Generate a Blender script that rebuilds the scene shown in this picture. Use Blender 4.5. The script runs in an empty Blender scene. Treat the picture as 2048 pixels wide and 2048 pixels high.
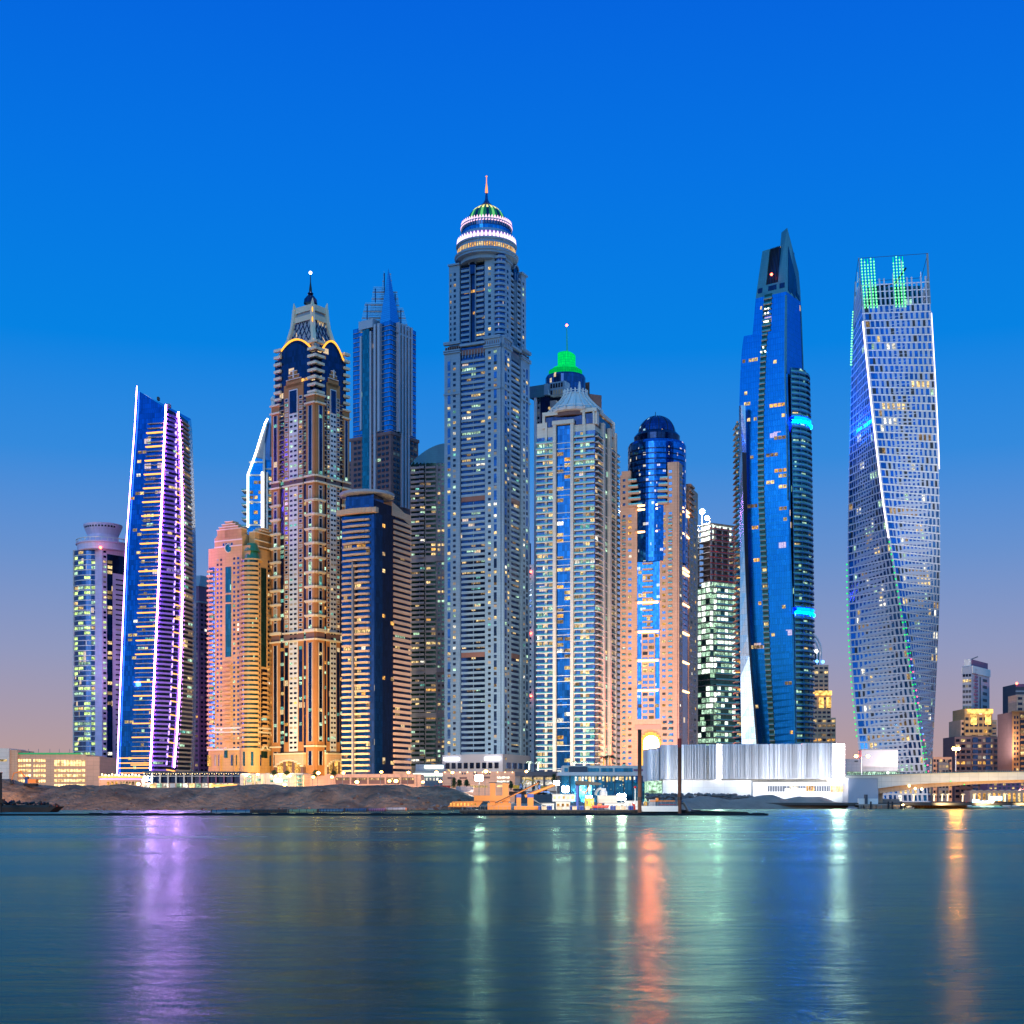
import bpy, math, random
import numpy as np
from math import sin, cos, tan, atan2, pi, radians, hypot, sqrt

random.seed(7)
sc = bpy.context.scene
COL = sc.collection
# ------------------------------------------------------------------ camera
F = 50.0 / 36.0 * 2048.0          # focal length in photograph pixels
HY, CX, CH = 1600.0, 1024.0, 3.5  # horizon row, centre column, eye height above the water
cam_d = bpy.data.cameras.new('camera')
cam_d.lens = 50; cam_d.sensor_width = 36; cam_d.sensor_fit = 'HORIZONTAL'
cam_d.shift_y = (HY - 1024) / 2048.0
cam_d.clip_start = 0.5; cam_d.clip_end = 20000
cam = bpy.data.objects.new('camera', cam_d); COL.objects.link(cam)
cam.location = (0, 0, CH); cam.rotation_euler = (pi / 2, 0, 0)
sc.camera = cam
sc.view_settings.view_transform = 'Standard'; sc.view_settings.look = 'None'
sc.view_settings.exposure = 0.0; sc.view_settings.gamma = 1.0
sc.cycles.max_bounces = 6; sc.cycles.diffuse_bounces = 2; sc.cycles.glossy_bounces = 3
sc.cycles.sample_clamp_indirect = 30.0
sc.cycles.caustics_reflective = False; sc.cycles.caustics_refractive = False
sc.cycles.use_light_tree = True

def lin(r, g, b):
    def f(c):
        c /= 255.0
        return c / 12.92 if c <= .04045 else ((c + .055) / 1.055) ** 2.4
    return (f(r), f(g), f(b), 1)

# ------------------------------------------------------------------ sky: dusk after sunset, the glow is behind the camera
w = bpy.data.worlds.new('World'); sc.world = w; w.use_nodes = True
nt = w.node_tree; nt.nodes.clear()
N = nt.nodes.new; K = nt.links.new
tc = N('ShaderNodeTexCoord'); sp = N('ShaderNodeSeparateXYZ'); K(tc.outputs['Generated'], sp.inputs[0])
def ramp(stops):
    r = N('ShaderNodeValToRGB'); e = r.color_ramp.elements
    while len(e) < len(stops): e.new(.5)
    for i, (p, c) in enumerate(stops): e[i].position = p; e[i].color = c
    K(sp.outputs[2], r.inputs[0]); return r
front = ramp([(0.0, lin(202, 150, 136)), (.035, lin(184, 158, 162)), (.10, lin(148, 156, 194)), (.165, lin(106, 148, 210)),
              (.23, lin(52, 140, 224)), (.30, lin(0, 132, 230)), (.40, lin(0, 117, 230)), (.49, lin(0, 102, 225)), (.62, lin(0, 104, 214)), (1.0, lin(40, 128, 205))])
back = ramp([(0.0, (.05, .06, .08, 1)), (.002, (1.25, .66, .42, 1)), (.03, (1.05, .80, .68, 1)), (.08, (.62, .86, 1.1, 1)), (.15, (.22, .74, 1.3, 1)),
             (.26, (.08, .62, 1.4, 1)), (.5, (.05, .58, 1.4, 1)), (1.0, (.02, .34, 1.0, 1))])
mr = N('ShaderNodeMapRange'); mr.inputs[1].default_value = -.5; mr.inputs[2].default_value = .5
K(sp.outputs[1], mr.inputs[0])
mx = N('ShaderNodeMix'); mx.data_type = 'RGBA'
K(mr.outputs[0], mx.inputs[0]); K(back.outputs[0], mx.inputs[6]); K(front.outputs[0], mx.inputs[7])
sky = N('ShaderNodeTexSky'); sky.sky_type = 'NISHITA'; sky.sun_disc = False
sky.sun_elevation = radians(-2.5); sky.sun_rotation = radians(205); sky.dust_density = 1.5
b1 = N('ShaderNodeBackground'); K(mx.outputs[2], b1.inputs[0]); b1.inputs[1].default_value = .97
b2 = N('ShaderNodeBackground'); K(sky.outputs[0], b2.inputs[0]); b2.inputs[1].default_value = .02
ad = N('ShaderNodeAddShader'); K(b1.outputs[0], ad.inputs[0]); K(b2.outputs[0], ad.inputs[1])
ow = N('ShaderNodeOutputWorld'); K(ad.outputs[0], ow.inputs[0])

# broad afterglow of the set sun, from behind the camera and to the left
sd = bpy.data.lights.new('sun', 'SUN'); sd.energy = .5; sd.angle = radians(28); sd.color = (.74, .90, 1.0)
sun = bpy.data.objects.new('sun', sd); COL.objects.link(sun)
sun.rotation_euler = (radians(80), 0, radians(-27))

# ------------------------------------------------------------------ materials
MATS = {}
def newmat(name):
    m = bpy.data.materials.new(name); m.use_nodes = True
    m.node_tree.nodes.clear(); MATS[name] = m
    return m, m.node_tree.nodes.new, m.node_tree.links.new

def wall(name, col, panel=None, rough=.75, var=.12, metal=0.0, line=.72):
    """painted or stone cladding with panel joints and soft weathering"""
    m, N, K = newmat(name)
    c = lin(*col)
    tc = N('ShaderNodeTexCoord'); bs = N('ShaderNodeBsdfPrincipled'); o = N('ShaderNodeOutputMaterial')
    nz = N('ShaderNodeTexNoise'); nz.inputs['Scale'].default_value = .13; nz.inputs['Detail'].default_value = 6; nz.inputs['Roughness'].default_value = .65
    K(tc.outputs['Object'], nz.inputs[0])
    mp = N('ShaderNodeMapRange'); mp.inputs[1].default_value = .3; mp.inputs[2].default_value = .7
    mp.inputs[3].default_value = 1 - var; mp.inputs[4].default_value = 1 + var * .6; K(nz.outputs[0], mp.inputs[0])
    mul = N('ShaderNodeVectorMath'); mul.operation = 'SCALE'; K(mp.outputs[0], mul.inputs['Scale'])
    if panel:
        bt = N('ShaderNodeTexBrick'); bt.offset = 0; bt.inputs['Scale'].default_value = 1
        bt.inputs['Brick Width'].default_value = panel[0]; bt.inputs['Row Height'].default_value = panel[1]
        bt.inputs['Mortar Size'].default_value = .07; bt.inputs['Mortar Smooth'].default_value = .3
        bt.inputs['Color1'].default_value = c; bt.inputs['Color2'].default_value = tuple(x * .93 for x in c[:3]) + (1,)
        bt.inputs['Mortar'].default_value = tuple(x * line for x in c[:3]) + (1,)
        K(tc.outputs['UV'], bt.inputs[0]); K(bt.outputs[0], mul.inputs[0])
    else:
        mul.inputs[0].default_value = c[:3]
    K(mul.outputs[0], bs.inputs['Base Color'])
    bs.inputs['Roughness'].default_value = rough; bs.inputs['Metallic'].default_value = metal
    K(bs.outputs[0], o.inputs[0]); return m

def glass(name, tint, cell=(1.5, 3.6), metal=.85, rough=.09, lit=0.0, litcol=(1, .72, .36), line=.35, var=.45, power=1.0):
    """coated curtain-wall glazing: reflective panes, mullion grid, pane-to-pane variation, a few lit rooms"""
    m, N, K = newmat(name)
    c = lin(*tint)
    tc = N('ShaderNodeTexCoord'); bs = N('ShaderNodeBsdfPrincipled'); o = N('ShaderNodeOutputMaterial')
    bt = N('ShaderNodeTexBrick'); bt.offset = 0; bt.inputs['Scale'].default_value = 1
    bt.inputs['Brick Width'].default_value = cell[0]; bt.inputs['Row Height'].default_value = cell[1]
    bt.inputs['Mortar Size'].default_value = .07; bt.inputs['Mortar Smooth'].default_value = .2
    bt.inputs['Color1'].default_value = c; bt.inputs['Color2'].default_value = tuple(x * (1 - var) for x in c[:3]) + (1,)
    bt.inputs['Mortar'].default_value = tuple(x * line for x in c[:3]) + (1,)
    K(tc.outputs['UV'], bt.inputs[0])
    dv = N('ShaderNodeVectorMath'); dv.operation = 'DIVIDE'; dv.inputs[1].default_value = (cell[0], cell[1], 1); K(tc.outputs['UV'], dv.inputs[0])
    fl = N('ShaderNodeVectorMath'); fl.operation = 'FLOOR'; K(dv.outputs[0], fl.inputs[0])
    wn = N('ShaderNodeTexWhiteNoise'); wn.noise_dimensions = '2D'; K(fl.outputs[0], wn.inputs['Vector'])
    # panes are never perfectly parallel: tilt each a little
    sub = N('ShaderNodeVectorMath'); sub.operation = 'SUBTRACT'; K(wn.outputs['Color'], sub.inputs[0]); sub.inputs[1].default_value = (.5, .5, .5)
    sca = N('ShaderNodeVectorMath'); sca.operation = 'SCALE'; sca.inputs['Scale'].default_value = .018; K(sub.outputs[0], sca.inputs[0])
    ge = N('ShaderNodeNewGeometry'); an = N('ShaderNodeVectorMath'); an.operation = 'ADD'; K(ge.outputs['Normal'], an.inputs[0]); K(sca.outputs[0], an.inputs[1])
    nn = N('ShaderNodeVectorMath'); nn.operation = 'NORMALIZE'; K(an.outputs[0], nn.inputs[0]); K(nn.outputs[0], bs.inputs['Normal'])
    K(bt.outputs[0], bs.inputs['Base Color'])
    bs.inputs['Metallic'].default_value = metal; bs.inputs['Roughness'].default_value = rough
    if lit:
        # whole rooms are lit: group panes in pairs
        d2 = N('ShaderNodeVectorMath'); d2.operation = 'DIVIDE'; d2.inputs[1].default_value = (cell[0] * 3, cell[1], 1); K(tc.outputs['UV'], d2.inputs[0])
        f2 = N('ShaderNodeVectorMath'); f2.operation = 'FLOOR'; K(d2.outputs[0], f2.inputs[0])
        w2 = N('ShaderNodeTexWhiteNoise'); w2.noise_dimensions = '2D'; K(f2.outputs[0], w2.inputs['Vector'])
        lt = N('ShaderNodeMath'); lt.operation = 'LESS_THAN'; lt.inputs[1].default_value = lit; K(w2.outputs['Value'], lt.inputs[0])
        nz = N('ShaderNodeTexNoise'); nz.inputs['Scale'].default_value = 1.1; K(tc.outputs['UV'], nz.inputs[0])
        m1 = N('ShaderNodeMath'); m1.operation = 'MULTIPLY'; K(lt.outputs[0], m1.inputs[0]); K(nz.outputs[0], m1.inputs[1])
        iv = N('ShaderNodeMath'); iv.operation = 'SUBTRACT'; iv.inputs[0].default_value = 1; K(bt.outputs['Fac'], iv.inputs[1])
        m2 = N('ShaderNodeMath'); m2.operation = 'MULTIPLY'; K(m1.outputs[0], m2.inputs[0]); K(iv.outputs[0], m2.inputs[1])
        m3 = N('ShaderNodeMath'); m3.operation = 'MULTIPLY'; K(m2.outputs[0], m3.inputs[0]); m3.inputs[1].default_value = 1.7 * power
        bs.inputs['Emission Color'].default_value = litcol + (1,); K(m3.outputs[0], bs.inputs['Emission Strength'])
        m.cycles.emission_sampling = 'NONE'
    K(bs.outputs[0], o.inputs[0]); return m

def lamp(name, col, power, sample=False):
    m, N, K = newmat(name)
    e = N('ShaderNodeEmission'); o = N('ShaderNodeOutputMaterial')
    e.inputs[0].default_value = tuple(col) + (1,); e.inputs[1].default_value = power
    K(e.outputs[0], o.inputs[0])
    m.cycles.emission_sampling = 'AUTO' if sample else 'NONE'
    return m

def room(name, col, power, scale=.9):
    """a lit room behind glass: curtains and furniture break up the light"""
    m, N, K = newmat(name)
    tc = N('ShaderNodeTexCoord'); e = N('ShaderNodeEmission'); o = N('ShaderNodeOutputMaterial')
    nz = N('ShaderNodeTexNoise'); nz.inputs['Scale'].default_value = scale; nz.inputs['Detail'].default_value = 3
    K(tc.outputs['UV'], nz.inputs[0])
    mp = N('ShaderNodeMapRange'); mp.inputs[1].default_value = .38; mp.inputs[2].default_value = .62
    mp.inputs[3].default_value = power * .35; mp.inputs[4].default_value = power * 1.35; K(nz.outputs[0], mp.inputs[0])
    # every room has its own brightness
    dv = N('ShaderNodeVectorMath'); dv.operation = 'DIVIDE'; dv.inputs[1].default_value = (3.1, 3.5, 1); K(tc.outputs['UV'], dv.inputs[0])
    fl = N('ShaderNodeVectorMath'); fl.operation = 'FLOOR'; K(dv.outputs[0], fl.inputs[0])
    wn = N('ShaderNodeTexWhiteNoise'); wn.noise_dimensions = '2D'; K(fl.outputs[0], wn.inputs['Vector'])
    m2 = N('ShaderNodeMapRange'); m2.inputs[3].default_value = .35 if scale >= .9 else .85; m2.inputs[4].default_value = 1.35 if scale >= .9 else 1.1; K(wn.outputs['Value'], m2.inputs[0])
    mu = N('ShaderNodeMath'); mu.operation = 'MULTIPLY'; K(mp.outputs[0], mu.inputs[0]); K(m2.outputs[0], mu.inputs[1])
    e.inputs[0].default_value = tuple(col) + (1,); K(mu.outputs[0], e.inputs[1])
    K(e.outputs[0], o.inputs[0]); m.cycles.emission_sampling = 'NONE'; return m

wall('stone_white', (118, 150, 178), (3.2, 1.8)); wall('curtain', (168, 152, 128), None, .8, .3); wall('base_white', (214, 212, 210), (4.5, 3.2), .6, .08, line=.8); wall('white', (214, 210, 208), None, .6)
wall('cream', (222, 212, 198), (4, 1.9), .7); wall('beige', (216, 172, 138), (2.4, 1.2))
wall('terracotta', (178, 120, 70), (1.6, .9), line=.8); wall('tan', (204, 156, 98), (3, 1.8)); wall('peach', (222, 172, 142), (3, 1.8))
wall('brown', (120, 92, 92), (3.3, 3.3)); wall('mauve', (140, 92, 120), (3, 3.3)); wall('lilac', (214, 196, 226), (3, 3.1))
wall('grey', (128, 128, 134), (3, 3.5)); wall('grey_light', (158, 160, 168), (2.4, 1.6)); wall('grey_dark', (74, 78, 88), (3, 3)); wall('slab', (150, 140, 132), None)
wall('trim', (222, 204, 176), None, .6); wall('roof_teal', (48, 124, 150), (1.5, 1.5), .5)
wall('louvre', (120, 88, 84), (30, .6)); wall('concrete', (150, 148, 144), None, .85, .2); wall('raw_concrete', (120, 112, 116), None, .9, .25)
wall('panel_metal', (196, 196, 204), (2.4, 2.4), .35, .06, .3); wall('cladding', (166, 168, 180), None, .42, .05, .25)
wall('dark_metal', (38, 40, 46), None, .5, .2, .4); wall('steel', (120, 124, 130), None, .4, .2, .7); wall('rust', (96, 58, 42), None, .85, .35)
wall('rail_glass', (62, 136, 146), None, .2, .05, .35); wall('red_paint', (190, 34, 18), None, .45); wall('stack_blue', (38, 104, 160), None, .45, .15, .3); wall('orange_paint', (232, 130, 34), None, .45, .2)
wall('yellow_paint', (220, 160, 30), None, .45, .2); wall('blue_paint', (24, 62, 150), None, .45, .2); wall('white_paint', (220, 218, 214), None, .45, .12)
wall('rubber', (16, 16, 17), None, .8, .2); wall('bark', (84, 62, 44), None, .9, .3); wall('leaf', (42, 66, 30), None, .7, .4); wall('copper_green', (60, 128, 92), None, .35, .25, .5)
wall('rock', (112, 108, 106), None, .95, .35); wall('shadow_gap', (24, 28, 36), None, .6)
wall('crown_green', (60, 200, 110), (1.6, 1.6), .5, .05)
glass('g_navy', (52, 82, 135), (1.5, 3.6), .8, .12, .02); glass('g_blue', (34, 128, 196), (1.6, 3.6), .9, .08, .012)
glass('g_tower', (18, 122, 200), (1.5, 3.5), .92, .2, .012, (1, .62, .34), .5, .14, .8); glass('g_deep', (28, 52, 98), (1.6, 3.6), .75, .12, .012)
glass('g_teal', (40, 118, 140), (1.4, 3.6), .8, .12, .02, (.5, 1, .7)); glass('g_green', (44, 84, 78), (1.5, 3.5), .6, .15, .02, (.6, 1, .6))
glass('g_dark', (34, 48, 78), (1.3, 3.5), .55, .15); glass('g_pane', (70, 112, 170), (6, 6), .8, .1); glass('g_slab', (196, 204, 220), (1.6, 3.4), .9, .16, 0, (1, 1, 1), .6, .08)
glass('g_cobalt', (12, 92, 178), (1.5, 3.2), .92, .08, .02)
glass('g_stripe', (12, 84, 150), (1.6, 3.7), .85, .1)
glass('g_bow', (38, 116, 200), (1.2, 1.9), .9, .09, .03, (1, .9, .7), .5, .55)
wall('blade_glass', (96, 178, 226), None, .3, .08, .2)
glass('g_spire', (50, 150, 205), (60, 1.6), .6, .2, 0, (1, 1, 1), 1.9, .1)
room('lit_warm', (1, .70, .30), 1.15); room('lit_amber', (1, .50, .12), 1.25); room('lit_cool', (.62, 1, .70), .95)
room('lit_lime', (.72, 1, .34), 1.35, .5); room('lit_white', (1, .94, .78), 1.5); room('lit_teal', (.3, .95, .8), .6); room('lit_dim', (1, .66, .34), .42); room('lit_violet', (.55, .42, 1), .9)
room('lit_hall', (1, .66, .28), 2.2, .5); room('lit_site', (.86, 1, .86), 2.3, .4); room('lit_blue', (.06, .38, 1), 1.7, .6)
PAL = {'mix': ['lit_warm'] * 5 + ['lit_cool'] * 3 + ['lit_dim'] * 3 + ['lit_white', 'lit_teal'],
       'warm': ['lit_warm'] * 5 + ['lit_amber'] * 2 + ['lit_dim'] * 4 + ['lit_white'],
       'green': ['lit_lime'] * 6 + ['lit_cool'] * 3 + ['lit_warm'], 'cool': ['lit_cool'] * 5 + ['lit_teal'] * 2 + ['lit_warm'],
       'elite': ['lit_cool'] * 6 + ['lit_teal'] * 3 + ['lit_warm'] * 2 + ['lit_amber'], 'site': ['lit_cool', 'lit_cool', 'lit_site'],
       'purple': ['lit_warm', 'lit_cool', 'lit_violet', 'lit_dim']}

# ------------------------------------------------------------------ things and their parts
COUNT = {'window', 'balcony', 'light_strip', 'lit_panel', 'column', 'petal', 'rib', 'louvre_fin', 'floor_slab', 'cornice', 'pilaster', 'frond', 'slat',
         'lamp_head', 'leg', 'wheel', 'window_frame', 'sign_letter', 'bay', 'container_rib', 'light_dot', 'warning_light', 'spandrel', 'baluster', 'rock'}
def build_mesh(name, groups, base):
    vs, fs, mi, mats = [], [], [], []
    for V, Fc, mat in groups:
        if mat not in mats: mats.append(mat)
        k = len(vs); vs.extend(V); j = mats.index(mat)
        for f in Fc: fs.append([i + k for i in f]); mi.append(j)
    va = np.array(vs, dtype=np.float64) - np.array(base)
    me = bpy.data.meshes.new(name); me.from_pydata(va.tolist(), [], fs)
    for m in mats: me.materials.append(MATS[m])
    me.polygons.foreach_set('material_index', mi)
    n = len(me.polygons); nl = len(me.loops)
    nor = np.zeros(n * 3); me.polygons.foreach_get('normal', nor); nor = nor.reshape(-1, 3)
    tot = np.zeros(n, dtype=np.int32); me.polygons.foreach_get('loop_total', tot)
    vi = np.zeros(nl, dtype=np.int32); me.loops.foreach_get('vertex_index', vi)
    co = (va + np.array(base))[vi]; nl_ = np.repeat(nor, tot, axis=0)
    h = np.hypot(nl_[:, 0], nl_[:, 1]); flat = h < .35; hs = np.where(h < 1e-6, 1, h)
    u = (-nl_[:, 1] * co[:, 0] + nl_[:, 0] * co[:, 1]) / hs; v = co[:, 2].copy()
    u[flat] = co[flat, 0]; v[flat] = co[flat, 1]
    uv = me.uv_layers.new(name='UVMap'); uv.data.foreach_set('uv', np.stack([u + 500, v + 500], 1).ravel())
    return me

def props(o, label=None, cat=None, group=None, kind=None):
    if label: o['label'] = label
    if cat: o['category'] = cat
    if group: o['group'] = group
    if kind: o['kind'] = kind
    return o

class Thing:
    def __init__(s, name, label, cat, base=(0, 0, 0), group=None, kind=None):
        s.name, s.base, s.args = name, tuple(base), (label, cat, group, kind); s.p = {}; s.lab = {}; s.cap = {}
    def add(s, part, mat, V, Fc):
        s.p.setdefault(part, []).append((V, Fc, mat))
    def multi(s, part, lst):           # one countable piece of several materials
        s.p.setdefault(part, []).append(lst)
    def done(s, single=False):
        if single:                      # a thing that is one mesh
            gs = []
            for L in s.p.values():
                for g in L: gs += g if isinstance(g, list) else [g]
            o = bpy.data.objects.new(s.name, build_mesh(s.name, gs, s.base)); COL.objects.link(o); o.location = s.base
            s.root = props(o, *s.args); return o
        r = bpy.data.objects.new(s.name, None); COL.objects.link(r); r.location = s.base
        r.empty_display_size = 1; props(r, *s.args); s.root = r; made = {}
        for key in sorted(s.p, key=lambda k: k.count('/')):
            L = s.p[key]; nm = key.split('/')[-1]; par = made.get(key.split('/')[0], r) if '/' in key else r
            cap = 100
            if nm in COUNT:
                def area(g):
                    V = (g[0] if isinstance(g, list) else g)[0]; a = np.array(V); e = a.max(0) - a.min(0)
                    lit = (g[0][2] if isinstance(g, list) else g[2]).startswith('lit')
                    return -(max(e[0], e[1]) * e[2] * (3 if lit else 1)) + a[:, 1].mean() * .02
                L = sorted(L, key=area) if len(L) > cap else L
                for g in L[:cap]:
                    o = bpy.data.objects.new(nm, build_mesh(nm, g if isinstance(g, list) else [g], s.base))
                    COL.objects.link(o); o.parent = par; made.setdefault(key, o)
                rest = L[cap:]
                if rest:
                    gs = []
                    for g in rest: gs += g if isinstance(g, list) else [g]
                    o = bpy.data.objects.new(nm, build_mesh(nm, gs, s.base)); COL.objects.link(o); o.parent = par; o['kind'] = 'stuff'
            else:
                gs = []
                for g in L: gs += g if isinstance(g, list) else [g]
                o = bpy.data.objects.new(nm, build_mesh(nm, gs, s.base)); COL.objects.link(o); o.parent = par; made[key] = o
                if key in s.lab: o['label'] = s.lab[key]
        return r

def clone(root, loc, label, group=None, rotz=0.0):
    c = root.copy(); COL.objects.link(c); c.location = loc; c.rotation_euler = (0, 0, rotz)
    if label: c['label'] = label
    if group: c['group'] = group
    for ch in list(root.children):
        d = ch.copy(); COL.objects.link(d); d.parent = c
        for g in list(ch.children):
            e = g.copy(); COL.objects.link(e); e.parent = d
    return c

# ------------------------------------------------------------------ shape helpers
def X(px, d): return (px - CX) * d / F
def Z(py, d): return CH + (HY - py) * d / F
def box(x0, x1, y0, y1, z0, z1):
    V = [(x0, y0, z0), (x1, y0, z0), (x1, y1, z0), (x0, y1, z0), (x0, y0, z1), (x1, y0, z1), (x1, y1, z1), (x0, y1, z1)]
    return V, [(0, 3, 2, 1), (4, 5, 6, 7), (0, 1, 5, 4), (1, 2, 6, 5), (2, 3, 7, 6), (3, 0, 4, 7)]
def prism(pts, z0, z1, top=None):
    n = len(pts); tp = top or pts
    z1s = z1 if isinstance(z1, (list, tuple)) else [z1] * n
    V = [(p[0], p[1], z0) for p in pts] + [(tp[i][0], tp[i][1], z1s[i]) for i in range(n)]
    Fc = [tuple(range(n - 1, -1, -1)), tuple(range(n, 2 * n))]
    for i in range(n): j = (i + 1) % n; Fc.append((i, j, n + j, n + i))
    return V, Fc
def lathe(cx, cy, prof, n=48, cap=True):
    V, Fc = [], []
    for r, z in prof:
        for k in range(n): a = 2 * pi * k / n; V.append((cx + r * cos(a), cy + r * sin(a), z))
    for i in range(len(prof) - 1):
        for k in range(n): j = (k + 1) % n; Fc.append((i * n + k, i * n + j, (i + 1) * n + j, (i + 1) * n + k))
    if cap:
        Fc.append(tuple(range(n - 1, -1, -1))); b = (len(prof) - 1) * n; Fc.append(tuple(range(b, b + n)))
    return V, Fc
def bar(a, b, r, r2=None, n=6):
    a, b = np.array(a, float), np.array(b, float); d = b - a; L = np.linalg.norm(d) or 1; d /= L
    t = np.array([0, 0, 1.]) if abs(d[2]) < .9 else np.array([1., 0, 0]); e1 = np.cross(d, t); e1 /= np.linalg.norm(e1); e2 = np.cross(d, e1)
    r2 = r if r2 is None else r2; V = []
    for p, q in ((a, r), (b, r2)):
        for k in range(n): g = 2 * pi * (k + .5) / n; V.append(tuple(p + q * (cos(g) * e1 + sin(g) * e2)))
    Fc = [(k, n + k, n + (k + 1) % n, (k + 1) % n) for k in range(n)] + [tuple(range(n)), tuple(range(2 * n - 1, n - 1, -1))]
    return V, Fc
def blob(c, r, nz=6, n=10, sq=(1, 1, 1)):
    V, Fc = [], []
    for i in range(nz + 1):
        t = pi * i / nz
        for k in range(n): a = 2 * pi * k / n; V.append((c[0] + r * sq[0] * max(sin(t), .02) * cos(a), c[1] + r * sq[1] * max(sin(t), .02) * sin(a), c[2] + r * sq[2] * -cos(t)))
    for i in range(nz):
        for k in range(n): j = (k + 1) % n; Fc.append((i * n + k, i * n + j, (i + 1) * n + j, (i + 1) * n + k))
    return V, Fc
def outline(pts, y0, y1):
    """polygon in x-z (counter-clockwise seen from the camera) given real thickness in y"""
    n = len(pts); V = [(p[0], y0, p[1]) for p in pts] + [(p[0], y1, p[1]) for p in pts]
    Fc = [tuple(range(n)), tuple(range(2 * n - 1, n - 1, -1))]
    for i in range(n): j = (i + 1) % n; Fc.append((j, i, n + i, n + j))
    return V, Fc

class Face:
    """a facade plane from A (left) to B (right); both may drift with height"""
    step = None
    def __init__(s, A, B):
        s.A = A if callable(A) else (lambda z, a=A: a); s.B = B if callable(B) else (lambda z, b=B: b)
        if callable(A) or callable(B): s.step = 12.0
    def P(s, u, z, d):
        a = s.A(z); b = s.B(z); dx, dy = b[0] - a[0], b[1] - a[1]; L = hypot(dx, dy)
        return (a[0] + dx * u + dy / L * d, a[1] + dy * u - dx / L * d, z)
    def W(s, z=60): a = s.A(z); b = s.B(z); return hypot(b[0] - a[0], b[1] - a[1])
    def nu(s, u0, u1): return 1
    def nz(s, z0, z1): return 1 if not s.step else max(1, int((z1 - z0) / s.step))
    def U(s, px, z=60):
        lo, hi = -.6, 1.6; k = (px - CX) / F
        for _ in range(40):
            m = (lo + hi) / 2; p = s.P(m, z, 0)
            if p[0] / p[1] < k: lo = m
            else: hi = m
        return (lo + hi) / 2
class Arc(Face):
    def __init__(s, cx, cy, R, t0, t1, sy=1.0): s.c = (cx, cy, R, t0, t1, sy)
    def P(s, u, z, d):
        cx, cy, R, t0, t1, sy = s.c; t = t0 + (t1 - t0) * u; return (cx + (R + d) * sin(t), cy - (R * sy + d) * cos(t), z)
    def W(s, z=60): return s.c[2] * abs(s.c[4] - s.c[3])
    def nu(s, u0, u1): return max(1, int(abs(u1 - u0) * abs(s.c[4] - s.c[3]) / radians(7)) + 1)
    def nz(s, z0, z1): return 1
    def U(s, px, z=60):
        best = (9e9, 0)
        for i in range(201):
            u = i / 200; t = s.c[3] + (s.c[4] - s.c[3]) * u
            if abs(t) > pi / 2: continue
            p = s.P(u, z, 0); e = abs(p[0] / p[1] * F + CX - px)
            if e < best[0]: best = (e, u)
        return best[1]

def fbox(f, u0, u1, z0, z1, d0, d1, slope=0.0):
    nu, nz = f.nu(u0, u1), f.nz(z0, z1); V, Fc = [], []
    for d in (d1, d0):
        for j in range(nz + 1):
            for i in range(nu + 1):
                uu = u0 + (u1 - u0) * i / nu; V.append(f.P(uu, z0 + (z1 - z0) * j / nz + slope * (uu - u0), d))
    m = (nu + 1) * (nz + 1); ix = lambda i, j, k=0: k * m + j * (nu + 1) + i
    for j in range(nz):
        for i in range(nu): Fc.append((ix(i, j), ix(i + 1, j), ix(i + 1, j + 1), ix(i, j + 1)))
        Fc.append((ix(0, j), ix(0, j + 1), ix(0, j + 1, 1), ix(0, j, 1))); Fc.append((ix(nu, j, 1), ix(nu, j + 1, 1), ix(nu, j + 1), ix(nu, j)))
    for i in range(nu):
        Fc.append((ix(i, nz), ix(i + 1, nz), ix(i + 1, nz, 1), ix(i, nz, 1))); Fc.append((ix(i, 0, 1), ix(i + 1, 0, 1), ix(i + 1, 0), ix(i, 0)))
    if d0 >= 0:
        for j in range(nz):
            for i in range(nu): Fc.append((ix(i, j, 1), ix(i, j + 1, 1), ix(i + 1, j + 1, 1), ix(i + 1, j, 1)))
    return V, Fc

def corner(xl, xc, xr, D, a=None):
    """plan of a box seen corner-on: returns L, N, R, B and its faces"""
    if a is None: a = math.atan2(xr - xc, xc - xl)
    kl, kr = (xl - CX) / F, (xr - CX) / F; nx = X(xc, D)
    wl = (nx - kl * D) / (cos(a) + kl * sin(a)); wr = (kr * D - nx) / (sin(a) - kr * cos(a))
    Nn = (nx, D); L = (nx - wl * cos(a), D + wl * sin(a)); R = (nx + wr * sin(a), D + wr * cos(a))
    return dict(L=L, N=Nn, R=R, B=(L[0] + R[0] - nx, L[1] + R[1] - D), a=a, D=D, wl=wl, wr=wr, fl=Face(L, Nn), fr=Face(Nn, R), q=[L, Nn, R, (L[0] + R[0] - nx, L[1] + R[1] - D)])
def grow(q, e):
    cx = sum(p[0] for p in q) / len(q); cy = sum(p[1] for p in q) / len(q); o = []
    for p in q: L = hypot(p[0] - cx, p[1] - cy); o.append((cx + (p[0] - cx) * (L + e) / L, cy + (p[1] - cy) * (L + e) / L))
    return o

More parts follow.
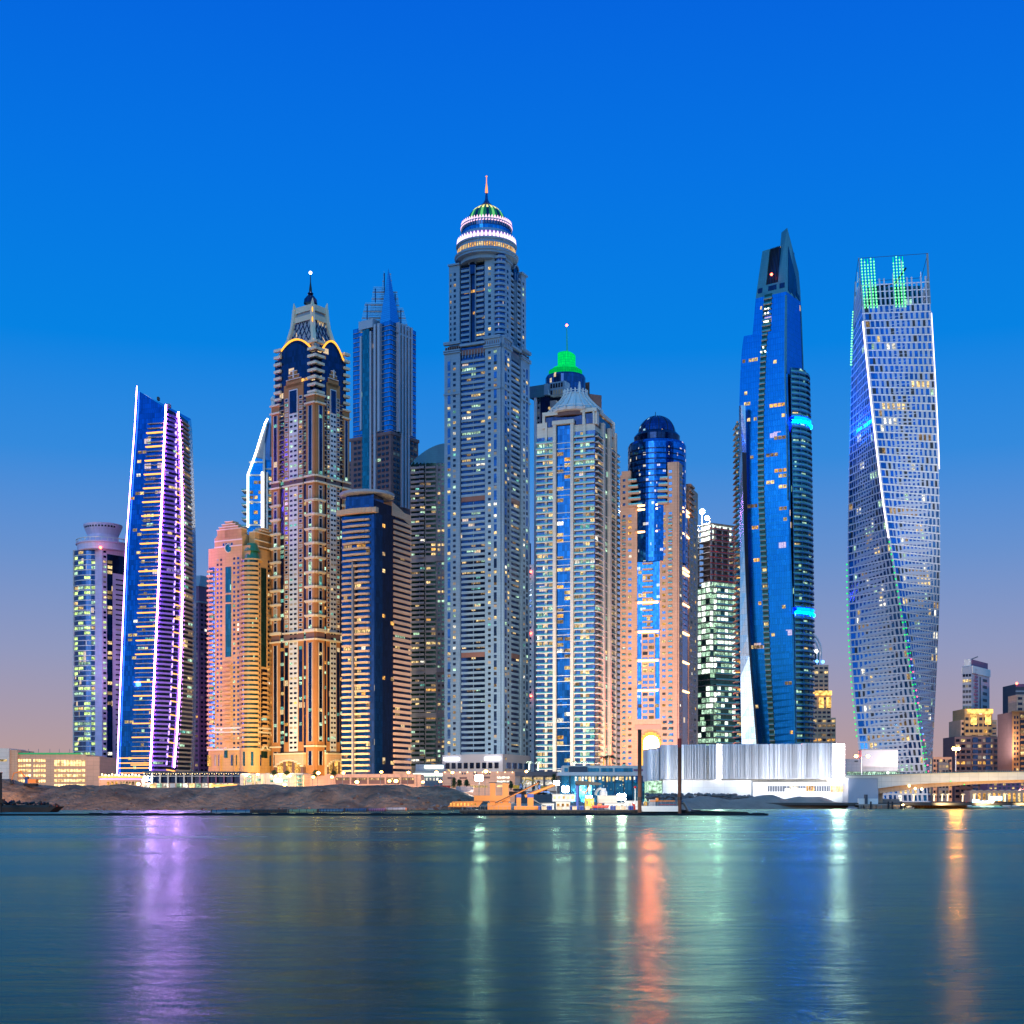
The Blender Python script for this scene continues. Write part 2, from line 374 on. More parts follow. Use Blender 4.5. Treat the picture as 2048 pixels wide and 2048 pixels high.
def pick(lit, pal, dark='g_pane'):
    if random.random() < lit: return random.choice(PAL[pal])
    r = random.random(); return dark if r < .72 else ('curtain' if r < .82 else ('g_dark' if r < .92 else 'shadow_gap'))
def wins(T, f, a, b, z0, z1, pitch, hf=.55, lit=.12, n=1, pal='mix', frame=None, wf=.62, dark='g_pane', d=.08, h0=.25, px=True):
    u0, u1 = (f.U(a), f.U(b)) if px else (a, b); k = max(1, round((z1 - z0) / pitch)); p = (z1 - z0) / k; cw = (u1 - u0) / n
    for j in range(k):
        m0 = pick(lit, pal, dark)
        for i in range(n):
            c = u0 + cw * (i + .5); h = cw * wf / 2; zb = z0 + p * (j + h0); zt = zb + p * hf
            T.add('window', m0 if random.random() < .6 else pick(lit * .6, pal, dark), *fbox(f, c - h, c + h, zb, zt, -.1, d))
            if frame:
                e = .28 / f.W(); T.add('window_frame', frame, *fbox(f, c - h - e, c + h + e, zb - .28, zt + .28, -.1, d - .05))
def strip(T, f, a, b, z0, z1, mat, d=.1, part='glazing', px=True, d0=-.2):
    u0, u1 = (f.U(a), f.U(b)) if px else (a, b); T.add(part, mat, *fbox(f, u0, u1, z0, z1, d0, d))
def lits(T, f, a, b, z0, z1, pitch, n, p, pal='mix', d=.16, hf=.62, h0=.22, px=True, run=.35):
    u0, u1 = (f.U(a), f.U(b)) if px else (a, b); k = max(1, round((z1 - z0) / pitch)); q = (z1 - z0) / k; cw = (u1 - u0) / n
    for j in range(k):
        on = None
        for i in range(n):
            if on and random.random() < run: m = on
            else: m = random.choice(PAL[pal]) if random.random() < p else None
            on = m
            if m: T.add('window', m, *fbox(f, u0 + cw * (i + .08), u0 + cw * (i + .92), z0 + q * (j + h0), z0 + q * (j + h0 + hf), -.1, d))
def balc(T, f, a, b, z0, z1, pitch, out=1.4, mat='slab', railm=None, railh=1.0, th=.35, glassm='g_dark', lit=.1, n=3, pal='mix', px=True, gap=True, skip=()):
    u0, u1 = (f.U(a), f.U(b)) if px else (a, b); k = max(1, round((z1 - z0) / pitch)); p = (z1 - z0) / k
    if glassm: T.add('glazing', glassm, *fbox(f, u0, u1, z0, z1, -.2, .12))
    if lit: lits(T, f, u0, u1, z0, z1, pitch, n, lit, pal, .2, .55, .3, px=False)
    for j in range(k):
        if j in skip: continue
        z = z0 + p * j; g = [fbox(f, u0, u1, z - th, z, .0, out) + (mat,)]
        g.append(fbox(f, u0, u1, z, z + railh, out - .14, out) + (railm or mat,)); T.multi('balcony', g)
def band(T, f, a, b, z, h, out, mat='trim', px=True, part='cornice', e=0):
    u0, u1 = (f.U(a), f.U(b)) if px else (a, b); g = out * e / f.W(z); T.add(part, mat, *fbox(f, u0 - g, u1 + g, z, z + h, -.1, out))
def ledge(T, q, z, h, out, mat='trim', part='cornice'):
    T.add(part, mat, *prism(grow(q, out), z, z + h))
def spot(name, loc, aim, power, col=(1, .62, .28), size=100, parent=None, blend=.8, rad=1.0):
    d = bpy.data.lights.new(name, 'SPOT'); d.energy = power; d.color = col; d.spot_size = radians(size); d.spot_blend = blend; d.shadow_soft_size = rad
    o = bpy.data.objects.new(name, d); COL.objects.link(o); v = np.array(aim, float) - np.array(loc, float)
    o.rotation_euler = (math.atan2(hypot(v[0], v[1]), -v[2]), 0, math.atan2(v[0], -v[1]) )
    from mathutils import Vector
    o.rotation_euler = Vector(v).to_track_quat('-Z', 'Y').to_euler()
    if parent: o.location = (loc[0] - parent.location[0], loc[1] - parent.location[1], loc[2] - parent.location[2]); o.parent = parent
    else: o.location = loc
    return o
GZ = 2.4   # height of the built-up ground above the water
# ================================================================== setting: water and ground
def plain(name, mat, x0, x1, y0, y1, z, kind='structure'):
    T = Thing(name, None, None, (0, 0, 0), None, kind); T.add(name, mat, *prism([(x0, y0), (x1, y0), (x1, y1), (x0, y1)], z - 1, z)); return T
m, N, K = newmat('water')
tc = N('ShaderNodeTexCoord'); mp = N('ShaderNodeMapping'); mp.inputs['Scale'].default_value = (.22, .62, 1); K(tc.outputs['Object'], mp.inputs[0])
n1 = N('ShaderNodeTexNoise'); n1.inputs['Scale'].default_value = 1.4; n1.inputs['Distortion'].default_value = 1.2; n1.inputs['Detail'].default_value = 6; n1.inputs['Roughness'].default_value = .6; K(mp.outputs[0], n1.inputs[0])
mp2 = N('ShaderNodeMapping'); mp2.inputs['Scale'].default_value = (.010, .05, 1); K(tc.outputs['Object'], mp2.inputs[0])
n2 = N('ShaderNodeTexNoise'); n2.inputs['Scale'].default_value = 1; n2.inputs['Detail'].default_value = 3; K(mp2.outputs[0], n2.inputs[0])
bp = N('ShaderNodeBump'); bp.inputs['Strength'].default_value = .34; bp.inputs['Distance'].default_value = .35; K(n1.outputs[0], bp.inputs['Height'])
rg = N('ShaderNodeMapRange'); rg.inputs[1].default_value = .35; rg.inputs[2].default_value = .65; rg.inputs[3].default_value = .17; rg.inputs[4].default_value = .29; K(n2.outputs[0], rg.inputs[0])
df = N('ShaderNodeBsdfDiffuse'); df.inputs[0].default_value = (.003, .05, .026, 1)
gl = N('ShaderNodeBsdfAnisotropic'); gl.inputs['Color'].default_value = (.38, .62, .46, 1); gl.distribution = 'GGX'
K(rg.outputs[0], gl.inputs['Roughness']); K(bp.outputs[0], gl.inputs['Normal'])
fz = N('ShaderNodeFresnel'); fz.inputs[0].default_value = 1.33
mxs = N('ShaderNodeMixShader'); K(fz.outputs[0], mxs.inputs[0]); K(df.outputs[0], mxs.inputs[1]); K(gl.outputs[0], mxs.inputs[2])
o = N('ShaderNodeOutputMaterial'); K(mxs.outputs[0], o.inputs[0])
T = plain('water', 'water', -9000, 9000, -9000, 9000, 0); T.done(True)
wall('sand', (150, 128, 112), None, .95, .3); wall('asphalt', (70, 66, 64), None, .9, .2)
m, N, K = newmat('earth')
tc = N('ShaderNodeTexCoord'); bs = N('ShaderNodeBsdfPrincipled'); o = N('ShaderNodeOutputMaterial'); bs.inputs['Roughness'].default_value = .95
nz = N('ShaderNodeTexNoise'); nz.inputs['Scale'].default_value = .07; nz.inputs['Detail'].default_value = 9; nz.inputs['Roughness'].default_value = .7; nz.inputs['Distortion'].default_value = .8; K(tc.outputs['Object'], nz.inputs[0])
cr = N('ShaderNodeValToRGB'); cr.color_ramp.elements[0].position = .36; cr.color_ramp.elements[0].color = lin(92, 68, 52); cr.color_ramp.elements[1].position = .66; cr.color_ramp.elements[1].color = lin(168, 128, 98)
K(nz.outputs[0], cr.inputs[0]); K(cr.outputs[0], bs.inputs['Base Color'])
bp = N('ShaderNodeBump'); bp.inputs['Distance'].default_value = 2.2; bp.inputs['Strength'].default_value = .9
n3 = N('ShaderNodeTexNoise'); n3.inputs['Scale'].default_value = .5; n3.inputs['Detail'].default_value = 6; K(tc.outputs['Object'], n3.inputs[0]); K(n3.outputs[0], bp.inputs['Height']); K(bp.outputs[0], bs.inputs['Normal'])
K(bs.outputs[0], o.inputs[0])
# land behind the shore; a channel is left open on the right, beneath the bridge
T = plain('ground', 'asphalt', -2400, 205, 560, 5800, GZ); T.add('ground', 'asphalt', *prism([(205, 860), (2400, 860), (2400, 5800), (205, 5800)], GZ - 1, GZ)); T.done(True)

# ================================================================== towers
def tower(name, label, c, group='high-rise towers behind the shore'):
    return Thing(name, label, 'skyscraper', (c[0], c[1], GZ), group)

# ---- slim office tower with banded curved glass and a ringed crown (far left)
c = corner(146, 204, 262, 930, radians(38)); D = 930; cx_, cy_ = (c['L'][0] + c['R'][0]) / 2, (c['L'][1] + c['R'][1]) / 2
T = tower('office_tower', 'leftmost tower, pale lilac with green-lit curved glass bands and a round roof drum', c['N'])
zt = Z(1097, D)
q = [c['L'], c['N'], c['R'], c['B']]
T.add('wall', 'lilac', *prism(q, GZ, zt))
fl, fr = c['fl'], c['fr']
bow = Arc((c['L'][0] + c['N'][0]) / 2 + 3.2, (c['L'][1] + c['N'][1]) / 2 + 9, 14.5, radians(-58), radians(24))
T.add('glazing', 'g_navy', *fbox(bow, 0, 1, GZ, zt, -6, 0))
pt = (zt - GZ) / 50
for j in range(50):
    z = GZ + j * pt; T.add('spandrel', 'white', *fbox(bow, 0, 1, z - .22, z + .22, 0, .35))
    for i in range(4):
        if random.random() < .5: T.add('window', random.choice(PAL['green']), *fbox(bow, .06 + i * .235, .255 + i * .235, z + .7, z + pt - .8, -.1, .12))
T.add('pilaster', 'white', *fbox(bow, -.06, 0, GZ, zt + 1, -6, .6)); T.add('pilaster', 'white', *fbox(bow, 1, 1.12, GZ, zt + 1, -6, .8))
wins(T, fr, 205, 214, GZ, zt, pt, .42, .6, 1, 'green', dark='g_dark')
strip(T, fr, 214, 225, GZ, zt - 3, 'g_blue', .1); lits(T, fr, 214, 225, GZ, zt, pt, 1, .22, 'warm')
strip(T, fr, 225, 262, zt - 15, zt - 3, 'g_navy', .1)
wins(T, fr, 231, 250, GZ, zt - 17, pt, .28, .1, 1, 'green', wf=.95, dark='g_dark')
rc = X(206, 945)
T.add('roof_drum', 'lilac', *lathe(rc, 945, [(16.5, zt), (16.5, zt + 4.2), (17.5, zt + 4.4), (17.5, zt + 5.2), (10.5, zt + 5.4), (10, zt + 11), (11.6, zt + 14.5), (12.6, zt + 17.2), (12.6, zt + 17.9), (9.6, zt + 17.9), (9.6, zt + 13.2), (3, zt + 13)], 40))
for k in range(28): a = 2 * pi * k / 28; T.add('baluster', 'white', *bar((rc + 17 * cos(a), 945 + 17 * sin(a), zt + 5.2), (rc + 17 * cos(a), 945 + 17 * sin(a), zt + 7.2), .22))
T.add('ring_rail', 'white', *lathe(rc, 945, [(17.3, zt + 7.1), (17.3, zt + 7.6), (16.8, zt + 7.6), (16.8, zt + 7.1)], 40, False))
for k in range(12): a = -2.5 + k * .17; T.add('window', 'g_dark', *fbox(Arc(rc, 945, 12.1, -1 + k * .17, -.9 + k * .17), 0, 1, zt + 15.2, zt + 16.8, -.6, .15))
T.add('warning_light', 'beacon', *blob((X(201, 925), 925, Z(1095, 925)), 1.0)) if lamp('beacon', (1, .09, .05), 14, True) else 0
T.done()

# ---- leaning tower edged in violet light
def lofty(rows, D, dl=0.0):
    """rows of (py, px): the plan point at depth D for any height"""
    zs = [Z(r[0], D) for r in rows]; xs = [X(r[1], D) for r in rows]
    def g(z): return (float(np.interp(z, zs[::-1], xs[::-1])), D)
    return g
ys = [600, 778, 850, 1000, 1100, 1200, 1350, 1450, 1540, 1600]
E0 = lofty(list(zip(ys, [282, 275, 271, 260, 253, 249, 243, 239, 236, 234])), 905)
E1 = lofty(list(zip(ys, [345, 335, 331, 325, 321, 317, 310, 306, 302, 299])), 899)
E2 = lofty(list(zip(ys, [340, 353, 361, 366, 367, 366, 362, 357, 349, 346])), 911)
E3 = lofty(list(zip(ys, [362, 371, 377, 382, 385, 385, 385, 384, 380, 378])), 928)
def E4(z): a = E3(z); return (a[0] - 2, 948)
def E5(z): a = E0(z); return (a[0] + 3, 940)
T = Thing('leaning_tower', 'slant-topped blue tower edged in glowing violet lines and crossed by orange bars', 'skyscraper', (E1(GZ)[0], 899, GZ), 'high-rise towers behind the shore')
tops = {0: Z(780, 905), 1: Z(817, 899), 2: Z(829, 911), 3: Z(843, 928), 4: Z(838, 948), 5: Z(800, 940)}
zz = [GZ] + [GZ + (tops[3] - GZ) * i / 14 for i in range(1, 15)]
for i in range(14):
    T.add('wall', 'g_dark', *prism([e(zz[i]) for e in (E0, E1, E2, E3, E4, E5)], zz[i], zz[i + 1], [e(zz[i + 1]) for e in (E0, E1, E2, E3, E4, E5)]))
T.add('wall', 'g_cobalt', *prism([e(zz[14]) for e in (E0, E1, E2, E3, E4, E5)], zz[14], [tops[k] for k in range(6)], [e(zz[14] + 8) for e in (E0, E1, E2, E3, E4, E5)]))
f1, f2, f3 = Face(E0, E1), Face(E1, E2), Face(E2, E3)
wall('violet_glow_slab', (118, 96, 214), None, .6, .1)  # violet glow of the light lines put into the slab colour
strip(T, f1, 0, 1, GZ, tops[3] + .2, 'g_cobalt', .1, px=False); T.add('glazing', 'g_cobalt', *prism([E0(tops[3]), E1(tops[3]), (E1(tops[3])[0], 902), (E0(tops[3])[0], 908)], Z(842, 905), [tops[0], tops[1], tops[1], tops[0]]))
p3 = 27.7 * 900 / F; z = Z(1530, 900); k = 0
led_o = lamp('led_orange', (1, .40, .10), 2.3, False)
while z < Z(850, 900):
    fu = .43 if k else .0
    T.add('light_strip', 'led_orange', *fbox(f1, .42, .98, z - .32, z + .35, .2, 1.7))
    T.add('light_strip', 'led_orange', *fbox(f2, .62, .98, z - 3.2, z - 2.5, .2, 1.6, slope=-2.4))
    for j in (1, 2):
        T.multi('balcony', [fbox(f1, .44, .97, z + p3 * j / 3 - .2, z + p3 * j / 3 + .25, 0, 1.5) + ('slab',)])
    z += p3; k += 1
for j in range(3): T.add('light_strip', 'led_orange', *fbox(f1, .02, .98, Z(1517 + j * 10, 900), Z(1515 + j * 10, 900), .2, 1.2))
lits(T, f1, 0, .43, Z(1540, 900), Z(870, 900), p3 / 3, 3, .07, 'warm', px=False); lits(T, f1, .45, .97, Z(1540, 900), Z(870, 900), p3 / 3, 5, .07, 'mix', px=False)
kz = GZ + 2
while kz < Z(835, 905):
    T.multi('balcony', [fbox(f2, .04, .62, kz, kz + 1.15, 0, 1.0) + ('violet_glow_slab',)]); T.multi('balcony', [fbox(f2, .64, .96, kz, kz + .4, 0, 1.2) + ('violet_glow_slab',)])
    T.multi('balcony', [fbox(f3, .1, 1, kz, kz + 1.1, 0, .8) + ('grey',)]); kz += p3 / 3
lits(T, f2, .05, .95, GZ, Z(880, 905), p3 / 3, 4, .06, 'purple', px=False); lits(T, f3, .1, 1, GZ, Z(880, 905), p3 / 3, 2, .12, 'mix', px=False)
lamp('led_violet', (.74, .24, 1), 78.0, True); lamp('led_violet_soft', (.80, .36, 1), 16.0, True); lamp('led_violet_dim', (.55, .35, 1), 2.6, False)
for e, t0, t1, r in ((E0, GZ + 10, tops[0] + 2, .5), (E1, Z(1540, 899), tops[1] + 2, .66), (E2, Z(1535, 911), tops[2] + 1.5, .6)):
    n = 10
    for i in range(n):
        a, b = t0 + (t1 - t0) * i / n, t0 + (t1 - t0) * (i + 1) / n
        pa, pb = e(a), e(b); T.add('light_strip', 'led_violet_soft' if e is E0 else 'led_violet', *bar((pa[0], pa[1] - 1.6, a), (pb[0], pb[1] - 1.6, b), r * .62, n=6))
for i in range(46):
    z = Z(1530 - i * 15, 905); T.add('light_strip', 'led_violet_dim', *fbox(f2, .60, .632, z, z + 2.7, .2, 1.3))
T.add('roof_crane', 'dark_metal', *box(X(316, 915), X(320, 915), 912, 915, Z(802, 915), Z(796, 915))); T.add('roof_crane', 'grey', *box(X(334, 910), X(341, 910), 908, 912, Z(815, 910), Z(809, 910)))
T.done()
# violet wash from the light lines onto the neighbouring walls
# ---- mauve tower half hidden
c = corner(372, 398, 424, 1050, radians(30)); T = tower('mauve_tower', 'purple stone tower with a hipped roof, half hidden behind the violet-edged leaning tower', c['N'])
T.add('wall', 'mauve', *prism(c['q'], GZ, Z(1172, 1050))); T.add('roof', 'grey_light', *prism(grow(c['q'], .8), Z(1172, 1050), Z(1148, 1050), [((p[0] + c['N'][0]) / 2, (p[1] + c['N'][1]) / 2 + 6) for p in c['q']]))
for f, a, b in ((c['fl'], 374, 397), (c['fr'], 400, 423)):
    wins(T, f, a, b, GZ, Z(1205, 1050), 3.6, .5, .1, 3, 'warm', dark='g_dark'); band(T, f, 0, 1, Z(1205, 1050), 1.2, .6, 'grey_light', px=False)
for z in (Z(1275, 1050), Z(1420, 1050)): ledge(T, c['q'], z, 1.2, .7, 'mauve')
T.done()

# ---- tan stone tower with stepped gables
c = corner(417, 500, 548, 900, radians(27)); D = 900
T = tower('gabled_tower', 'tan stone tower with stepped gables, a round window and curved balconies', c['N'])
fl, fr = c['fl'], c['fr']; zs = Z(1060, D); zb = Z(1545, D); p = 9.55 * D / F
T.add('wall', 'tan', *prism(c['q'], GZ, Z(1090, D)))
# main gable block between the narrower shoulders
L2 = fl.P(fl.U(432), 0, 0)[:2]; R2 = fl.P(fl.U(484), 0, 0)[:2]; dv = np.array(c['B']) - np.array(c['L']); dv = dv / np.linalg.norm(dv)
L2b = (L2[0] + dv[0] * 22, L2[1] + dv[1] * 22); R2b = (R2[0] + dv[0] * 22, R2[1] + dv[1] * 22)
T.add('wall', 'tan', *prism([L2, R2, c['R'], c['B'], L2b], Z(1090, D), Z(1066, D)))
T.add('wall', 'tan', *fbox(fl, fl.U(431), fl.U(486), zb, Z(1070, D), -8, .8))
for a, b, y in ((436, 484, 1064), (440, 478, 1059), (446, 472, 1054), (452, 467, 1049)): T.add('gable', 'tan', *fbox(fl, fl.U(a), fl.U(b), Z(1072, D), Z(y, D + 15), -5, .8)); T.add('cornice', 'trim', *fbox(fl, fl.U(a) - .01, fl.U(b) + .01, Z(y, D + 15), Z(y, D + 15) + .5, -5, 1.2))
for a, b, y in ((508, 548, 1062), (516, 541, 1056), (521, 536, 1051)): T.add('gable', 'tan', *fbox(fr, fr.U(a), fr.U(b), Z(1092, D), Z(y, D), -4, .8)); T.add('cornice', 'trim', *fbox(fr, fr.U(a), fr.U(b), Z(y, D), Z(y, D) + .6, -4, 1.2))
for y in (1078, 1090): band(T, fl, 431, 486, Z(y, D), .7, 1.2); band(T, fr, 508, 548, Z(y, D), .7, 1.2)
for px, n in ((437, 1), (444, 1), (470, 1), (478, 1)): wins(T, fl, px - 3.2, px + 3.2, Z(1500, D), Z(1110, D), p, .5, .06, 1, 'mix', wf=.6, d=.9)
wins(T, fl, 446, 468, Z(1092, D), Z(1078, D), p, .45, 0, 4, d=.9)
strip(T, fl, 452.5, 464, Z(1312, D), Z(1130, D), 'g_teal', .9)
for y in (1186, 1205): band(T, fl, 451, 465, Z(y, D), 1, 1.2, 'tan')
balc(T, fl, 451, 465, Z(1480, D), Z(1318, D), p, 1.9, 'tan', glassm='g_dark', lit=.1, n=1)
ov = fl.P(fl.U(459), 0, .9); T.add('round_window', 'trim', *outline([(ov[0] + 2.5 * cos(a), Z(1093, D) + 3.0 * sin(a)) for a in np.linspace(0, 2 * pi, 21)[:-1]], ov[1] - .5, ov[1] + 2))
T.add('round_window', 'g_teal', *outline([(ov[0] + 2.0 * cos(a), Z(1093, D) + 2.5 * sin(a)) for a in np.linspace(0, 2 * pi, 21)[:-1]], ov[1] - .7, ov[1] + 2))
balc(T, fl, 418, 430, Z(1495, D), Z(1128, D), p, 2.2, 'tan', glassm='g_teal', lit=.1, n=1)
cc = (c['N'][0] + 1.2, D + 3.8); cor = Arc(cc[0] - 1, cc[1] + 1, 6.2, radians(-62), radians(46))
T.add('bay', 'g_green', *fbox(cor, 0, 1, zb, Z(1118, D), -4, .5))
balc(T, cor, 0, 1, Z(1500, D), Z(1120, D), p, 1.7, 'tan', glassm='g_teal', lit=.55, n=4, pal='cool', px=False, railh=1.3)
T.add('bay_roof', 'copper_green', *lathe(cc[0] - 1, cc[1] + 1, [(5.6, Z(1118, D)), (3.8, Z(1101, D)), (5.4, Z(1101, D)), (3.2, Z(1085, D))], 16))
T.add('bay_roof', 'tan', *lathe(cc[0] - 1, cc[1] + 1, [(6.9, Z(1120, D)), (6.9, Z(1117, D))], 20))
strip(T, fr, 522, 532, Z(1330, D), Z(1130, D), 'g_green', .3); balc(T, fr, 522, 534, Z(1500, D), Z(1335, D), p, 1.4, 'tan', lit=.06, n=1)
for px in (513, 518, 537, 543): wins(T, fr, px - 2.4, px + 2.4, Z(1500, D), Z(1110, D), p, .5, .12, 1, 'warm', d=.3)
T.add('wall', 'tan', *fbox(cor, -.06, 1.06, zb, Z(1496, D), -4, 1.4)); wins(T, cor, .12, .88, zb + 3, Z(1500, D), 12, .8, .3, 2, 'warm', None, .3, 'g_teal', 1.5, .1, px=False)
for y in (1500, 1465, 1457): band(T, fl, 417, 500, Z(y, D), 1.2, 1.6, 'trim'); band(T, fr, 508, 548, Z(y, D), 1.2, 1.4, 'trim')
def arch(T, f, uc, hw, z0, zspring, d, mat, trim, part='arch'):
    n = 10; out = []
    for i in range(n): 
        a0, a1 = pi - pi * i / n, pi - pi * (i + 1) / n
        ua, ub = uc + hw * cos(a0), uc + hw * cos(a1); zt = zspring + hw * f.W() * .5 * (sin(a0) + sin(a1)) * .5 * 2
        T.add(part, mat, *fbox(f, min(ua, ub), max(ua, ub), z0, zt, -.1, d))
        if trim: T.add(part + '_trim', trim, *fbox(f, min(ua, ub) - .004, max(ua, ub) + .004, zt, zt + .8, -.1, d + .7))
arch(T, fl, fl.U(454), .035, Z(1515, D), Z(1500, D), 1.4, 'g_teal', 'trim'); arch(T, fr, fr.U(527), .1, Z(1515, D), Z(1500, D), 1.2, 'g_green', 'trim')
for px in (419, 433, 441, 466, 474): wins(T, fl, px - 2.5, px + 2.5, Z(1532, D), Z(1508, D), 20, .9, .3, 1, 'warm', d=1.3, h0=.05)
for px in (512, 518, 540): wins(T, fr, px - 2, px + 2, Z(1532, D), Z(1508, D), 20, .9, .2, 1, 'warm', d=1.3, h0=.05)
for px in (440, 470): T.add('pilaster', 'tan', *fbox(fl, fl.U(px) + .03, fl.U(px) + .05, zb, Z(1508, D), -.1, 2))
T.done()

# ---- sail-shaped tower outlined in white light, behind
D = 1120; T = Thing('sail_tower', 'tower with a curved sail top outlined in white light and a tall pale mast', 'skyscraper', (X(522, D), D, GZ), 'high-rise towers behind the shore')
def ol(px, py): return (X(px, D), Z(py, D))
sail = [(496, 1590), (522, 1590), (526, 950), (528, 905), (535, 838), (532, 845), (523, 872), (513, 905), (504, 930), (496, 950)]
T.add('wall', 'g_tower', *outline([ol(*p) for p in sail][::1], D, D + 30))
T.add('wall', 'g_blue', *box(X(522, D), X(560, D), D + 3, D + 30, GZ, Z(918, D))); T.add('sail_screen', 'grey_light', *outline([ol(*p) for p in [(511, 914), (526, 918), (530, 880), (534, 850), (524, 876)]], D - 1.2, D + 1))
led = [(496.5, 1055), (496.5, 950), (504, 930), (513, 905), (523, 872), (531, 847), (536, 838)]
lamp('led_white', (1, .93, .74), 5, False)
for a, b in zip(led, led[1:]): T.add('light_strip', 'led_white', *bar((X(a[0], D), D - 1.5, Z(a[1], D)), (X(b[0], D), D - 1.5, Z(b[1], D)), .75))
T.add('light_strip', 'led_white', *bar((X(525, D), D - 1.5, Z(1060, D)), (X(525, D), D - 1.5, Z(945, D)), .8))
T.add('pilaster', 'white', *box(X(526, D), X(530, D), D - 1, D + 2, GZ, Z(885, D))); T.add('pilaster', 'white', *box(X(533, D), X(536, D), D - 1, D + 4, GZ, Z(945, D)))
for y in (924, 950, 1004, 1050): T.add('spandrel', 'white', *box(X(498, D), X(526, D), D - .8, D + 1, Z(y + 2, D), Z(y - 1, D)))
fS = Face((X(498, D), D), (X(525, D), D)); lits(T, fS, 0, 1, Z(1060, D), Z(950, D), 3.9, 3, .14, 'warm', px=False)
fS2 = Face((X(536, D), D + 3), (X(556, D), D + 3)); balc(T, fS2, 0, 1, Z(1300, D), Z(950, D), 5.5, 3.5, 'white', 'rail_glass', lit=.8, n=2, px=False, pal='warm')
for i in range(12): y = 980 + i * 14.4; T.multi('balcony', [box(X(483, D), X(496, D), D, D + 12, Z(y, D) - .6, Z(y, D)) + ('white',), box(X(483, D), X(496, D), D - .1, D + .1, Z(y, D), Z(y, D) + 1) + ('rail_glass',)])
T.add('mast', 'white', *lathe(X(541, D), D + 12, [(2.6, Z(905, D)), (1.9, Z(830, D)), (1.5, Z(794, D)), (2.0, Z(792, D)), (2.0, Z(788, D)), (.3, Z(783, D))], 12)); T.add('spandrel', 'white', *box(X(530, D), X(552, D), D + 2, D + 5, Z(938, D), Z(935, D)))
T.done()

